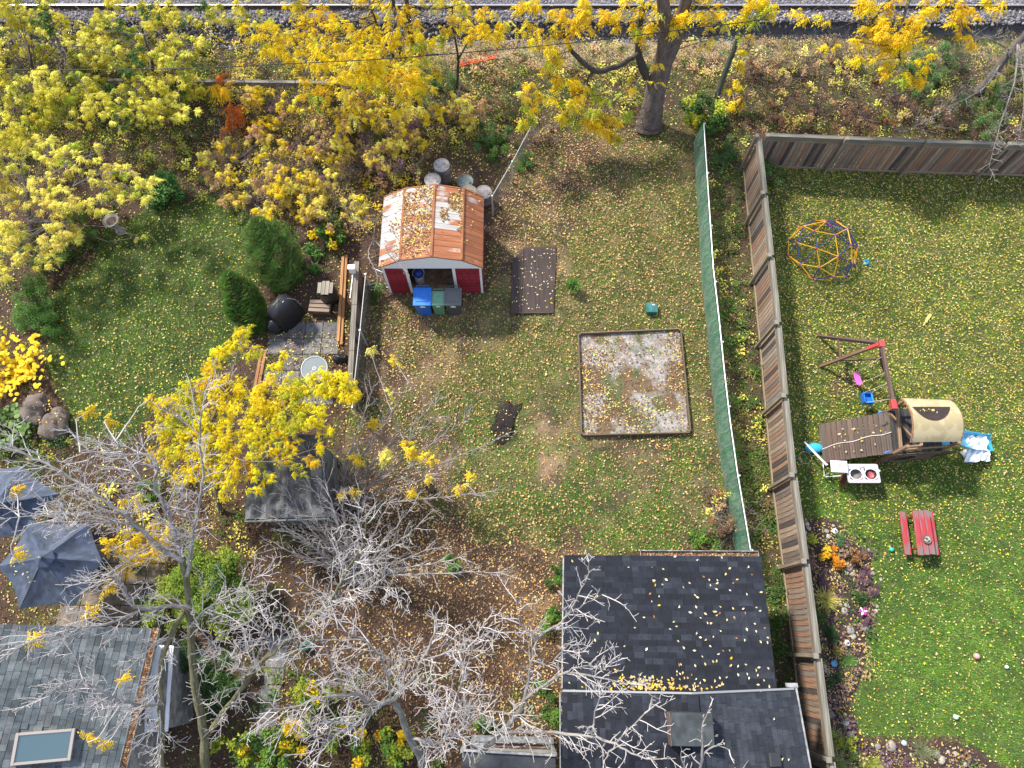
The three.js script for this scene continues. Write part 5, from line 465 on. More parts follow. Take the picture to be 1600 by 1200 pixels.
{ // red kids picnic table
  const t = thing('picnic_table', 'weathered red childrens picnic table on the play lawn', 'picnic table', P(1437, 848), 0); const rt = tex(256, (u, v) => { const g = wrapNoise(u, v, 40, 3, 3), n = wrapNoise(u + 3, v, 6, 4, 3), w = smooth(0.56, 0.66, n * 0.6 + g * 0.5); return [lerp(0.34, 0.16, w), lerp(0.03, 0.13, w), lerp(0.045, 0.125, w)]; }, { h: 512 }), rm = mat([1, 1, 1], { map: at(rt, 2.5, 0.8), bumpMap: woodBump, bumpScale: 0.004, roughness: 0.8 }), oo = t.position; const h = 0.54; const q = [P(1425, 798, h), P(1448, 797, h), P(1459, 866, h), P(1434, 868, h)].map((p) => p.sub(oo)); q[1].add(V(0.06, 0, 0)); q[2].add(V(0.06, 0, 0)); for (let k = 0; k < 3; k++) { const m = new MB(), f = (k + 0.5) / 3; m.beam(q[0].clone().lerp(q[1], f), q[3].clone().lerp(q[2], f), 0.035, q[0].distanceTo(q[1]) / 3 - 0.01); m.build(t, 'top_board', rm); } const bh = 0.3, b0 = P(1410, 799, bh).sub(oo), b1 = P(1419, 867, bh).sub(oo); const off = q[0].clone().lerp(q[1], 0.5).setY(0).sub(b0.clone().setY(0)); for (const [a, b] of [[b0, b1], [b0.clone().add(V(off.x * 2, 0, 0)), b1.clone().add(V(off.x * 2, 0, 0))]]) { const m = new MB(); m.beam(a, b, 0.035, 0.2); m.build(t, 'seat', rm); } const rd = mat([0.24, 0.02, 0.03], { map: woodMap }); for (const f of [0.14, 0.86]) { const a = b0.clone().lerp(b1, f).setY(bh - 0.06), b = a.clone().add(V(off.x * 2, 0, 0)); const m = new MB(); m.beam(a, b, 0.08, 0.04); m.build(t, 'cross_beam', rd); for (const s of [0.06, 0.94]) { const l = new MB(), foot = a.clone().lerp(b, s).setY(0), up = a.clone().lerp(b, s < 0.5 ? 0.36 : 0.64).setY(h - 0.03); l.beam(foot, up, 0.08, 0.04, 0); l.build(t, 'leg', rd); } }
  const bw = thing('stone_bowl', 'small grey bowl of stones sitting on the red picnic table', 'bowl', P(1447, 843, h + 0.02)); part(bw, 'bowl', lathe([[0, 0], [0.08, 0], [0.13, 0.06], [0.12, 0.065], [0.07, 0.02], [0, 0.02]], 18), mat([0.22, 0.21, 0.19], { map: T.speck })); for (let k = 0; k < 7; k++) part(bw, 'pebble', blobGeo(0.033, 1, k, 0.3), mat([[0.4, 0.38, 0.33], [0.1, 0.1, 0.1], [0.3, 0.26, 0.2]][k % 3])).position.set(0.06 * Math.cos(k * 0.9), 0.05, 0.06 * Math.sin(k * 0.9)); }
// small toys and litter on the play lawn
[[1391, 859, 0.07, [0.03, 0.42, 0.30], 'small teal toy ball left of the red picnic table'], [1523, 1025, 0.085, [0.72, 0.28, 0.26], 'pink ball on the bright grass at lower right'], [1571, 1042, 0.05, [0.75, 0.76, 0.76], 'small white ball on grass near the right edge'], [1491, 1120, 0.07, [0.40, 0.52, 0.48], 'pale green grey ball near the lower flower bed']].forEach(([x, y, rad, c, label]) => { const t = thing('toy_ball', label, 'ball', P(x, y)); part(t, 'ball', new THREE.SphereGeometry(rad, 20, 14), mat(c, { roughness: 0.45 })).position.y = rad; const s = part(t, 'seam', new THREE.TorusGeometry(rad, 0.004, 5, 24), mat(c.map((v) => v * 0.6))); s.position.y = rad; s.rotation.set(0.6, 0.3, 0); });

// ---------------------------------------------------------------- flower bed stones
{ const z3 = (x, y) => [1230 + x / 5.715, 790 + y / 5.715], z4 = (x, y) => [1230 + x / 5.333, 990 + y / 5.333]; const S = [[175, 168, 26], [195, 207, 22], [157, 245, 26], [165, 290, 26], [128, 212, 20], [350, 230, 27], [366, 277, 30], [410, 180, 18], [725, 400, 24], [765, 445, 18], [530, 605, 22], [582, 612, 30], [835, 660, 20], [765, 605, 24], [475, 885, 18], [530, 885, 28], [508, 942, 38], [800, 900, 20], [790, 940, 22], [775, 985, 16], [610, 290, 14], [470, 188, 14], [680, 1085, 52, 1], [560, 1110, 46, 1], [585, 1165, 32], [555, 560, 38, 2]].map(([x, y, r, t = 0]) => [...z3(x, y), r / 5.715, t]).concat([[545, 25, 26], [395, 70, 24], [305, 270, 26], [325, 312, 26], [345, 632, 20], [362, 672, 32, 2], [485, 745, 32, 3], [515, 782, 16], [860, 935, 48], [970, 910, 27, 3], [755, 940, 30, 1], [1240, 1005, 36, 1], [1285, 1057, 36], [825, 1105, 22], [520, 850, 40, 2], [1150, 960, 18], [1400, 1000, 22], [1480, 1090, 24], [1340, 985, 16]].map(([x, y, r, t = 0]) => [...z4(x, y), r / 5.333, t]));
  const geos = [0, 1, 2, 3, 4].map((k) => blobGeo(1, 2, 40 + k * 3, 0.45, 1.3, [1, 0.55, 0.85])), ms = [[[0.42, 0.38, 0.33], [0.46, 0.41, 0.35], [0.36, 0.32, 0.27], [0.5, 0.45, 0.38]], [[0.30, 0.29, 0.28], [0.26, 0.25, 0.24]], [[0.14, 0.125, 0.12], [0.17, 0.16, 0.17]], [[0.55, 0.58, 0.60]]].map((l) => l.map((c) => mat(c, { map: T.speck, roughness: 0.9 }))); const r = rng(79), kinds = ['smooth pale stone', 'broad grey stone', 'flat dark stone', 'blue white stone'], marks = [['orange yellow shrub', 1299, 873], ['brown dried flower clump', 1341, 870], ['round green plant', 1308, 843], ['pale yellow grass tuft', 1289, 937], ['pinwheel ornament', 1341, 955], ['round blue pot', 1301, 1036], ['lower solar lamp', 1322, 1005], ['yellow green shrub', 1325, 1170], ['grass tuft in the bottom bed', 1430, 1170], ['pale green grey ball', 1491, 1120]], seen = new Set();
  for (const [x, y, rp, t] of S) { const m = part(scene, 'garden_stone', geos[Math.floor(r() * 5)], ms[t][Math.floor(r() * ms[t].length)]); const p = P(x, y), s = rp / 62 * 1.05; m.position.set(p.x, s * 0.2, p.z); m.scale.setScalar(s); m.rotation.y = r() * 6;
    let lb = ''; for (const [n, mx, my] of [...marks].sort((a, b) => Math.hypot(a[1] - x, a[2] - y) - Math.hypot(b[1] - x, b[2] - y))) { const d = Math.hypot(mx - x, my - y), an = Math.atan2(my - y, x - mx) / Math.PI * 4, dir = ['right of', 'above right of', 'above', 'above left of', 'left of', 'below left of', 'below', 'below right of'][(Math.round(an) + 8) % 8]; lb = (rp > 4.8 ? 'larger ' : '') + kinds[t] + (d < 28 ? ' close ' : ' some way ') + dir + ' the ' + n; if (!seen.has(lb)) break; } seen.add(lb); tag(m, lb, 'stone', 'stones in the flower bed'); }
  const lp = (x, y, n) => z4(x, y); { const t = thing('garden_lamp', 'small round white solar lamp low in the flower bed by dark stones', 'garden lamp', P(...z4(490, 78))); part(t, 'cap', lathe([[0, 0.13], [0.05, 0.125], [0.085, 0.1], [0.08, 0.09]], 18), mat([0.62, 0.63, 0.65], { roughness: 0.35 })); part(t, 'panel', new THREE.CylinderGeometry(0.03, 0.03, 0.01, 12), mat([0.02, 0.02, 0.06], { roughness: 0.2 })).position.y = 0.135; part(t, 'spike', new THREE.CylinderGeometry(0.02, 0.01, 0.1, 8), mat([0.1, 0.1, 0.1])).position.y = 0.05; const t2 = t.clone(); t2.name = numbered('garden_lamp'); t2.position.copy(P(...z3(415, 232))); scene.add(t2); tag(t2, 'small round white solar lamp beside the round green plant', 'garden lamp'); }
  { const t = thing('flower_pot', 'small round blue pot among stones in the flower bed', 'pot', P(...z4(380, 248))); part(t, 'pot', lathe([[0, 0], [0.07, 0], [0.1, 0.1], [0.09, 0.1], [0.06, 0.02]], 18), mat([0.04, 0.16, 0.34], { roughness: 0.4 })); part(t, 'soil', new THREE.CylinderGeometry(0.085, 0.085, 0.012, 16), mat([0.09, 0.25, 0.42])).position.y = 0.09; }
  { const t = thing('garden_ornament', 'little white and magenta pinwheel flower ornament in the flower bed', 'ornament', P(...z3(638, 945))); const st = new MB(); st.tube([V(0, 0, 0), V(0, 0.28, 0)], 0.008, 6); st.build(t, 'stem', mat([0.6, 0.6, 0.6])); for (let k = 0; k < 6; k++) { const g = new THREE.CircleGeometry(0.06, 6); g.scale(1, 0.55, 1); g.translate(0.07, 0, 0); g.rotateX(-1.2); const m = part(t, 'petal', g, k % 2 ? mat([0.6, 0.03, 0.35]) : mat([0.75, 0.74, 0.76])); m.position.y = 0.28; m.rotation.y = k * 1.05; } }
}
// ---------------------------------------------------------------- back edge: timber rail, orange netting, overhead cable, utility pole
{ const a = P(160, 146), b = P(548, 150), o = thing('guard_rail', 'low weathered timber rail half buried in back thicket', 'barrier', a), d = b.clone().sub(a); for (let k = 0; k < 5; k++) { const m = new MB(); m.beam(d.clone().multiplyScalar(k / 5).setY(0.62), d.clone().multiplyScalar((k + 1) / 5 - 0.003).setY(0.62), 0.2, 0.14); m.build(o, 'rail', wood(0.30, 0.27, 0.24)); const p = new MB(), q = d.clone().multiplyScalar((k + 0.5) / 5); p.box(q.x, 0.26, q.z + 0.0, 0.16, 0.52, 0.13); p.build(o, 'post', wood(0.25, 0.22, 0.2)); } }
{ const o = thing('snow_fence', 'fallen orange plastic safety netting below the railway', 'netting', P(716, 98)); const m = mat([0.62, 0.09, 0.03], { roughness: 0.5 }), r = rng(83); for (let k = 0; k < 3; k++) { const b = new MB(), pts = []; for (let i = 0; i <= 8; i++) pts.push(P(716 + i * 7.4, 99 - i * 1.6 + k * 2 + r(), 0.08 + 0.06 * r() + 0.06 * k).sub(o.position)); b.tube(pts, 0.03, 5); b.build(o, 'strand', m); } const f = new MB(); for (let i = 0; i < 9; i++) { const p = P(716 + i * 7.4, 100 - i * 1.6, 0.05).sub(o.position); f.beam(p, p.clone().add(V(0.03, 0.12, -0.28)), 0.03, 0.012); } f.build(o, 'mesh_strip', m); }
{ const o = thing('overhead_cable', 'thin black overhead cable crossing the trees below the railway', 'cable', P(-60, 110, 5.5)); const m = new MB(), pts = []; for (const [x, y] of [[-60, 108], [110, 109], [280, 107], [460, 99], [600, 92], [675, 86], [800, 76], [940, 62], [1070, 46], [1200, 30]]) pts.push(P(x, y, 5.5).sub(o.position)); m.tube(new THREE.CatmullRomCurve3(pts).getPoints(50), 0.014, 5); m.build(o, 'wire', mat([0.012, 0.012, 0.012], { roughness: 0.6 })); const c = new MB(); const q = P(675, 86, 5.5).sub(o.position); c.tube([q.clone().add(V(-0.2, 0, 0)), q.clone().add(V(0.2, 0.03, 0))], 0.03, 6); c.build(o, 'splice', mat([0.02, 0.02, 0.02])); }

// ---------------------------------------------------------------- leaves, grass, twigs: shared shapes
function soup(tris, upN = 0.55) { // triangles as [x,y,z]*3; normals lean upward so thin leaves shade softly
  const g = new THREE.BufferGeometry(), pos = []; for (const t of tris) for (const v of t) pos.push(...v); g.setAttribute('position', new THREE.Float32BufferAttribute(pos, 3)); g.computeVertexNormals(); return g;
}
const leafTris = (o, dir, side, up, len, w, fold = 0.25, curl = 0.15) => { const at_ = (a, b, c) => [o.x + dir.x * a + side.x * b + up.x * c, o.y + dir.y * a + side.y * b + up.y * c, o.z + dir.z * a + side.z * b + up.z * c]; const b0 = at_(0, 0, 0), l = at_(len * 0.45, -w / 2, w * fold), r_ = at_(len * 0.45, w / 2, w * fold), t = at_(len, 0, -len * curl); return [[b0, t, l], [b0, r_, t]]; };
function pinnate(pairs, L, ll, lw, droop = 0.3, seed = 1) { const r = rng(seed), t = []; for (let k = 0; k <= pairs; k++) { const f = (k + 0.8) / (pairs + 0.8), o = V(0, -droop * L * f * f, L * f); if (k === pairs) { t.push(...leafTris(o, V(0, -0.3, 1).normalize(), V(1, 0, 0), V(0, 1, 0), ll, lw)); break; } for (const s of [-1, 1]) { const d = V(s, -0.35 - 0.4 * r(), 0.45 + 0.3 * r()).normalize(); t.push(...leafTris(o, d, V(-d.z, 0, d.x).normalize(), V(0, 1, 0), ll * (0.8 + 0.4 * r()), lw)); } } t.push([[0, 0, 0], [0.006, -droop * L * 0.3, L * 0.5], [0, -droop * L, L]]); return soup(t); }
function cluster(n, R, ll, lw, seed = 1, flat = 1, stems = 2) { const r = rng(seed), t = []; for (let k = 0; k < n; k++) { const a = r() * 6.283, y = (r() * 2 - 1), q = Math.sqrt(1 - y * y), rr = R * Math.cbrt(r()), o = V(Math.cos(a) * q * rr, y * rr * flat, Math.sin(a) * q * rr), b = r() * 6.283, d = V(Math.cos(b), -0.6 * r() + 0.15, Math.sin(b)).normalize(), s = V(-Math.sin(b), 0.5 * (r() - 0.5), Math.cos(b)).normalize(); t.push(...leafTris(o, d, s, V(0, 1, 0), ll * (0.6 + 0.8 * r()), lw * (0.7 + 0.6 * r()))); } for (let k = 0; k < stems; k++) { const a = r() * 6.283; t.push([[0, -R * flat, 0], [0.008, -R * flat, 0], [Math.cos(a) * R * 0.8, R * flat * 0.6, Math.sin(a) * R * 0.8]]); } return soup(t); }
function tuft(n, R, h, w, lean, seed) { const r = rng(seed), t = []; for (let k = 0; k < n; k++) { const a = r() * 6.283, rr = R * Math.sqrt(r()), x = Math.cos(a) * rr, z = Math.sin(a) * rr, b = r() * 6.283, l = h * (0.5 + 0.8 * r()), ln = lean * (0.3 + r()), c = Math.cos(b), s = Math.sin(b), ww = w * (0.6 + 0.8 * r()); t.push([[x - s * ww / 2, 0, z + c * ww / 2], [x + s * ww / 2, 0, z - c * ww / 2], [x + c * l * ln, l * Math.sqrt(Math.max(0.1, 1 - Math.min(0.9, ln * ln))), z + s * l * ln]]); } return soup(t); }
const _q = new THREE.Quaternion(), _e = new THREE.Euler(), _m = new THREE.Matrix4(), _c = new THREE.Color();
function inst(parent, name, geo, mt, list, kind = 'stuff') { // list: [pos, rx, ry, rz, scale, [r, g, b]]
  const m = new THREE.InstancedMesh(geo, mt, list.length); list.forEach(([p, rx, ry, rz, s, c], i) => { _e.set(rx, ry, rz, 'YXZ'); _q.setFromEuler(_e); _m.compose(p, _q, typeof s === 'number' ? V(s, s, s) : s); m.setMatrixAt(i, _m); m.setColorAt(i, _c.setRGB(...c)); }); m.name = parent === scene ? numbered(name) : name; m.castShadow = m.receiveShadow = true; parent.add(m); if (kind) m.userData.kind = kind; return m;
}
const vary = (c, r, a = 0.25) => { const k = 1 - a + 2 * a * r(), t = 0.12 * (r() - 0.5); return [clamp(c[0] * k * (1 + t * 0.6), 0, 0.95), clamp(c[1] * k * (1 - t * 0.5), 0, 0.95), clamp(c[2] * k, 0, 0.95)]; };
const pickW = (pal, r) => { let s = 0; for (const p of pal) s += p[1]; let k = r() * s; for (const p of pal) if ((k -= p[1]) <= 0) return p[0]; return pal[0][0]; };
const YEL = [0.86, 0.66, 0.014], GOLD = [0.86, 0.59, 0.012], LEMON = [0.86, 0.77, 0.15], LIME = [0.46, 0.52, 0.045], OLIVE = [0.40, 0.42, 0.04], GREEN = [0.075, 0.155, 0.028], DGREEN = [0.035, 0.085, 0.022], TAN = [0.62, 0.45, 0.22], BROWN = [0.19, 0.105, 0.06], RUST = [0.38, 0.185, 0.08], DARK = [0.085, 0.048, 0.035], PALE = [0.68, 0.56, 0.24], ORANGE = [0.62, 0.17, 0.02], RED = [0.45, 0.05, 0.03], MAUVE = [0.23, 0.13, 0.17];

// ---------------------------------------------------------------- fallen leaves and grass over the ground
{
  const lm = leafMat({ transmission: 0.2 }), lg = [0, 1, 2].map((k) => soup(leafTris(V(0, 0, -0.04), V(0, 0, 1), V(1, 0, 0), V(0, 1, 0), 0.088, [0.05, 0.042, 0.058][k], [0.22, 0.4, 0.15][k], [0.1, 0.3, -0.12][k])));
  const out = { yard: [[], [], []], right: [[], [], []], scrub: [[], [], []], left: [[], [], []] }, gr = { yard: [], right: [], left: [], scrub: [] };
  const r = rng(101), PY = [[[0.62, 0.40, 0.21], 34], [[0.70, 0.47, 0.12], 13], [BROWN, 28], [[0.42, 0.21, 0.10], 16], [PALE, 9]], PL = [[BROWN, 42], [TAN, 13], [RUST, 12], [[0.55, 0.36, 0.10], 10], [DARK, 25]], PR = [[PALE, 26], [[0.72, 0.56, 0.07], 28], [LIME, 12], [TAN, 18], [RUST, 9], [BROWN, 7]];
  const PS = [[BROWN, 36], [TAN, 22], [LEMON, 14], [RUST, 12], [DARK, 18]], PB = [[TAN, 40], [PALE, 25], [RUST, 20], [GOLD, 15]];
  for (let z = -25.5; z < 5; z += 0.25) { const half = 15 + (5 - z) * 0.36; for (let x = -half; x < half; x += 0.25) {
    const c = cover(x + 0.12, z + 0.12); if (c.k === 'ballast' && r() > 0.2) continue; const key = c.k === 'right' ? 'right' : c.k === 'left' ? 'left' : c.k === 'yard' ? 'yard' : 'scrub', dens = { right: 200, left: 115, yard: 265, scrub: 140, lane: 150, bed: 150, ballast: 18 }[c.k];
    let n = c.leaf * dens * 0.0625; n = Math.floor(n + r()); for (let i = 0; i < n; i++) { const pal = c.k === 'right' ? PR : c.k === 'left' ? PR : c.k === 'bed' ? PB : c.k === 'yard' ? (r() < (c.litter ?? 0) ? PL : PY) : PS, s = (c.k === 'right' ? 0.42 + 0.62 * r() * r() + 0.1 : 0.45 + 0.75 * r() * r() + 0.1); out[key][Math.floor(r() * 3)].push([V(x + 0.25 * r(), 0.012 + 0.05 * r() * (0.3 + c.grass), z + 0.25 * r()), 0.9 * (r() - 0.5), r() * 6.283, 0.9 * (r() - 0.5), s, vary(pickW(pal, r), r, 0.28)]); }
    if (c.grass > 0.05) { const gn = Math.floor(c.grass * 4.4 + r()); const G1 = [[[0.14, 0.245, 0.016], 42], [[0.22, 0.33, 0.03], 25], [[0.065, 0.145, 0.014], 25], [[0.34, 0.30, 0.09], 10 + 26 * (1 - c.tone)]], G2 = [[[0.125, 0.28, 0.018], 45], [[0.21, 0.36, 0.03], 25], [[0.06, 0.15, 0.014], 30]]; for (let i = 0; i < gn; i++) { const base = pickW(r() < c.tone ? G2 : G1, r), dk = (c.k === 'left' ? 0.85 : 1) * (0.66 + 0.68 * fbm(x * 0.9 + 31, z * 0.9, 4)); gr[key].push([V(x + 0.25 * r(), 0, z + 0.25 * r()), 0, r() * 6.283, 0, V(0.9 + 0.5 * r(), 0.6 + 0.8 * r(), 0.9 + 0.5 * r()), vary(base, r, 0.22).map((v) => v * dk)]); } }
  } }
  const names = { yard: 'loose tan and yellow fallen leaves over the middle yard', right: 'small yellow fallen leaves speckling the play lawn', left: 'fallen leaves scattered on the dark green left lawn', scrub: 'brown leaf litter under the thickets and along the fences' };
  for (const k of Object.keys(out)) { const g = new THREE.Group(); g.name = numbered('fallen_leaves'); scene.add(g); tag(g, names[k], 'leaf litter', null, 'stuff'); out[k].forEach((l, i) => inst(g, 'leaf_litter', lg[i], lm, l)); }
  const gm = new THREE.MeshPhysicalMaterial({ color: 0xffffff, roughness: 0.7, transmission: 0.25, thickness: 0 }), tg = [tuft(34, 0.13, 0.075, 0.011, 0.75, 1), tuft(34, 0.14, 0.085, 0.011, 0.85, 2)];
  const gl = { yard: 'patchy grass growing through the middle yard', right: 'bright green lawn grass of the play yard', left: 'dark green lawn grass of the left yard', scrub: 'rough weeds and grass along the edges and lanes' };
  for (const k of Object.keys(gr)) { const g = new THREE.Group(); g.name = numbered('grass'); scene.add(g); tag(g, gl[k], 'grass', null, 'stuff'); for (let i = 0; i < 2; i++) inst(g, 'grass_blades', tg[i], gm, gr[k].filter((_, j) => j % 2 === i)); }
  // leaves lying on built things
  const lay = (name, label, list) => { const m = inst(scene, name, lg[0], lm, list); tag(m, label, 'leaf litter', null, 'stuff'); };
  const onQuad = (A, B, C, D, n, pal, seed, f = () => 1, off = 0.03, s0 = 0.8) => { const q = rng(seed), l = []; const nor = B.clone().sub(A).cross(D.clone().sub(A)).normalize(); if (nor.y < 0) nor.negate(); while (l.length < n) { const u = q(), v = q(); if (q() > f(u, v)) continue; const p = A.clone().lerp(B, u).lerp(D.clone().lerp(C, u), v).add(nor.clone().multiplyScalar(off + 0.015 * q())); l.push([p, 0.7 * (q() - 0.5), q() * 6.283, 0.7 * (q() - 0.5), s0 + 0.5 * q(), vary(pickW(pal, q), q)]); } return l; };
  const U = scene.userData, PW = [[[0.72, 0.66, 0.45], 60], [PALE, 25], [GOLD, 8], [RUST, 7]];
  { const [a, b, c, d] = U.rearRoof; lay('roof_leaves', 'pale single leaves scattered over the dark rear roof', [...onQuad(a, b, c, d, 130, PW, 7, (u, v) => 0.25 + 0.75 * smooth(0.1, 0.8, u), 0.03, 0.7), ...onQuad(a.clone().lerp(d, 0.86), b.clone().lerp(c, 0.86), c, d, 150, [[TAN, 3], [PALE, 3], [GOLD, 2]], 8, (u, v) => Math.exp(-(((u - 0.42) / 0.2) ** 2)) * smooth(0, 1, v), 0.03, 0.7)]); const [e, f2, g2, h2] = U.mainRoof; lay('roof_leaves', 'few pale leaves on the main roof near the fence', onQuad(e, f2.clone().lerp(e, 0.6), h2.clone().lerp(g2, 0.4), h2, 12, PW, 9, undefined, 0.03, 0.7)); }
  { const { o, prof, zF, zB } = U.shed, l = []; for (const [s, n, sd, f] of [[1, 1100, 11, (u, v) => smooth(0.10, 0.3, noise(u * 5 + 3, v * 4)) * (1 - 0.6 * smooth(0.8, 1, v))], [2, 420, 12, (u, v) => smooth(0.3, 0.6, noise(u * 3 + 9, v * 5 + 2)) * smooth(0.75, 0.45, v)], [0, 130, 13, (u, v) => smooth(0.4, 0.65, noise(u * 4 + 9, v * 6))], [3, 14, 14, () => 1]]) { const a = prof[s], b = prof[s + 1]; l.push(...onQuad(V(o.x + a[0], a[1], o.z + zB), V(o.x + b[0], b[1], o.z + zB), V(o.x + b[0], b[1], o.z + zF), V(o.x + a[0], a[1], o.z + zF), n, [[BROWN, 40], [TAN, 25], [RUST, 25], [LEMON, 10]], sd, f, 0.035, 0.6)); } lay('roof_leaves', 'brown leaf litter piled on the rusty shed roof', l); }
  { const [a, b] = U.gutterR, w = V(0, 0, 0.055), y = V(0, 0.03, 0); lay('gutter_leaves', 'orange brown leaves filling the white gutter above the dark roof', onQuad(a.clone().add(y).sub(w), b.clone().add(y).sub(w), b.clone().add(y).add(w), a.clone().add(y).add(w), 420, [[RUST, 3], [BROWN, 5], [TAN, 2]], 15, undefined, 0.01, 0.55)); const [c, d] = U.gutterL, w2 = V(0.085, 0, 0), y2 = V(0, 0.05, 0); lay('gutter_leaves', 'heaped brown leaves filling the lower left house gutter', onQuad(c.clone().add(y2).sub(w2), d.clone().add(y2).sub(w2), d.clone().add(y2).add(w2), c.clone().add(y2).add(w2), 1000, [[RUST, 3], [BROWN, 6], [TAN, 1], [DARK, 3]], 16, undefined, 0.01, 0.75)); }
  { const q = U.sandbox; lay('fallen_leaves', 'leaves and weeds strewn over the gravel in the timber frame', onQuad(q[0], q[1], q[2], q[3], 2300, [[TAN, 30], [BROWN, 32], [LEMON, 8], [RUST, 12], [[0.12, 0.12, 0.05], 18]], 17, (u, v) => 0.25 + 0.75 * smooth(0.35, 0.6, noise(u * 4 + 1, v * 4 + 5)), 0.08, 0.6)); const b = P(833, 440); lay('fallen_leaves', 'brown leaves caught on the two left boulders', onQuad(P(45, 628, 0.62), P(80, 622, 0.6), P(98, 660, 0.5), P(62, 662, 0.55), 26, PB, 24, undefined, 0.02, 0.6)); lay('fallen_leaves', 'few pale leaves on the dark dug soil patch', onQuad(P(770, 638), P(800, 638), P(800, 690), P(770, 690), 22, PW, 23, undefined, 0.05, 0.5)); lay('fallen_leaves', 'pale leaves lying on the dark board mat', onQuad(P(803, 393), P(867, 389), P(863, 487), P(800, 488), 105, PW, 18, undefined, 0.075, 0.5)); const h = U.hollow, p = (x, z) => h.clone().add(V(x, -0.035, z)); lay('fallen_leaves', 'pale leaves caught in the hollow of the tan playset roof', onQuad(p(-0.4, -0.06), p(0.12, -0.06), p(0.12, 0.12), p(-0.3, 0.12), 45, PW, 19, undefined, 0.0, 0.45)); lay('fallen_leaves', 'few pale leaves lying on the playset ramp boards', onQuad(P(1300, 675, 0.45), P(1385, 655, 1.18), P(1388, 700, 1.18), P(1303, 715, 0.45), 22, PW, 20, undefined, 0.06, 0.6)); lay('fallen_leaves', 'tan leaves covering the grey patio slabs', onQuad(P(420, 520), P(535, 520), P(545, 640), P(400, 640), 700, PS, 21, undefined, 0.05, 0.6)); const pa = (x, y) => P(x, y, 2.45); lay('fallen_leaves', 'pale specks of leaf on the navy parasol', onQuad(pa(20, 880), pa(60, 900), pa(60, 930), pa(30, 940), 9, PW, 22, undefined, 0.05, 0.5)); }
}

// ---------------------------------------------------------------- growing branches
function crook(a, dir, len, segs, r, wob = 0.35, up = 0.05) { const pts = [a.clone()], d = dir.clone().normalize(); for (let k = 0; k < segs; k++) { d.add(V((r() - 0.5) * wob, (r() - 0.5) * wob + up, (r() - 0.5) * wob)).normalize(); pts.push(pts[k].clone().add(d.clone().multiplyScalar(len / segs))); } return pts; }
function shoots(mb, pts, r, o, depth = 0) { // o: step, len, r0, r1, ang, depth, up, tips
  let carry = o.step * r(); const n = pts.length; let tot = 0; for (let k = 1; k < n; k++) tot += pts[k].distanceTo(pts[k - 1]); let run = 0;
  for (let k = 1; k < n; k++) { const a = pts[k - 1], b = pts[k], L = a.distanceTo(b), d = b.clone().sub(a).normalize(); while (carry < L) { const p = a.clone().lerp(b, carry / L), f = (run + carry) / tot; carry += o.step * (0.6 + 0.8 * r()); if (f < (o.from ?? 0.05)) continue; let s = V(r() - 0.5, (r() - 0.5) * 0.8 + (o.up ?? 0.15), r() - 0.5); s.sub(d.clone().multiplyScalar(s.dot(d))).normalize(); const an = (o.ang ?? 0.9) * (0.7 + 0.6 * r()), dir = d.clone().multiplyScalar(Math.cos(an)).add(s.multiplyScalar(Math.sin(an))); const len = o.len * (0.35 + 0.9 * r()) * (1 - 0.35 * f), segs = len > 0.5 ? 5 : 3, q = crook(p, dir, len, segs, r, o.wob ?? 0.5, o.lift ?? 0.06), rr = o.r0 * (0.75 + 0.4 * r()); mb.tube(q, q.map((_, i) => lerp(rr, o.r1, i / segs)), depth ? 3 : 4, false); if (o.tips) o.tips.push(q[q.length - 1]); if (depth + 1 < o.depth) shoots(mb, q, r, { ...o, len: o.len * (o.shrink ?? 0.48), step: o.step * (o.dense ?? 0.75), r0: rr * 0.72, r1: o.r1, from: 0.12 }, depth + 1); } carry -= L; run += L; }
}
function limbPts(nodes, o, r, sub = 4, wob = 0.05) { const c = new THREE.CatmullRomCurve3(nodes.map(([x, y, h]) => P(x, y, h).sub(o))), n = (nodes.length - 1) * sub, pts = c.getPoints(n), rad = pts.map((_, i) => { const f = i / n * (nodes.length - 1), k = Math.min(nodes.length - 2, Math.floor(f)); return lerp(nodes[k][3], nodes[k + 1][3], f - k); }); pts.forEach((p, i) => { if (i && i < n) p.add(V((r() - 0.5) * wob, (r() - 0.5) * wob, (r() - 0.5) * wob)); }); return [pts, rad]; }
const greyBark = bark(0.44, 0.41, 0.38, 0.010), mossBark = bark(0.23, 0.215, 0.115, 0.02), palTwig = bark(0.86, 0.81, 0.80, 0.001), brownBark = bark(0.17, 0.135, 0.115, 0.02), darkBark = bark(0.095, 0.085, 0.07, 0.025), twigBrown = bark(0.27, 0.21, 0.19, 0.003);
const palm = (() => { const t = [], r = rng(15); for (let k = 0; k < 7; k++) { const a = k / 7 * 6.283 + 0.3 * r(), d = V(Math.sin(a), -0.35 - 0.3 * r(), Math.cos(a)).normalize(); t.push(...leafTris(V(0, 0, 0), d, V(Math.cos(a), 0, -Math.sin(a)), V(0, 1, 0), 0.10 + 0.04 * r(), 0.036)); } return soup(t); })();
const ashSpray = pinnate(4, 0.2, 0.085, 0.034, 0.35, 3), ashSpray2 = pinnate(3, 0.17, 0.08, 0.036, 0.5, 9), simpleCl = cluster(9, 0.13, 0.075, 0.042, 5), roundCl = cluster(7, 0.16, 0.10, 0.085, 6), fineCl = cluster(16, 0.14, 0.05, 0.022, 7), LM = leafMat();
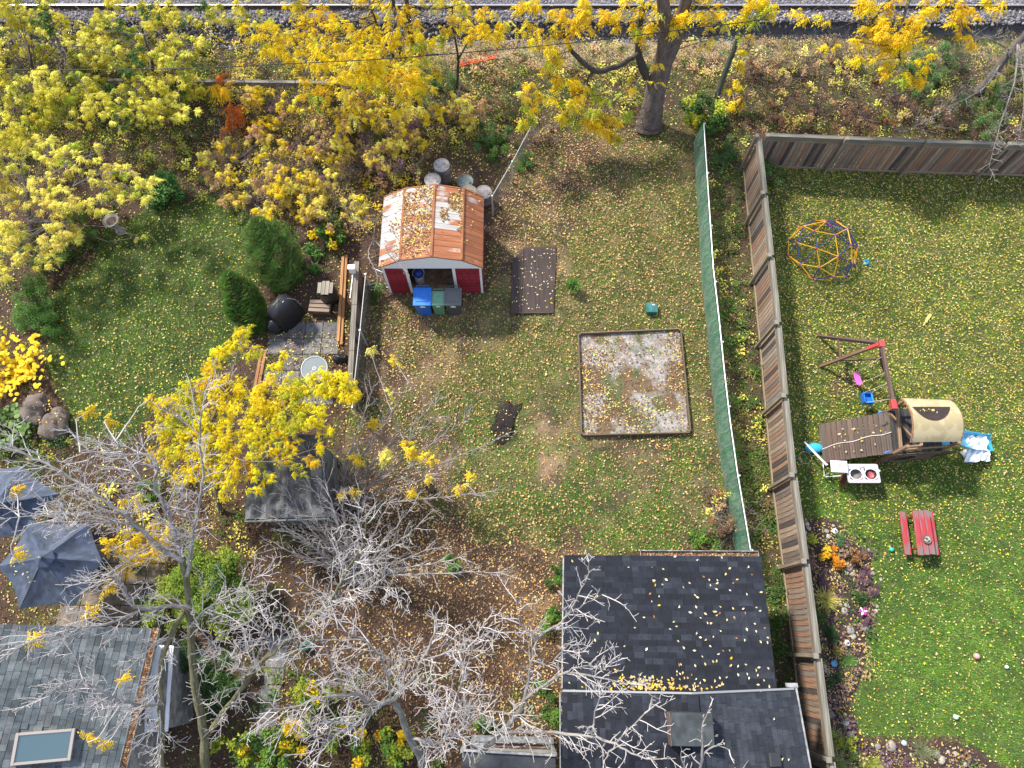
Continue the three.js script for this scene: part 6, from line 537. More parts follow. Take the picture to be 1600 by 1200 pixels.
// a clump of foliage sprays: blobs are [px, py, height, radius, sprays]
function foliage(parent, blobs, o, r, pal, geos, size = 1, name = 'foliage', twigs = null, from = null) {
  const lists = geos.map(() => []); for (const [x, y, h, R, n] of blobs) { const c = P(x, y, h).sub(o), k = Math.max(2, Math.round(n / 11)), tone = pickW(pal, r); if (twigs && from) { const f = from(c, r), q = crook(f, c.clone().sub(f), f.distanceTo(c), 6, r, 0.22, 0.03); q[6] = c; twigs.tube(q, q.map((_, i) => lerp(0.016, 0.008, i / 6)), 5, false); } for (let j = 0; j < k; j++) { const a = r() * 6.283, yy = r() * 2 - 1, ss = Math.sqrt(1 - yy * yy), rr = R * Math.cbrt(0.15 + 0.85 * r()), sc = c.clone().add(V(Math.cos(a) * ss * rr, yy * rr * 0.7, Math.sin(a) * ss * rr)), t2 = r() < 0.65 ? tone : pickW(pal, r); if (twigs) { const q = crook(c, sc.clone().sub(c), c.distanceTo(sc), 3, r, 0.2, 0.02); twigs.tube(q, [0.008, 0.006, 0.005, 0.004], 3, false); } for (let i = 0; i < n / k; i++) { const p = sc.clone().add(V((r() + r() - 1) * 0.27 * R, (r() + r() - 1) * 0.2 * R, (r() + r() - 1) * 0.27 * R)); if (p.y + o.y < 0.03) p.y = 0.05 + 0.2 * r(); const g = Math.floor(r() * geos.length); lists[g].push([p, 0.35 + 0.7 * (r() - 0.5), r() * 6.283, 0.7 * (r() - 0.5), size * (0.7 + 0.6 * r()), vary(t2, r, 0.3)]); } } }
  lists.forEach((l, i) => l.length && inst(parent, name, geos[i], LM, l));
}
const blobsIn = (poly, n, h0, h1, r0, r1, per, seed) => { const r = rng(seed), out = []; const xs = poly.map((p) => p[0]), ys = poly.map((p) => p[1]); let guard = 0; while (out.length < n && guard++ < 9999) { const x = lerp(Math.min(...xs), Math.max(...xs), r()), y = lerp(Math.min(...ys), Math.max(...ys), r()); if (!inPoly(x, y, poly)) continue; const R = lerp(r0, r1, r()); out.push([x, y, lerp(h0, h1, r()), R, Math.round(per * (0.6 + 0.8 * r()) * R * R)]); } return out; };
function tree(name, label, base, stems, o2 = {}) { // stems: pixel polylines [px, py, height, radius]; o2: bark, blobs, pal, geos, shoots, seed
  const o = P(...base), t = thing(name, label, o2.cat ?? 'tree', o, 0, o2.group), r = rng(o2.seed ?? 1), tw = new MB(), all = []; stems.forEach((s, i) => { const [pts, rad] = limbPts(s, o, r, 4, o2.wob ?? 0.04), m = new MB(); m.tube(pts, rad.map((q) => q * (o2.thin ?? 1)), s[0][3] > 0.1 ? 14 : 8); m.build(t, i === 0 ? 'trunk' : 'limb', o2.barks ? o2.barks[Math.min(i, o2.barks.length - 1)] : o2.bark ?? greyBark); all.push(...pts); if (o2.shoots && !(o2.skip ?? []).includes(i)) shoots(tw, pts, r, { ...o2.shoots, from: i === 0 ? 0.5 : 0.05 }); });
  const from = (c, q) => { let best = all[0], bd = 1e9; for (const p of all) { const d = p.distanceTo(c) * (0.7 + 0.6 * q()) + (p.y > c.y + 0.4 ? 2 : 0) + (p.y < 0.3 ? 1 : 0); if (d < bd) { bd = d; best = p; } } return best.clone(); };
  if (o2.blobs) foliage(t, o2.blobs.map((b) => [b[0], b[1], b[2], b[3], Math.round(b[4] * (o2.more ?? 1))]), o, r, o2.pal, o2.geos ?? [ashSpray, ashSpray2], o2.size ?? 1, 'foliage', tw, from);
  if (tw.p.length) tag(tw.build(t, 'twigs', o2.twigMat ?? palTwig), null, null, null, 'stuff'); return t;
}

// ---------------------------------------------------------------- trees along the back
tree('mature_tree', 'large tree with furrowed grey trunk and yellow leaves behind the yard', [1014, 198], [
  [[1014, 200, 0, 0.56], [1016, 186, 0.35, 0.45], [1024, 145, 1.35, 0.38], [1036, 96, 2.4, 0.36]], [[1034, 102, 2.3, 0.30], [1040, 55, 3.5, 0.24], [1034, -20, 5.4, 0.19], [1030, -90, 6.8, 0.14], [1012, -210, 9.2, 0.08], [1000, -330, 11.2, 0.02]], [[1038, 100, 2.35, 0.27], [1057, 55, 3.4, 0.24], [1076, -20, 5.2, 0.18], [1085, -90, 6.8, 0.13], [1110, -210, 9.2, 0.07], [1125, -330, 11.2, 0.02]],
  [[1012, 122, 1.9, 0.17], [999, 92, 2.5, 0.14], [998, 55, 3.3, 0.11], [1006, 5, 4.3, 0.08]], [[1000, 82, 2.7, 0.09], [985, 92, 2.75, 0.085], [957, 106, 2.8, 0.09], [930, 111, 2.9, 0.09], [908, 95, 3.1, 0.085], [890, 74, 3.4, 0.07], [881, 52, 3.8, 0.055], [872, 20, 4.4, 0.04]], [[928, 111, 2.9, 0.04], [918, 125, 2.6, 0.03], [926, 146, 2.2, 0.018]]],
  { barks: [bark(0.25, 0.20, 0.175, 0.05), bark(0.25, 0.20, 0.175, 0.05), bark(0.25, 0.20, 0.175, 0.05), darkBark], seed: 201, twigMat: brownBark, pal: [[YEL, 60], [GOLD, 20], [LEMON, 10], [LIME, 10]], size: 1.15, shoots: { step: 0.5, len: 0.7, r0: 0.012, r1: 0.004, depth: 2 }, skip: [0, 1, 2],
    blobs: [[1010, -190, 9, 1.0, 120], [960, -160, 8, 0.9, 90], [1060, -260, 10.2, 1.0, 110], [1130, -220, 9.4, 1.0, 110], [1170, -160, 8, 0.9, 90], [1000, -320, 11, 0.9, 90], [1120, -330, 11.2, 0.9, 90], [930, -110, 7, 0.8, 80], [1000, 12, 4.6, 0.8, 130], [1040, 22, 4.3, 0.7, 130], [1068, 40, 4, 0.45, 60], [880, 38, 4.2, 0.7, 110], [850, 60, 4, 0.6, 80], [815, 25, 4.4, 0.7, 110], [930, 22, 4.5, 0.6, 100], [960, 40, 4, 0.35, 30], [858, 118, 3.1, 0.6, 70], [885, 150, 2.7, 0.5, 50], [842, 172, 2.3, 0.5, 55], [905, 125, 2.7, 0.4, 40], [930, 160, 2.3, 0.5, 55], [945, 190, 1.7, 0.5, 120], [955, 215, 1.2, 0.35, 60], [915, 145, 2.2, 0.5, 80], [880, 170, 2, 0.4, 60], [925, 180, 1.6, 0.4, 70], [830, 140, 2.6, 0.45, 60], [865, 90, 3.3, 0.4, 50], [815, 185, 2, 0.35, 40], [900, 185, 1.6, 0.4, 60], [1000, 45, 4, 0.45, 60], [1090, 10, 4.8, 0.5, 60], [1175, 8, 4.9, 0.5, 60], [900, 15, 4.6, 0.5, 60], [975, 175, 1.6, 0.35, 30], [1150, 20, 4.7, 0.6, 60], [1112, 20, 4.7, 0.5, 50], [1195, 28, 4.7, 0.45, 50], [1215, 12, 4.8, 0.35, 30], [985, 130, 2.4, 0.28, 16], [1022, 95, 3.1, 0.25, 12], [1028, 132, 2.3, 0.2, 6], [1105, 60, 3.8, 0.3, 14], [1170, 60, 4, 0.3, 14]] });
tree('yellow_tree', 'bright yellow leafed branches hanging in from the top right', [1462, -60], [[[1462, -60, 0, 0.24], [1468, -90, 1.5, 0.2], [1466, -100, 3.5, 0.16], [1450, -70, 5, 0.12]], [[1452, -72, 4.9, 0.08], [1430, -20, 5.1, 0.06], [1410, 30, 4.9, 0.045], [1405, 90, 4.3, 0.03]], [[1455, -70, 4.9, 0.08], [1480, -20, 5.1, 0.06], [1500, 25, 5, 0.04]], [[1430, -20, 5.1, 0.06], [1390, 0, 5.1, 0.05], [1358, 40, 4.8, 0.03]]],
  { bark: darkBark, twigMat: brownBark, seed: 203, pal: [[YEL, 55], [GOLD, 38], [LIME, 7]], size: 1.15, blobs: [[1400, 30, 5, 0.85, 210], [1380, 62, 4.6, 0.6, 110], [1422, 66, 4.5, 0.7, 150], [1400, 108, 4.1, 0.42, 70], [1432, 122, 3.8, 0.32, 40], [1352, 96, 4.1, 0.4, 40], [1358, 22, 5, 0.5, 70], [1468, 18, 5.1, 0.7, 120], [1508, 32, 5, 0.5, 70], [1514, 58, 4.6, 0.32, 36], [1552, 6, 5.1, 0.4, 40], [1338, 62, 4.5, 0.3, 26], [1448, 92, 4.1, 0.32, 36], [1340, 8, 5, 0.4, 30], [1300, 72, 4.2, 0.25, 12], [1262, 22, 4.6, 0.35, 22], [1290, 30, 4.6, 0.25, 12]] });
tree('slender_tree', 'three stemmed slender tree with golden leaves behind the shed', [650, 172], [[[650, 172, 0, 0.13], [647, 120, 1.2, 0.12], [645, 75, 2.3, 0.1], [639, 30, 3.5, 0.08], [632, -20, 4.8, 0.06]], [[648, 150, 0.5, 0.09], [632, 100, 1.7, 0.1], [624, 70, 2.5, 0.08], [616, 10, 4, 0.06], [610, -20, 4.8, 0.05]], [[634, 110, 1.5, 0.07], [612, 85, 2.1, 0.06], [596, 54, 2.8, 0.045], [580, 15, 3.8, 0.03]]],
  { bark: darkBark, twigMat: brownBark, seed: 205, pal: [[YEL, 62], [GOLD, 18], [LEMON, 10], [LIME, 10]], size: 0.9, more: 1.3, blobs: [...blobsIn([[395, 0], [800, 0], [780, 62], [690, 80], [640, 120], [560, 120], [470, 90], [400, 60]], 40, 3.3, 4.9, 0.35, 0.75, 230, 206), ...blobsIn([[420, 80], [690, 80], [690, 180], [600, 190], [450, 160]], 20, 1.4, 3, 0.3, 0.55, 230, 207)] });
tree('sapling', 'small forked sapling with dark stem right of the slender tree', [714, 137], [[[714, 137, 0, 0.06], [715, 110, 0.7, 0.055], [716, 92, 1.2, 0.05], [708, 42, 2.5, 0.03], [706, 10, 3.4, 0.02]], [[716, 94, 1.15, 0.04], [728, 70, 1.8, 0.03], [737, 46, 2.4, 0.022], [742, 10, 3.4, 0.015]]], { bark: darkBark, twigMat: brownBark, seed: 208, pal: [[YEL, 50], [LIME, 50]], blobs: [[700, 40, 2.8, 0.4, 40], [725, 25, 3, 0.5, 60], [745, 35, 2.9, 0.4, 45], [690, 60, 2.2, 0.3, 24], [760, 50, 2.5, 0.3, 24]] });
tree('slender_tree', 'mossy leaning trunk with ivy bush at its foot above the green screen', [1112, 182], [[[1112, 182, 0, 0.13], [1124, 140, 0.9, 0.11], [1140, 95, 1.8, 0.1], [1155, 55, 2.6, 0.09], [1172, 5, 3.7, 0.07], [1185, -30, 4.5, 0.06]]], { bark: bark(0.085, 0.10, 0.075, 0.02), twigMat: brownBark, seed: 209, pal: [[GREEN, 50], [[0.12, 0.25, 0.03], 25], [YEL, 16], [LIME, 9]], geos: [simpleCl, roundCl], size: 0.95, blobs: [[1085, 178, 0.6, 0.5, 130], [1110, 185, 0.6, 0.5, 150], [1130, 170, 0.8, 0.4, 90], [1098, 160, 0.9, 0.4, 70], [1120, 195, 0.35, 0.4, 90], [1078, 165, 0.6, 0.3, 40]] });
{ const t = tree('yellow_shrub', 'yellow leaved stems beside the mossy leaning trunk', [1140, 185], [[[1140, 185, 0, 0.03], [1143, 150, 0.8, 0.025], [1152, 110, 1.6, 0.015]], [[1140, 185, 0, 0.025], [1155, 165, 0.5, 0.02], [1165, 150, 0.9, 0.012]]], { cat: 'shrub', bark: brownBark, twigMat: brownBark, seed: 210, pal: [[YEL, 70], [GOLD, 30]], blobs: [[1148, 130, 1.2, 0.35, 40], [1155, 105, 1.6, 0.3, 30], [1160, 160, 0.6, 0.3, 26], [1140, 160, 0.6, 0.3, 26], [1160, 75, 2.2, 0.25, 14]] }); }
tree('bare_tree', 'thick leaning grey trunk with bare twigs at the right edge', [1526, 146], [[[1526, 146, 0, 0.26], [1545, 124, 0.5, 0.22], [1575, 86, 1.3, 0.2], [1608, 46, 2.1, 0.18], [1660, -20, 3.4, 0.14]], [[1562, 102, 1.0, 0.05], [1535, 140, 1.2, 0.035], [1485, 166, 1.4, 0.03], [1450, 187, 1.5, 0.022], [1408, 210, 1.6, 0.01]], [[1590, 70, 1.7, 0.06], [1585, 130, 2.2, 0.04], [1562, 195, 2.3, 0.025], [1545, 262, 2.2, 0.01]], [[1592, 70, 1.7, 0.06], [1600, 150, 2.4, 0.03], [1592, 220, 2.4, 0.012]], [[1580, 80, 1.4, 0.04], [1540, 60, 2.2, 0.03], [1500, 70, 2.4, 0.012]]], { barks: [bark(0.22, 0.19, 0.175, 0.03), bark(0.30, 0.27, 0.25, 0.01)], seed: 211, thin: 0.7, twigMat: bark(0.40, 0.36, 0.34, 0.002), shoots: { step: 0.16, len: 0.75, r0: 0.011, r1: 0.005, depth: 3, dense: 0.8 }, skip: [0] });
const olive = [[OLIVE, 12], [[0.66, 0.60, 0.06], 36], [LEMON, 40], [LIME, 6], [GREEN, 6]];
tree('olive_yellow_tree', 'olive yellow young tree in the upper left corner', [70, 170], [[[70, 170, 0, 0.1], [62, 140, 0.9, 0.08], [50, 100, 2, 0.05], [45, 70, 2.8, 0.03]], [[64, 150, 0.6, 0.06], [90, 110, 1.8, 0.04], [105, 70, 2.7, 0.02]]], { bark: brownBark, twigMat: brownBark, seed: 221, pal: olive, size: 0.95, more: 0.95, geos: [palm, palm, ashSpray2], blobs: blobsIn([[-60, 0], [190, 10], [180, 190], [120, 215], [-60, 230]], 76, 0.7, 3.0, 0.35, 0.65, 340, 222) });
tree('olive_yellow_tree', 'olive yellow tree right of the upper left corner tree', [250, 165], [[[250, 165, 0, 0.1], [245, 130, 0.9, 0.08], [235, 90, 1.9, 0.05], [225, 55, 2.8, 0.03]], [[247, 140, 0.7, 0.06], [270, 100, 1.7, 0.04], [285, 65, 2.5, 0.02]]], { bark: brownBark, twigMat: twigBrown, seed: 223, pal: olive, size: 0.95, more: 0.95, geos: [palm, palm, ashSpray2], blobs: [...blobsIn([[-20, -10], [420, -10], [420, 52], [300, 70], [0, 62]], 26, 2.0, 3.1, 0.3, 0.5, 300, 228), ...blobsIn([[185, 15], [330, 20], [310, 110], [300, 180], [230, 215], [180, 190]], 54, 0.7, 2.8, 0.3, 0.6, 340, 224)] });
tree('pale_yellow_tree', 'pale yellow spreading tree over the left edge above the lawn', [50, 360], [[[50, 360, 0, 0.12], [45, 330, 0.8, 0.1], [40, 290, 1.9, 0.06], [30, 250, 2.8, 0.03]], [[46, 340, 0.6, 0.07], [100, 300, 1.6, 0.045], [150, 275, 2.3, 0.03], [200, 265, 2.5, 0.015]], [[46, 345, 0.6, 0.06], [80, 345, 1.5, 0.04], [110, 350, 1.9, 0.02]], [[42, 300, 1.7, 0.05], [100, 260, 2.4, 0.03], [160, 235, 2.7, 0.015]]], { bark: bark(0.30, 0.27, 0.25, 0.01), thin: 0.6, twigMat: bark(0.30, 0.26, 0.24, 0.003), seed: 225, pal: [[LEMON, 62], [[0.78, 0.66, 0.14], 30], [LIME, 8]], size: 0.95, more: 0.9, geos: [palm, palm, ashSpray2], shoots: { step: 0.3, len: 0.6, r0: 0.01, r1: 0.004, depth: 2 }, skip: [0], blobs: [...blobsIn([[-40, 215], [150, 215], [235, 290], [200, 310], [130, 320], [100, 400], [0, 440], [-40, 440]], 66, 1.3, 2.7, 0.3, 0.55, 330, 226), [222, 312, 1.8, 0.3, 22], [60, 395, 1.4, 0.3, 25], [210, 372, 0.3, 0.14, 6], [226, 372, 0.3, 0.12, 5]] });
// ---------------------------------------------------------------- shrubs
function shrub(name, label, base, blobs, pal, geos, o2 = {}) { const o = P(...base), t = thing(name, label, o2.cat ?? 'shrub', o, 0, o2.group), r = rng(o2.seed ?? 1), tw = new MB(); const from = () => V((r() - 0.5) * 0.15, 0.02, (r() - 0.5) * 0.15); foliage(t, blobs, o, r, pal, geos, o2.size ?? 1, 'foliage', tw, from); if (o2.bare) for (let k = 0; k < o2.bare; k++) { const a = r() * 6.283, q = crook(from(), V(Math.cos(a) * (0.5 + r()), 0.8, Math.sin(a) * (0.5 + r())), (o2.blen ?? 1.2) * (0.6 + 0.6 * r()), 6, r, 0.35, 0.02); tw.tube(q, q.map((_, i) => lerp(0.012, 0.004, i / 6)), 4, false); shoots(tw, q, r, { step: 0.16, len: 0.4, r0: 0.007, r1: 0.003, depth: 2 }); } tag(tw.build(t, 'stems', o2.stemMat ?? twigBrown), null, null, null, 'stuff'); return t; }
const dusty = [[[0.70, 0.56, 0.10], 36], [YEL, 28], [MAUVE, 5], [LEMON, 16], [[0.55, 0.36, 0.18], 15]];
const big = pinnate(7, 0.42, 0.13, 0.035, 0.45, 13);
shrub('sumac_shrub', 'fiery orange sumac shrub in the back thicket', [368, 190], [[350, 140, 1.2, 0.45, 30], [372, 170, 1.0, 0.4, 30], [335, 125, 1.3, 0.35, 18], [385, 150, 1.1, 0.4, 22], [360, 190, 0.6, 0.35, 20], [395, 195, 0.5, 0.3, 12]], [[ORANGE, 45], [RED, 15], [GOLD, 40]], [big], { seed: 231 });
shrub('sumac_shrub', 'small red orange shrub low in the thicket above the stump', [452, 222], [[452, 222, 0.5, 0.3, 14], [405, 195, 0.6, 0.25, 10], [430, 235, 0.3, 0.2, 6]], [[ORANGE, 60], [RED, 40]], [big], { seed: 232, size: 0.7 });
[[365, 255, 'dusty yellow shrub in the thicket above the pine'], [430, 175, 'dusty yellow shrub just right of the orange sumac'], [500, 225, 'sparse yellow shrub in the middle of the back thicket'], [455, 290, 'dusty yellow twiggy shrub above the green bush by the planks'], [560, 185, 'pale yellow shrub in the thicket left of the slender trunks'], [570, 265, 'twiggy mauve yellow shrub left behind the shed'], [625, 225, 'sparse yellow shrub above the pale topped drums'], [520, 315, 'low yellow green shrub left of the shed roof'], [400, 310, 'dusty yellow shrub beside the cut stump'], [700, 190, 'yellow green shrub right of the slender trunks'], [540, 135, 'golden shrub by the end of the timber rail']].forEach(([x, y, l], i) => { const r = rng(300 + i), b = []; for (let k = 0; k < 9; k++) b.push([x + (r() - 0.5) * 95, y + (r() - 0.6) * 70, 0.35 + 1.3 * r(), 0.25 + 0.25 * r(), 78]); shrub('twiggy_shrub', l, [x, y], b, dusty, [palm, ashSpray2], { seed: 310 + i, bare: 20, blen: 1.5, size: 0.78, stemMat: bark(0.30, 0.245, 0.245, 0.002) }); });
shrub('green_bush', 'rounded mid green bush at the top of the left lawn', [257, 318], [[250, 290, 0.6, 0.45, 170], [268, 300, 0.5, 0.4, 140], [245, 310, 0.3, 0.35, 100], [258, 280, 0.8, 0.3, 70]], [[[0.10, 0.24, 0.05], 60], [[0.16, 0.32, 0.07], 25], [GREEN, 15]], [simpleCl, roundCl], { seed: 241 });
shrub('green_bush', 'green and yellow leafy bush left of the orange planks', [512, 385], [[515, 350, 0.7, 0.4, 110], [500, 370, 0.5, 0.35, 80], [525, 375, 0.4, 0.3, 60], [490, 395, 0.25, 0.3, 45], [485, 425, 0.2, 0.25, 30]], [[[0.10, 0.24, 0.04], 60], [GREEN, 20], [YEL, 20]], [simpleCl, roundCl], { seed: 242 });
shrub('spreading_evergreen', 'feathery green spreading evergreen at the left edge of the lawn', [55, 500], [[50, 475, 0.6, 0.55, 190], [70, 495, 0.4, 0.45, 150], [35, 500, 0.5, 0.45, 140], [85, 515, 0.25, 0.3, 60], [55, 450, 0.6, 0.4, 110]], [[[0.14, 0.28, 0.05], 60], [[0.19, 0.33, 0.06], 25], [GREEN, 15]], [fineCl], { seed: 243, size: 1.05 });
shrub('spreading_evergreen', 'dark green low evergreen below the pale yellow tree', [110, 395], [[110, 380, 0.5, 0.5, 150], [135, 370, 0.4, 0.4, 110], [90, 400, 0.4, 0.4, 110], [70, 410, 0.4, 0.4, 90], [125, 345, 0.5, 0.3, 60]], [[[0.11, 0.22, 0.03], 60], [GREEN, 30], [[0.16, 0.27, 0.05], 10]], [fineCl], { seed: 244 });
{ const disc = soup((() => { const t = []; for (let k = 0; k < 7; k++) { const a = k / 7 * 6.283, b = (k + 1) / 7 * 6.283; t.push([[0, 0.008, 0], [Math.cos(b) * 0.075, 0, Math.sin(b) * 0.068], [Math.cos(a) * 0.075, 0, Math.sin(a) * 0.068]]); } return t; })()); const o = P(34, 590), t = thing('round_leaved_shrub', 'shrub with round golden leaves on dark stems at the left edge', 'shrub', o), r = rng(245), l = [], tw = new MB(); for (let k = 0; k < 30; k++) { const a = r() * 6.283, q = crook(V(0, 0.03, 0), V(Math.cos(a), 0.8, Math.sin(a)), 1.0 + 0.75 * r(), 6, r, 0.3, -0.05); tw.tube(q, [0.014, 0.012, 0.01, 0.008, 0.007, 0.006, 0.004], 4, false); for (let i = 1; i < 7; i++) for (let j = 0; j < 2; j++) l.push([q[i].clone().add(V((r() - 0.5) * 0.36, 0.1 * r(), (r() - 0.5) * 0.36)), 0.9 * (r() - 0.5), r() * 6.28, 0.9 * (r() - 0.5), 0.8 + 0.5 * r(), vary(r() < 0.8 ? GOLD : YEL, r, 0.2)]); } tag(tw.build(t, 'stems', bark(0.12, 0.07, 0.07, 0.003)), null, null, null, 'stuff'); inst(t, 'foliage', disc, LM, l); const o2 = P(22, 672), t2 = thing('round_leaved_shrub', 'pale green round leaved plant below the boulders', 'shrub', o2), l2 = []; for (let k = 0; k < 130; k++) { const a = r() * 6.28, q = 0.75 * Math.sqrt(r()); l2.push([V(Math.cos(a) * q, 0.15 + 0.35 * r(), Math.sin(a) * q), 0.7 * (r() - 0.5), r() * 6.28, 0.7 * (r() - 0.5), 0.9 + 0.5 * r(), vary(r() < 0.6 ? [0.17, 0.26, 0.08] : GREEN, r, 0.25)]); } inst(t2, 'foliage', disc, LM, l2); const st = new MB(); for (let k = 0; k < 14; k++) st.tube(crook(V(0, 0, 0), V(r() - 0.5, 0.6, r() - 0.5), 0.6, 3, r, 0.2), 0.008, 4, false); st.build(t2, 'stems', twigBrown); }
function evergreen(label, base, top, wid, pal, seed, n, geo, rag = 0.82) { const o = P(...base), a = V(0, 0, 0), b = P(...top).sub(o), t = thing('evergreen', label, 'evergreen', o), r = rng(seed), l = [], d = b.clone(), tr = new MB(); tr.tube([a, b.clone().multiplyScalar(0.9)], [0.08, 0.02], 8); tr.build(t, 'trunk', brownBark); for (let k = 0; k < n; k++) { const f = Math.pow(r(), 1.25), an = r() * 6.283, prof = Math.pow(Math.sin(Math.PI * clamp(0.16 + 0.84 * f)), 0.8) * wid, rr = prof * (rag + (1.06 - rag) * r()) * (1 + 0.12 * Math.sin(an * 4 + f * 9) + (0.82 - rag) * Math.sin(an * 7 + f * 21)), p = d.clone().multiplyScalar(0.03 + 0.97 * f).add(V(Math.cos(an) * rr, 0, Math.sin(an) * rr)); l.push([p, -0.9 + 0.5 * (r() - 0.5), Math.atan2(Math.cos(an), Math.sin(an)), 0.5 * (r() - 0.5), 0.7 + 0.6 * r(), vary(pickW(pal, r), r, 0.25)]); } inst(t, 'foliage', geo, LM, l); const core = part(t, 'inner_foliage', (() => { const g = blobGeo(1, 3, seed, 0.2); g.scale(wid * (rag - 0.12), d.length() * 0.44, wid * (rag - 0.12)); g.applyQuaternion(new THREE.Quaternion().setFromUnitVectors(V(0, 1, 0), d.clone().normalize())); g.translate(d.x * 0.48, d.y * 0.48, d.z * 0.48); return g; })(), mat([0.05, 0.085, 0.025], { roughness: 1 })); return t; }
const fanSpray = (() => { const t = [], r = rng(77); for (let k = -4; k <= 4; k++) { const a = k * 0.22, d = V(Math.sin(a), 0.15 * (r() - 0.5), Math.cos(a)); t.push(...leafTris(V(0, 0, 0), d, V(d.z, 0, -d.x), V(0, 1, 0), 0.15 * (1 - Math.abs(k) * 0.06), 0.022)); } return soup(t); })(), needles = cluster(30, 0.13, 0.11, 0.011, 19);
evergreen('pointed upright green cedar standing on the left lawn', [402, 512], [356, 428, 1.85], 0.52, [[[0.17, 0.34, 0.06], 50], [[0.24, 0.44, 0.08], 25], [[0.22, 0.20, 0.08], 25]], 251, 3600, fanSpray);
evergreen('soft needled green conifer leaning above the pointed cedar', [446, 436], [400, 345, 2.4], 0.72, [[[0.15, 0.29, 0.055], 60], [[0.22, 0.37, 0.08], 25], [[0.20, 0.19, 0.07], 15]], 253, 2300, needles, 0.5);
shrub('green_bush', 'yellow green cedar bush under the bare tree above the cabinet', [320, 960], [[300, 900, 1.6, 0.5, 340], [335, 905, 1.5, 0.55, 380], [362, 930, 1.3, 0.5, 320], [270, 925, 1.2, 0.5, 280], [345, 885, 1.5, 0.45, 260], [320, 930, 1.4, 0.5, 320], [378, 950, 1.0, 0.4, 200], [310, 950, 1.0, 0.5, 160], [345, 970, 0.8, 0.45, 120], [240, 955, 0.7, 0.35, 70], [285, 965, 0.7, 0.4, 90], [225, 945, 0.5, 0.3, 45], [300, 870, 1.4, 0.4, 80]], [[[0.22, 0.32, 0.035], 50], [[0.34, 0.40, 0.05], 28], [GREEN, 22]], [fineCl, simpleCl], { seed: 255 });
shrub('dark_evergreen', 'dark green dense shrub below the yellow green cedar bush', [340, 1060], [[335, 1045, 0.9, 0.5, 200], [350, 1070, 0.7, 0.5, 200], [325, 1080, 0.7, 0.45, 160], [345, 1100, 0.5, 0.4, 120], [300, 1025, 0.8, 0.4, 120]], [[DGREEN, 70], [GREEN, 30]], [fineCl], { seed: 256 });
[[545, 1160, 'yellow green leafy bush under the bare tree at bottom centre', 90], [460, 1150, 'lime green bush left of the bottom centre bare tree', 70], [420, 1185, 'yellow green bush at the bottom edge by the slabs', 50], [600, 1180, 'golden green bush at the bottom edge beneath bare limbs', 60], [375, 1160, 'small yellow flowering shrub between mossy trunk and slabs', 40], [480, 1090, 'low lime green plant under the bare limb', 36]].forEach(([x, y, l, s], i) => { const r = rng(340 + i), b = []; for (let k = 0; k < 8; k++) b.push([x + (r() - 0.5) * s, y + (r() - 0.5) * s * 0.7, 0.25 + 0.6 * r(), 0.2 + 0.2 * r(), 24]); shrub('leafy_bush', l, [x, y], b, [[[0.30, 0.36, 0.03], 45], [[0.13, 0.26, 0.03], 35], [GOLD, 20]], [simpleCl, roundCl], { seed: 350 + i, size: 0.9 }); });
[[872, 905, 'bright green leafy shrub against the left side of dark roof', 26], [862, 965, 'small green shrub below the one beside the dark roof', 22], [850, 1080, 'green clump in leaf litter left of the main roof', 18], [862, 1110, 'second green clump in litter left of the main roof', 20], [755, 1135, 'bright green plant beside the thin black post', 20], [1100, 832, 'light green weed clump at the lower end of the green screen', 36], [895, 447, 'green weed clump right of the dark board mat', 14], [585, 460, 'green weed at the foot of the shed wire gate', 18], [230, 770, 'small bright green plant under yellow foliage', 20], [700, 880, 'low green weed patch in the leaf litter', 18], [770, 230, 'silvery green plant by the leaning wire panel', 26], [815, 250, 'dark green shrub at the top of the leaning wire panel', 20]].forEach(([x, y, l, s], i) => { const r = rng(360 + i), b = []; for (let k = 0; k < 6; k++) b.push([x + (r() - 0.5) * s, y + (r() - 0.5) * s * 1.2, 0.12 + 0.3 * r(), 0.12 + s * 0.004, 14 + s * 0.4]); shrub('green_plant', l, [x, y], b, [[[0.12, 0.26, 0.035], 55], [GREEN, 25], [[0.20, 0.33, 0.05], 20]], [simpleCl], { seed: 370 + i, size: 0.72 }); });
[[1460, 100, 'tall green bush below the railway at right', 0], [1440, 135, 'mid green bush under the hanging yellow branches', 0], [1535, 182, 'light green bush beside the thick leaning trunk', 0], [1575, 120, 'olive green foliage right of the thick leaning trunk', 1], [1130, 240, 'green ivy clump by the corner of the board fence', 0], [1200, 268, 'small green vine clump inside the fence corner', 0], [690, 125, 'green bush below the fork of the sapling', 0], [770, 215, 'grey green shrub above the leaning wire panel', 0]].forEach(([x, y, l, k0], i) => { const r = rng(380 + i), b = [], s = i < 4 ? 60 : 34; for (let k = 0; k < 8; k++) b.push([x + (r() - 0.5) * s, y + (r() - 0.5) * s, 0.2 + (i < 4 ? 0.9 : 0.4) * r(), 0.25 + 0.2 * r(), i < 4 ? 44 : 22]); shrub('green_bush', l, [x, y + 10], b, k0 ? [[OLIVE, 40], [GREEN, 60]] : [[[0.11, 0.22, 0.06], 50], [GREEN, 35], [[0.2, 0.28, 0.1], 15]], [simpleCl, fineCl], { seed: 390 + i, size: 0.9 }); });
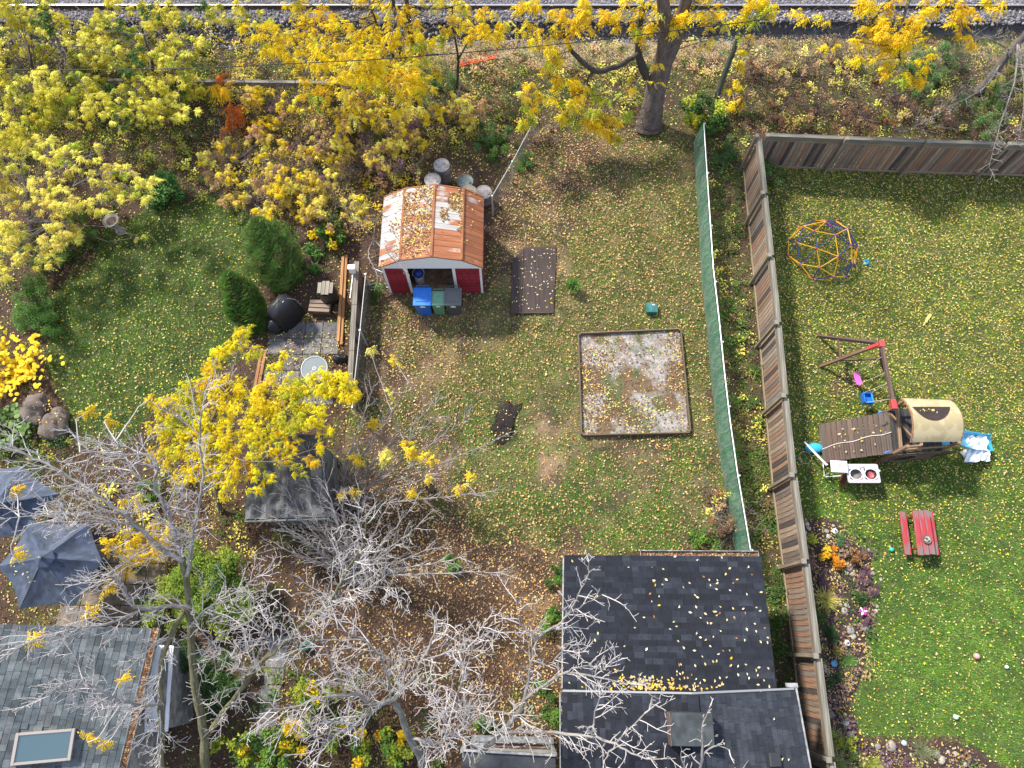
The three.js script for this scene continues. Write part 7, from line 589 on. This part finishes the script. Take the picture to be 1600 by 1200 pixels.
[[1215, 165, 'bare brown brush tangle left of the fence corner'], [1275, 175, 'bare brown brush behind the first back fence bay'], [1340, 185, 'bare brown brush behind the middle of the back fence'], [1250, 120, 'tan dry bush below the railway embankment'], [1400, 165, 'dark bare brush below the hanging yellow branches'], [1180, 120, 'dry tan brush right of the mossy leaning trunk'], [1120, 790, 'dry grey twig tangle against the green screen'], [1140, 835, 'pale dry twigs at the lower end of the green screen'], [1480, 195, 'grey bare brush behind the back fence at right'], [1310, 100, 'pale yellow dry bush on the railway slope'], [840, 210, 'pale dry stems above the leaning wire panel'], [640, 270, 'grey bare twigs overhanging the back of the shed roof']].forEach(([x, y, l], i) => { const r = rng(400 + i), b = []; for (let k = 0; k < 7; k++) b.push([x + (r() - 0.5) * 60, y + (r() - 0.5) * 50, 0.2 + 0.6 * r(), 0.25, 11]); shrub('dry_brush', l, [x, y], b, i === 3 || i === 9 ? [[LEMON, 60], [TAN, 40]] : [[BROWN, 40], [RUST, 20], [TAN, 25], [LEMON, 15]], [simpleCl], { seed: 420 + i, bare: 22, blen: 1.15, size: 0.8, stemMat: i === 6 || i === 7 || i > 9 ? bark(0.36, 0.31, 0.28, 0.002) : bark(0.19, 0.13, 0.115, 0.002) }); });
{ // twig sprays over the shed's left front corner
  tree('bare_sapling', 'thin bare sapling leaning over the left corner of the red shed', [588, 400], [[[588, 400, 0, 0.03], [584, 370, 0.8, 0.026], [590, 340, 1.6, 0.02], [600, 330, 2.2, 0.012]], [[584, 375, 0.7, 0.022], [596, 385, 1.6, 0.018], [612, 402, 2.4, 0.014], [640, 430, 2.9, 0.006]], [[585, 372, 0.8, 0.02], [575, 400, 1.8, 0.015], [590, 430, 2.2, 0.01], [585, 455, 2.3, 0.005]], [[586, 366, 1, 0.02], [560, 350, 1.8, 0.014], [545, 330, 2.2, 0.008]]], { bark: greyBark, seed: 441, twigMat: bark(0.42, 0.36, 0.34, 0.003), shoots: { step: 0.15, len: 0.5, r0: 0.008, r1: 0.004, depth: 2 } });
}
// ---------------------------------------------------------------- loose undergrowth that reads as one mass
{ const r = rng(501), g = new THREE.Group(); g.name = numbered('undergrowth'); scene.add(g); tag(g, 'mixed low undergrowth of weeds and seedlings under the back trees', 'undergrowth', null, 'stuff'); const cl = [cluster(26, 0.2, 0.07, 0.035, 21, 0.6), cluster(22, 0.22, 0.06, 0.03, 22, 0.8), cluster(20, 0.2, 0.09, 0.06, 23, 0.5)], L = [[], [], []], st = [];
  const areas = [[[[-50, 30], [340, 30], [340, 320], [230, 300], [180, 240], [0, 230], [-50, 250]], 620, [[OLIVE, 30], [GREEN, 25], [LEMON, 20], [BROWN, 15], [LIME, 10]], 0.7], [[[330, 60], [660, 60], [650, 330], [520, 380], [400, 320], [330, 300]], 760, [...dusty, [GREEN, 16], [BROWN, 20]], 0.8], [[[650, 100], [1010, 100], [1000, 190], [840, 200], [700, 240], [650, 230]], 420, [[GREEN, 28], [LEMON, 22], [[0.45, 0.28, 0.14], 20], [BROWN, 20], [LIME, 10]], 0.45], [[[1040, 60], [1620, 60], [1620, 205], [1180, 205], [1100, 200]], 620, [[BROWN, 34], [TAN, 22], [LEMON, 16], [GREEN, 20], [RUST, 8]], 0.55], [[[500, 62], [1360, 58], [1360, 105], [700, 112], [500, 110]], 520, [[[0.60, 0.46, 0.28], 45], [PALE, 28], [[0.5, 0.30, 0.2], 17], [GREEN, 10]], 0.3], [[[1110, 210], [1172, 215], [1155, 280], [1180, 540], [1200, 760], [1215, 850], [1168, 850], [1125, 640], [1108, 420]], 330, [[GREEN, 45], [[0.13, 0.25, 0.04], 25], [BROWN, 20], [LEMON, 10]], 0.3], [[[150, 760], [330, 720], [420, 820], [380, 900], [200, 900]], 120, [[BROWN, 50], [GREEN, 20], [LEMON, 30]], 0.3], [[[1168, 870], [1218, 870], [1240, 1060], [1255, 1195], [1215, 1075], [1190, 900]], 90, [[GREEN, 70], [DGREEN, 30]], 0.3], [[[100, 330], [200, 310], [150, 420], [80, 480], [0, 460], [0, 400]], 90, [[GREEN, 40], [BROWN, 40], [DGREEN, 20]], 0.35], [[[400, 1040], [720, 1060], [700, 1200], [400, 1200]], 150, [[[0.30, 0.36, 0.03], 30], [BROWN, 40], [GREEN, 30]], 0.35], [[[1240, 815], [1362, 815], [1362, 1030], [1330, 1110], [1350, 1170], [1500, 1165], [1560, 1210], [1260, 1210]], 170, [[GREEN, 22], [MAUVE, 22], [[0.30, 0.20, 0.14], 26], [[0.30, 0.34, 0.08], 14], [TAN, 16]], 0.12], [[[0, 640], [120, 680], [100, 730], [0, 760]], 80, [[GREEN, 50], [DGREEN, 30], [LIME, 20]], 0.4]];
  for (const [poly, n, pal, hh] of areas) for (const [x, y] of blobsIn(poly, n, 0, 0, 1, 1, 1, 510 + n)) { const h = hh * r() * r(), p = P(x, y, h).setY(0.06 + h); L[Math.floor(r() * 3)].push([p, 0.5 * (r() - 0.5), r() * 6.28, 0.5 * (r() - 0.5), 0.6 + 0.7 * r(), vary(pickW(pal, r), r, 0.3)]); }
  L.forEach((l, i) => inst(g, 'weed_clumps', cl[i], LM, l)); }
{ // dry standing stems in the thicket
  const r = rng(521), m = new MB(); for (const poly of [[[330, 100], [650, 90], [640, 330], [520, 370], [340, 300]], [[1100, 80], [1600, 80], [1600, 205], [1150, 205]], [[0, 60], [330, 60], [330, 300], [200, 250], [0, 220]]]) for (const [x, y] of blobsIn(poly, 240, 0, 0, 1, 1, 1, 530 + poly[0][0])) { const q = crook(P(x, y), V((r() - 0.5) * 1.6, 0.7, (r() - 0.5) * 1.6), 0.5 + 1.1 * r(), 5, r, 0.4, 0); for (const p of q) p.y = Math.max(0.02, p.y); m.tube(q, [0.009, 0.008, 0.007, 0.006, 0.005, 0.003], 3, false); if (r() < 0.6) shoots(m, q, r, { step: 0.2, len: 0.3, r0: 0.005, r1: 0.002, depth: 1 }); } tag(m.build(scene, 'dry_stems', bark(0.31, 0.25, 0.235, 0.002)), 'grey dead stems tangled through the back thicket', 'dead stems', null, 'stuff'); }

// ---------------------------------------------------------------- flower bed plants
{ const z3 = (x, y) => [1230 + x / 5.715, 790 + y / 5.715], z4 = (x, y) => [1230 + x / 5.333, 990 + y / 5.333]; const pl = (name, label, at_, R, h, pal, geo, n, size, seed) => { const [x, y] = at_, b = [], r = rng(seed); for (let k = 0; k < 7; k++) b.push([x + (r() - 0.5) * R * 90, y + (r() - 0.5) * R * 90, h * (0.4 + 0.6 * r()), R * 0.5, n / 7]); return shrub(name, label, at_, b, pal, [geo], { cat: 'plant', seed, size, stemMat: bark(0.13, 0.10, 0.07, 0.002) }); };
  pl('yellow_shrub', 'orange yellow rounded shrub in the fence flower bed', z3(395, 465), 0.3, 0.35, [[GOLD, 60], [[0.75, 0.33, 0.02], 40]], simpleCl, 150, 0.62, 601);
  pl('dried_flower_clump', 'brown dried flower clump right of the orange yellow shrub', z3(635, 455), 0.2, 0.3, [[[0.30, 0.17, 0.06], 60], [[0.20, 0.07, 0.05], 40]], roundCl, 60, 0.5, 602);
  pl('green_plant', 'round grey green plant above the orange yellow shrub', z3(447, 300), 0.16, 0.25, [[[0.13, 0.24, 0.10], 100]], fineCl, 80, 0.5, 603);
  pl('green_plant', 'small yellow green plant at the top of the flower bed', z3(245, 285), 0.17, 0.15, [[LIME, 60], [LEMON, 40]], simpleCl, 34, 0.5, 604);
  pl('green_plant', 'dark green plant beside the pinwheel ornament', z3(660, 850), 0.14, 0.2, [[DGREEN, 100]], fineCl, 60, 0.5, 605); pl('green_plant', 'green leafy plant below the pale yellow grass tuft', z3(300, 995), 0.18, 0.2, [[GREEN, 100]], simpleCl, 60, 0.5, 606); pl('green_plant', 'dense dark green plant along the lower fence boards', z3(370, 1110), 0.26, 0.25, [[GREEN, 60], [DGREEN, 40]], fineCl, 120, 0.6, 607);
  [[205, 450], [330, 680], [690, 575], [675, 665], [770, 760], [690, 1010]].forEach(([x, y], i) => pl('purple_plant', ['dusky purple plant tight against the fence by yellow shrub', 'mauve plant below the orange yellow shrub', 'purple plant below the brown dried clump', 'low mauve plant beside pale stones in the bed', 'purple plant at the lawn edge of the bed', 'violet plant below the pinwheel ornament'][i], z3(x, y), 0.15, 0.18, [[MAUVE, 60], [[0.16, 0.08, 0.14], 40]], fineCl, 46, 0.5, 610 + i));
  pl('purple_plant', 'purple plant at the bottom of the lower bed', z4(1010, 1085), 0.16, 0.18, [[MAUVE, 100]], fineCl, 50, 0.5, 620); pl('green_plant', 'green and rusty plant below the solar lamp', z4(415, 135), 0.16, 0.2, [[[0.14, 0.24, 0.05], 60], [RUST, 40]], simpleCl, 46, 0.5, 621); pl('yellow_shrub', 'yellow green shrub at the corner of the lower bed', z4(510, 955), 0.28, 0.35, [[[0.33, 0.36, 0.03], 70], [GREEN, 30]], simpleCl, 130, 0.55, 622); pl('green_plant', 'mixed green seedlings beside the trodden soil strip', z4(385, 385), 0.22, 0.15, [[GREEN, 60], [DGREEN, 40]], simpleCl, 60, 0.5, 623);
  const tg = tuft(90, 0.07, 0.38, 0.014, 0.95, 31), tm = new THREE.MeshPhysicalMaterial({ color: 0xffffff, roughness: 0.7, transmission: 0.2, thickness: 0 }); [[z3(330, 840), [0.50, 0.46, 0.10], 1.25, 'pale yellow ornamental grass tuft beside the fence boards'], [z4(492, 215), [0.11, 0.26, 0.04], 0.9, 'green grass tuft beside the trodden soil strip'], [z4(375, 880), [0.34, 0.40, 0.12], 1.2, 'pale green grass tuft by the lower fence post'], [z4(690, 1085), [0.33, 0.40, 0.06], 1.0, 'yellow green grass tuft at the bottom of the lower bed'], [z4(1100, 965), [0.22, 0.25, 0.12], 1.0, 'grey green grass tuft in the lower bed'], [z4(395, 1075), [0.26, 0.33, 0.10], 1.2, 'grass tuft at the bottom end of the board fence']].forEach(([p, c, s, l], i) => { const t = thing('grass_tuft', l, 'ornamental grass', P(...p)), r = rng(640 + i); for (let k = 0; k < 1; k++) inst(t, 'blades', tg, tm, [0, 1, 2].map((j) => [V(0.03 * j, 0, 0.02 * j), 0, r() * 6, 0, s * (0.8 + 0.3 * r()), vary(c, r, 0.25)])); const cr = part(t, 'crown', blobGeo(0.06 * s, 1, i, 0.2, 1, [1, 0.5, 1]), mat([0.16, 0.12, 0.06])); }); }

// ---------------------------------------------------------------- yellow tree and bare shrubs over the left yard
tree('yellow_tree', 'brilliant yellow tree spreading over the patio and dark garden shed', [345, 800], [[[345, 800, 0, 0.13], [338, 760, 1.2, 0.12], [330, 720, 2.2, 0.1], [330, 670, 3.0, 0.08], [345, 610, 3.8, 0.05]], [[331, 715, 2.2, 0.07], [290, 680, 3.0, 0.05], [255, 650, 3.5, 0.03]], [[331, 700, 2.5, 0.07], [400, 660, 3.4, 0.05], [470, 620, 3.8, 0.035], [535, 600, 4, 0.02]], [[333, 660, 3.1, 0.06], [360, 590, 3.7, 0.04], [375, 540, 4, 0.02]], [[331, 690, 2.8, 0.05], [380, 720, 3.4, 0.035], [440, 720, 3.7, 0.02]]],
  { bark: bark(0.26, 0.22, 0.19, 0.01), thin: 0.6, seed: 701, twigMat: bark(0.24, 0.19, 0.16, 0.003), pal: [[[0.92, 0.76, 0.014], 60], [YEL, 22], [[0.60, 0.60, 0.03], 10], [GOLD, 8]], size: 0.58, more: 2.9, shoots: { step: 0.3, len: 0.7, r0: 0.01, r1: 0.004, depth: 2 }, skip: [0],
    blobs: [[380, 515, 3.9, 0.22, 30], [372, 530, 3.9, 0.3, 55], [350, 545, 3.8, 0.3, 55], [395, 555, 3.8, 0.25, 40], [335, 560, 3.7, 0.25, 30], [325, 590, 3.6, 0.4, 90], [355, 610, 3.7, 0.5, 150], [300, 610, 3.5, 0.4, 80], [260, 635, 3.4, 0.4, 80], [290, 655, 3.3, 0.5, 140], [330, 660, 3.4, 0.5, 150], [250, 665, 3.3, 0.35, 60], [300, 695, 3.2, 0.5, 130], [340, 710, 3.2, 0.5, 120], [270, 700, 3, 0.35, 50], [385, 640, 3.7, 0.5, 150], [420, 620, 3.8, 0.5, 160], [460, 610, 3.9, 0.45, 150], [500, 600, 4, 0.42, 130], [535, 602, 4, 0.4, 130], [548, 618, 4, 0.25, 50], [450, 650, 3.8, 0.5, 150], [485, 650, 3.8, 0.4, 100], [505, 670, 3.7, 0.25, 35], [415, 665, 3.6, 0.45, 120], [395, 700, 3.5, 0.35, 60], [430, 695, 3.5, 0.3, 40], [365, 690, 3.4, 0.4, 80], [310, 735, 3, 0.4, 70], [350, 745, 3, 0.35, 50], [405, 730, 3.4, 0.3, 30], [455, 690, 3.5, 0.25, 24], [490, 715, 3.4, 0.25, 26], [440, 715, 3.4, 0.3, 34], [410, 745, 3.3, 0.25, 24], [375, 735, 3.3, 0.35, 50], [465, 735, 3.3, 0.2, 16], [355, 770, 3.1, 0.25, 24], [285, 745, 2.9, 0.3, 34], [255, 720, 2.9, 0.3, 34], [395, 765, 3.2, 0.2, 14], [495, 700, 3.4, 0.2, 16], [440, 560, 3.8, 0.2, 18], [430, 580, 3.8, 0.2, 20], [240, 700, 2.9, 0.3, 35]] });
tree('yellow_shrub', 'low yellow leaved shrub right of the navy parasols', [215, 870], [[[215, 870, 0, 0.04], [212, 855, 0.6, 0.035], [200, 840, 1.2, 0.02]], [[215, 870, 0, 0.03], [230, 855, 0.8, 0.025], [240, 835, 1.3, 0.015]]], { cat: 'shrub', bark: greyBark, seed: 703, pal: [[[0.82, 0.60, 0.012], 80], [YEL, 20]], blobs: [[195, 845, 1.2, 0.35, 60], [175, 860, 1, 0.3, 50], [210, 865, 0.9, 0.35, 60], [235, 850, 1.1, 0.35, 50], [190, 880, 0.8, 0.3, 40], [225, 830, 1.2, 0.25, 24], [205, 790, 1.5, 0.25, 20], [185, 785, 1.4, 0.2, 12], [265, 835, 1.2, 0.3, 30], [170, 905, 0.8, 0.2, 16]] });
const ends = [[480, 705, 2.4], [455, 665, 2.6], [560, 690, 2.8], [625, 675, 2.9], [690, 645, 3.0], [738, 652, 3.1], [770, 690, 2.9], [785, 765, 3.0], [700, 735, 2.7], [650, 720, 2.5], [600, 650, 2.6], [585, 600, 2.8], [640, 600, 2.8], [690, 620, 2.9], [545, 760, 2.2], [500, 760, 2.2], [430, 720, 2.2]];
tree('bare_shrub', 'bushy grey shrub of fine bare stems with few yellow leaves centre left', [520, 800], ends.map(([x, y, h], i) => [[520 + (i % 4) * 9, 800 + (i % 3) * 8, 0, 0.035], [lerp(522, x, 0.3), lerp(800, y, 0.35), h * 0.45, 0.026], [lerp(522, x, 0.68), lerp(800, y, 0.7), h * 0.8, 0.018], [x, y, h, 0.006]]), { cat: 'shrub', bark: bark(0.36, 0.31, 0.30, 0.003), twigMat: bark(0.52, 0.46, 0.45, 0.002), seed: 711, wob: 0.07, pal: [[[0.82, 0.60, 0.02], 70], [LEMON, 30]], shoots: { step: 0.19, len: 0.85, r0: 0.010, r1: 0.0045, depth: 3, dense: 1.1, shrink: 0.45, wob: 0.35, ang: 0.55 }, blobs: [[583, 662, 2.8, 0.16, 16], [562, 715, 2.6, 0.18, 18], [605, 715, 2.6, 0.22, 22], [645, 705, 2.8, 0.24, 26], [668, 718, 2.8, 0.18, 16], [632, 690, 2.8, 0.15, 9], [530, 765, 2.3, 0.14, 9], [640, 768, 2.4, 0.14, 10], [712, 760, 2.7, 0.16, 12], [733, 755, 2.7, 0.14, 10], [610, 615, 2.8, 0.12, 6], [555, 770, 2.3, 0.14, 9], [670, 742, 2.6, 0.14, 8], [575, 545, 2.5, 0.14, 10], [620, 560, 2.5, 0.2, 14]] });
const ends2 = [[565, 800, 3.2], [610, 775, 3.4], [650, 785, 3.5], [660, 815, 3.5], [640, 840, 3.4], [700, 850, 3.6], [790, 895, 3.8], [730, 870, 3.6], [560, 760, 3.1], [520, 790, 3.0], [480, 800, 2.9], [450, 830, 2.9], [420, 850, 2.9], [450, 790, 2.8], [475, 735, 2.9], [505, 745, 3], [435, 760, 2.8], [530, 770, 3.1], [400, 790, 2.8]];
tree('bare_shrub', 'pale spreading bare shrub below the dark garden shed', [560, 905], ends2.map(([x, y, h], i) => [[548 + (i % 4) * 8, 900 + (i % 3) * 7, 0, 0.045], [lerp(556, x, 0.3), lerp(900, y, 0.3), h * 0.45, 0.035], [lerp(556, x, 0.68), lerp(900, y, 0.68), h * 0.8, 0.022], [x, y, h, 0.007]]), { cat: 'shrub', bark: bark(0.48, 0.44, 0.42, 0.003), thin: 0.7, twigMat: bark(0.62, 0.57, 0.55, 0.001), seed: 713, wob: 0.08, shoots: { step: 0.18, len: 0.85, r0: 0.011, r1: 0.005, depth: 3, dense: 1.0, shrink: 0.42, wob: 0.35, ang: 0.55 } });

// ---------------------------------------------------------------- large bare trees near the camera
const SH = { step: 0.145, len: 1.1, r0: 0.0125, r1: 0.0055, depth: 3, ang: 0.8, shrink: 0.44, dense: 0.95, wob: 0.42 };
tree('bare_tree', 'tall bare tree with mossy trunk spreading over the lower left', [326, 1232], [
  [[326, 1232, 0, 0.24], [322, 1200, 0.8, 0.21], [317, 1137, 1.8, 0.19], [304, 1062, 3.0, 0.165], [297, 975, 4.2, 0.145], [292, 912, 5.0, 0.13], [285, 872, 5.5, 0.12]],
  [[286, 876, 5.5, 0.11], [250, 855, 5.9, 0.1], [212, 820, 6.4, 0.085], [190, 802, 6.7, 0.078], [150, 772, 7.1, 0.066], [120, 752, 7.3, 0.058], [82, 730, 7.5, 0.05], [42, 710, 7.7, 0.042], [-10, 682, 8, 0.03]],
  [[284, 872, 5.5, 0.09], [276, 840, 6, 0.085], [268, 813, 6.3, 0.078], [255, 785, 6.7, 0.07], [242, 758, 7, 0.065], [246, 727, 7.3, 0.055], [232, 712, 7.4, 0.048], [200, 709, 7.5, 0.036], [125, 707, 7.7, 0.018]],
  [[292, 900, 5.2, 0.085], [301, 837, 6, 0.07], [311, 787, 6.6, 0.062], [317, 745, 7, 0.05], [312, 695, 7.4, 0.04], [316, 640, 7.8, 0.028], [323, 600, 8, 0.014]],
  [[297, 948, 4.6, 0.085], [262, 947, 5, 0.08], [235, 952, 5.2, 0.078], [210, 948, 5.5, 0.07], [198, 930, 5.8, 0.065], [192, 912, 6, 0.055], [172, 900, 6.3, 0.04], [150, 890, 6.6, 0.02]],
  [[214, 956, 5.4, 0.06], [175, 972, 5.9, 0.052], [125, 982, 6.3, 0.044], [72, 992, 6.6, 0.036], [20, 1020, 6.8, 0.026], [-20, 1050, 7, 0.015]],
  [[288, 950, 4.5, 0.11], [270, 990, 4.7, 0.10], [252, 1035, 4.9, 0.10], [251, 1095, 4.6, 0.105], [252, 1150, 4.2, 0.11], [253, 1225, 3.6, 0.12]],
  [[252, 1100, 4.6, 0.06], [225, 1102, 5, 0.052], [200, 1098, 5.3, 0.045], [165, 1085, 5.7, 0.035], [115, 1060, 6.1, 0.022], [75, 1090, 6.4, 0.01]],
  [[330, 1140, 1.8, 0.12], [352, 1108, 2.4, 0.11], [375, 1080, 2.9, 0.105], [400, 1042, 3.5, 0.10], [437, 1012, 4.1, 0.092], [467, 982, 4.6, 0.085], [505, 950, 5.2, 0.075], [530, 917, 5.7, 0.066], [545, 888, 6.1, 0.056], [563, 857, 6.5, 0.048], [572, 825, 6.9, 0.036], [569, 795, 7.2, 0.018]],
  [[505, 950, 5.2, 0.05], [540, 925, 5.6, 0.04], [580, 918, 5.9, 0.03], [630, 918, 6.2, 0.014]], [[296, 980, 4.2, 0.05], [330, 945, 4.8, 0.04], [380, 920, 5.3, 0.03], [410, 890, 5.8, 0.014]], [[300, 1040, 3.2, 0.045], [340, 1010, 4, 0.035], [372, 1030, 4.6, 0.026], [392, 1000, 5.2, 0.012]], [[211, 820, 6.4, 0.045], [165, 815, 6.8, 0.036], [120, 812, 7, 0.03], [60, 806, 7.3, 0.024], [0, 812, 7.5, 0.012]], [[246, 760, 7, 0.04], [215, 745, 7.3, 0.035], [200, 720, 7.5, 0.03], [180, 690, 7.8, 0.014]], [[190, 802, 6.7, 0.04], [140, 800, 7.0, 0.028], [105, 830, 7.2, 0.02], [95, 790, 7.6, 0.01]], [[437, 1012, 4.1, 0.045], [405, 985, 4.8, 0.035], [395, 950, 5.4, 0.02], [430, 920, 6, 0.01]]],
  { barks: [mossBark, greyBark, greyBark, greyBark, greyBark, greyBark, mossBark, greyBark, mossBark, greyBark], seed: 721, thin: 0.56, shoots: SH, skip: [0], pal: [[[0.82, 0.58, 0.02], 100]], geos: [ashSpray], size: 0.9, blobs: [[18, 770, 7.4, 0.08, 9], [50, 998, 6.7, 0.1, 12], [45, 1004, 6.7, 0.08, 9], [137, 1160, 5.6, 0.07, 9], [165, 1162, 5.6, 0.05, 5], [190, 1065, 5.6, 0.05, 6], [165, 918, 6.2, 0.1, 10], [135, 955, 6.2, 0.09, 9], [18, 865, 7, 0.1, 9], [132, 648, 7.6, 0.08, 9], [228, 628, 7.7, 0.09, 8], [165, 655, 7.6, 0.06, 5]] });
tree('bare_tree', 'pale bare tree with twisting limbs at the bottom centre', [668, 1236], [
  [[668, 1236, 1.0, 0.17], [658, 1190, 2.4, 0.155], [634, 1140, 3.8, 0.14], [626, 1112, 4.5, 0.125], [612, 1095, 5, 0.115]], [[612, 1095, 5, 0.09], [580, 1100, 5.4, 0.075], [560, 1086, 5.7, 0.068], [540, 1085, 5.9, 0.062], [500, 1090, 6.2, 0.05], [460, 1105, 6.5, 0.036], [415, 1108, 6.8, 0.018]], [[600, 1098, 5.1, 0.07], [582, 1110, 5.4, 0.064], [550, 1135, 5.7, 0.056], [507, 1160, 6.1, 0.044], [495, 1200, 6.3, 0.03]], [[614, 1094, 5, 0.085], [640, 1067, 5.5, 0.07], [662, 1027, 6.1, 0.056], [675, 1000, 6.5, 0.044], [688, 970, 6.9, 0.018]], [[541, 1085, 5.9, 0.045], [522, 1045, 6.4, 0.038], [507, 1007, 6.8, 0.03], [490, 990, 7.1, 0.014]], [[610, 1094, 5, 0.05], [606, 1062, 5.6, 0.042], [580, 1007, 6.4, 0.03], [525, 982, 6.9, 0.012]], [[642, 1152, 3.5, 0.07], [690, 1160, 4.4, 0.056], [702, 1130, 5, 0.05], [710, 1100, 5.5, 0.046], [725, 1055, 6.2, 0.036], [745, 995, 6.9, 0.024], [757, 972, 7.2, 0.01]], [[692, 1157, 4.5, 0.045], [720, 1132, 5.1, 0.038], [745, 1117, 5.6, 0.03], [775, 1112, 6, 0.022], [815, 1122, 6.4, 0.01]], [[660, 1030, 6.1, 0.036], [700, 1020, 6.5, 0.026], [735, 1012, 6.9, 0.012]], [[640, 1067, 5.5, 0.04], [680, 1070, 6, 0.03], [715, 1085, 6.4, 0.014]], [[550, 1135, 5.7, 0.036], [520, 1125, 6, 0.028], [470, 1135, 6.5, 0.012]]],
  { barks: [bark(0.34, 0.33, 0.29, 0.015), greyBark], seed: 723, thin: 0.56, shoots: SH, skip: [0] });
tree('bare_tree', 'bare tree reaching over the dark roof from the bottom edge', [722, 1245], [
  [[722, 1245, 1.5, 0.15], [741, 1197, 3.2, 0.125], [757, 1171, 4.0, 0.115], [786, 1142, 4.9, 0.10], [811, 1112, 5.6, 0.09], [822, 1090, 6.0, 0.08]], [[820, 1092, 6, 0.06], [850, 1070, 6.4, 0.05], [882, 1051, 6.7, 0.044], [905, 1052, 6.8, 0.038], [950, 1063, 7.1, 0.028], [1002, 1069, 7.4, 0.012]], [[820, 1092, 6, 0.06], [830, 1040, 6.6, 0.05], [834, 1020, 6.8, 0.048], [843, 994, 7.1, 0.044], [872, 977, 7.4, 0.036], [890, 955, 7.6, 0.032], [901, 935, 7.8, 0.026], [917, 903, 8.1, 0.018], [920, 868, 8.4, 0.008]], [[880, 1052, 6.7, 0.03], [912, 1040, 7, 0.024], [940, 1044, 7.2, 0.018], [962, 1030, 7.5, 0.008]], [[786, 1144, 4.9, 0.07], [815, 1144, 5.4, 0.062], [850, 1144, 5.8, 0.056], [925, 1150, 6.4, 0.048], [962, 1162, 6.7, 0.04], [997, 1182, 7, 0.03], [1056, 1185, 7.4, 0.012]], [[964, 1160, 6.7, 0.03], [1000, 1122, 7.1, 0.024], [1038, 1092, 7.5, 0.01]], [[925, 1150, 6.4, 0.034], [930, 1110, 6.8, 0.028], [945, 1070, 7.2, 0.012]], [[842, 996, 7.1, 0.03], [815, 975, 7.4, 0.022], [805, 930, 7.8, 0.01]], [[864, 1035, 6.6, 0.03], [885, 1010, 7, 0.025], [900, 995, 7.2, 0.018], [905, 1030, 7.4, 0.006]], [[890, 958, 7.6, 0.022], [920, 940, 7.8, 0.014], [948, 928, 8, 0.006]], [[962, 1162, 6.7, 0.03], [945, 1190, 7, 0.024], [955, 1230, 7.2, 0.012]]],
  { barks: [bark(0.36, 0.345, 0.30, 0.015), greyBark], seed: 725, thin: 0.56, shoots: { ...SH, step: 0.17, len: 0.8, r0: 0.0105 }, skip: [0] });
tree('bare_tree', 'few bare branch tips over the main roof at the bottom edge', [1050, 1330], [[[1050, 1330, 1, 0.1], [1070, 1280, 4, 0.08], [1085, 1230, 5.6, 0.06]], [[1085, 1232, 5.6, 0.04], [1095, 1195, 6.2, 0.032], [1099, 1165, 6.6, 0.028], [1097, 1138, 6.9, 0.022], [1110, 1103, 7.3, 0.009]], [[1098, 1182, 6.4, 0.022], [1116, 1165, 6.7, 0.018], [1140, 1172, 6.9, 0.008]], [[1080, 1240, 5.5, 0.03], [1068, 1195, 6.2, 0.02], [1063, 1165, 6.6, 0.008]], [[1088, 1228, 5.6, 0.03], [1150, 1210, 6.3, 0.02], [1170, 1188, 6.6, 0.008]]], { bark: greyBark, seed: 727, thin: 0.8, shoots: { ...SH, step: 0.22, len: 0.42, depth: 2 }, skip: [0] });
renderer.render(scene, camera);
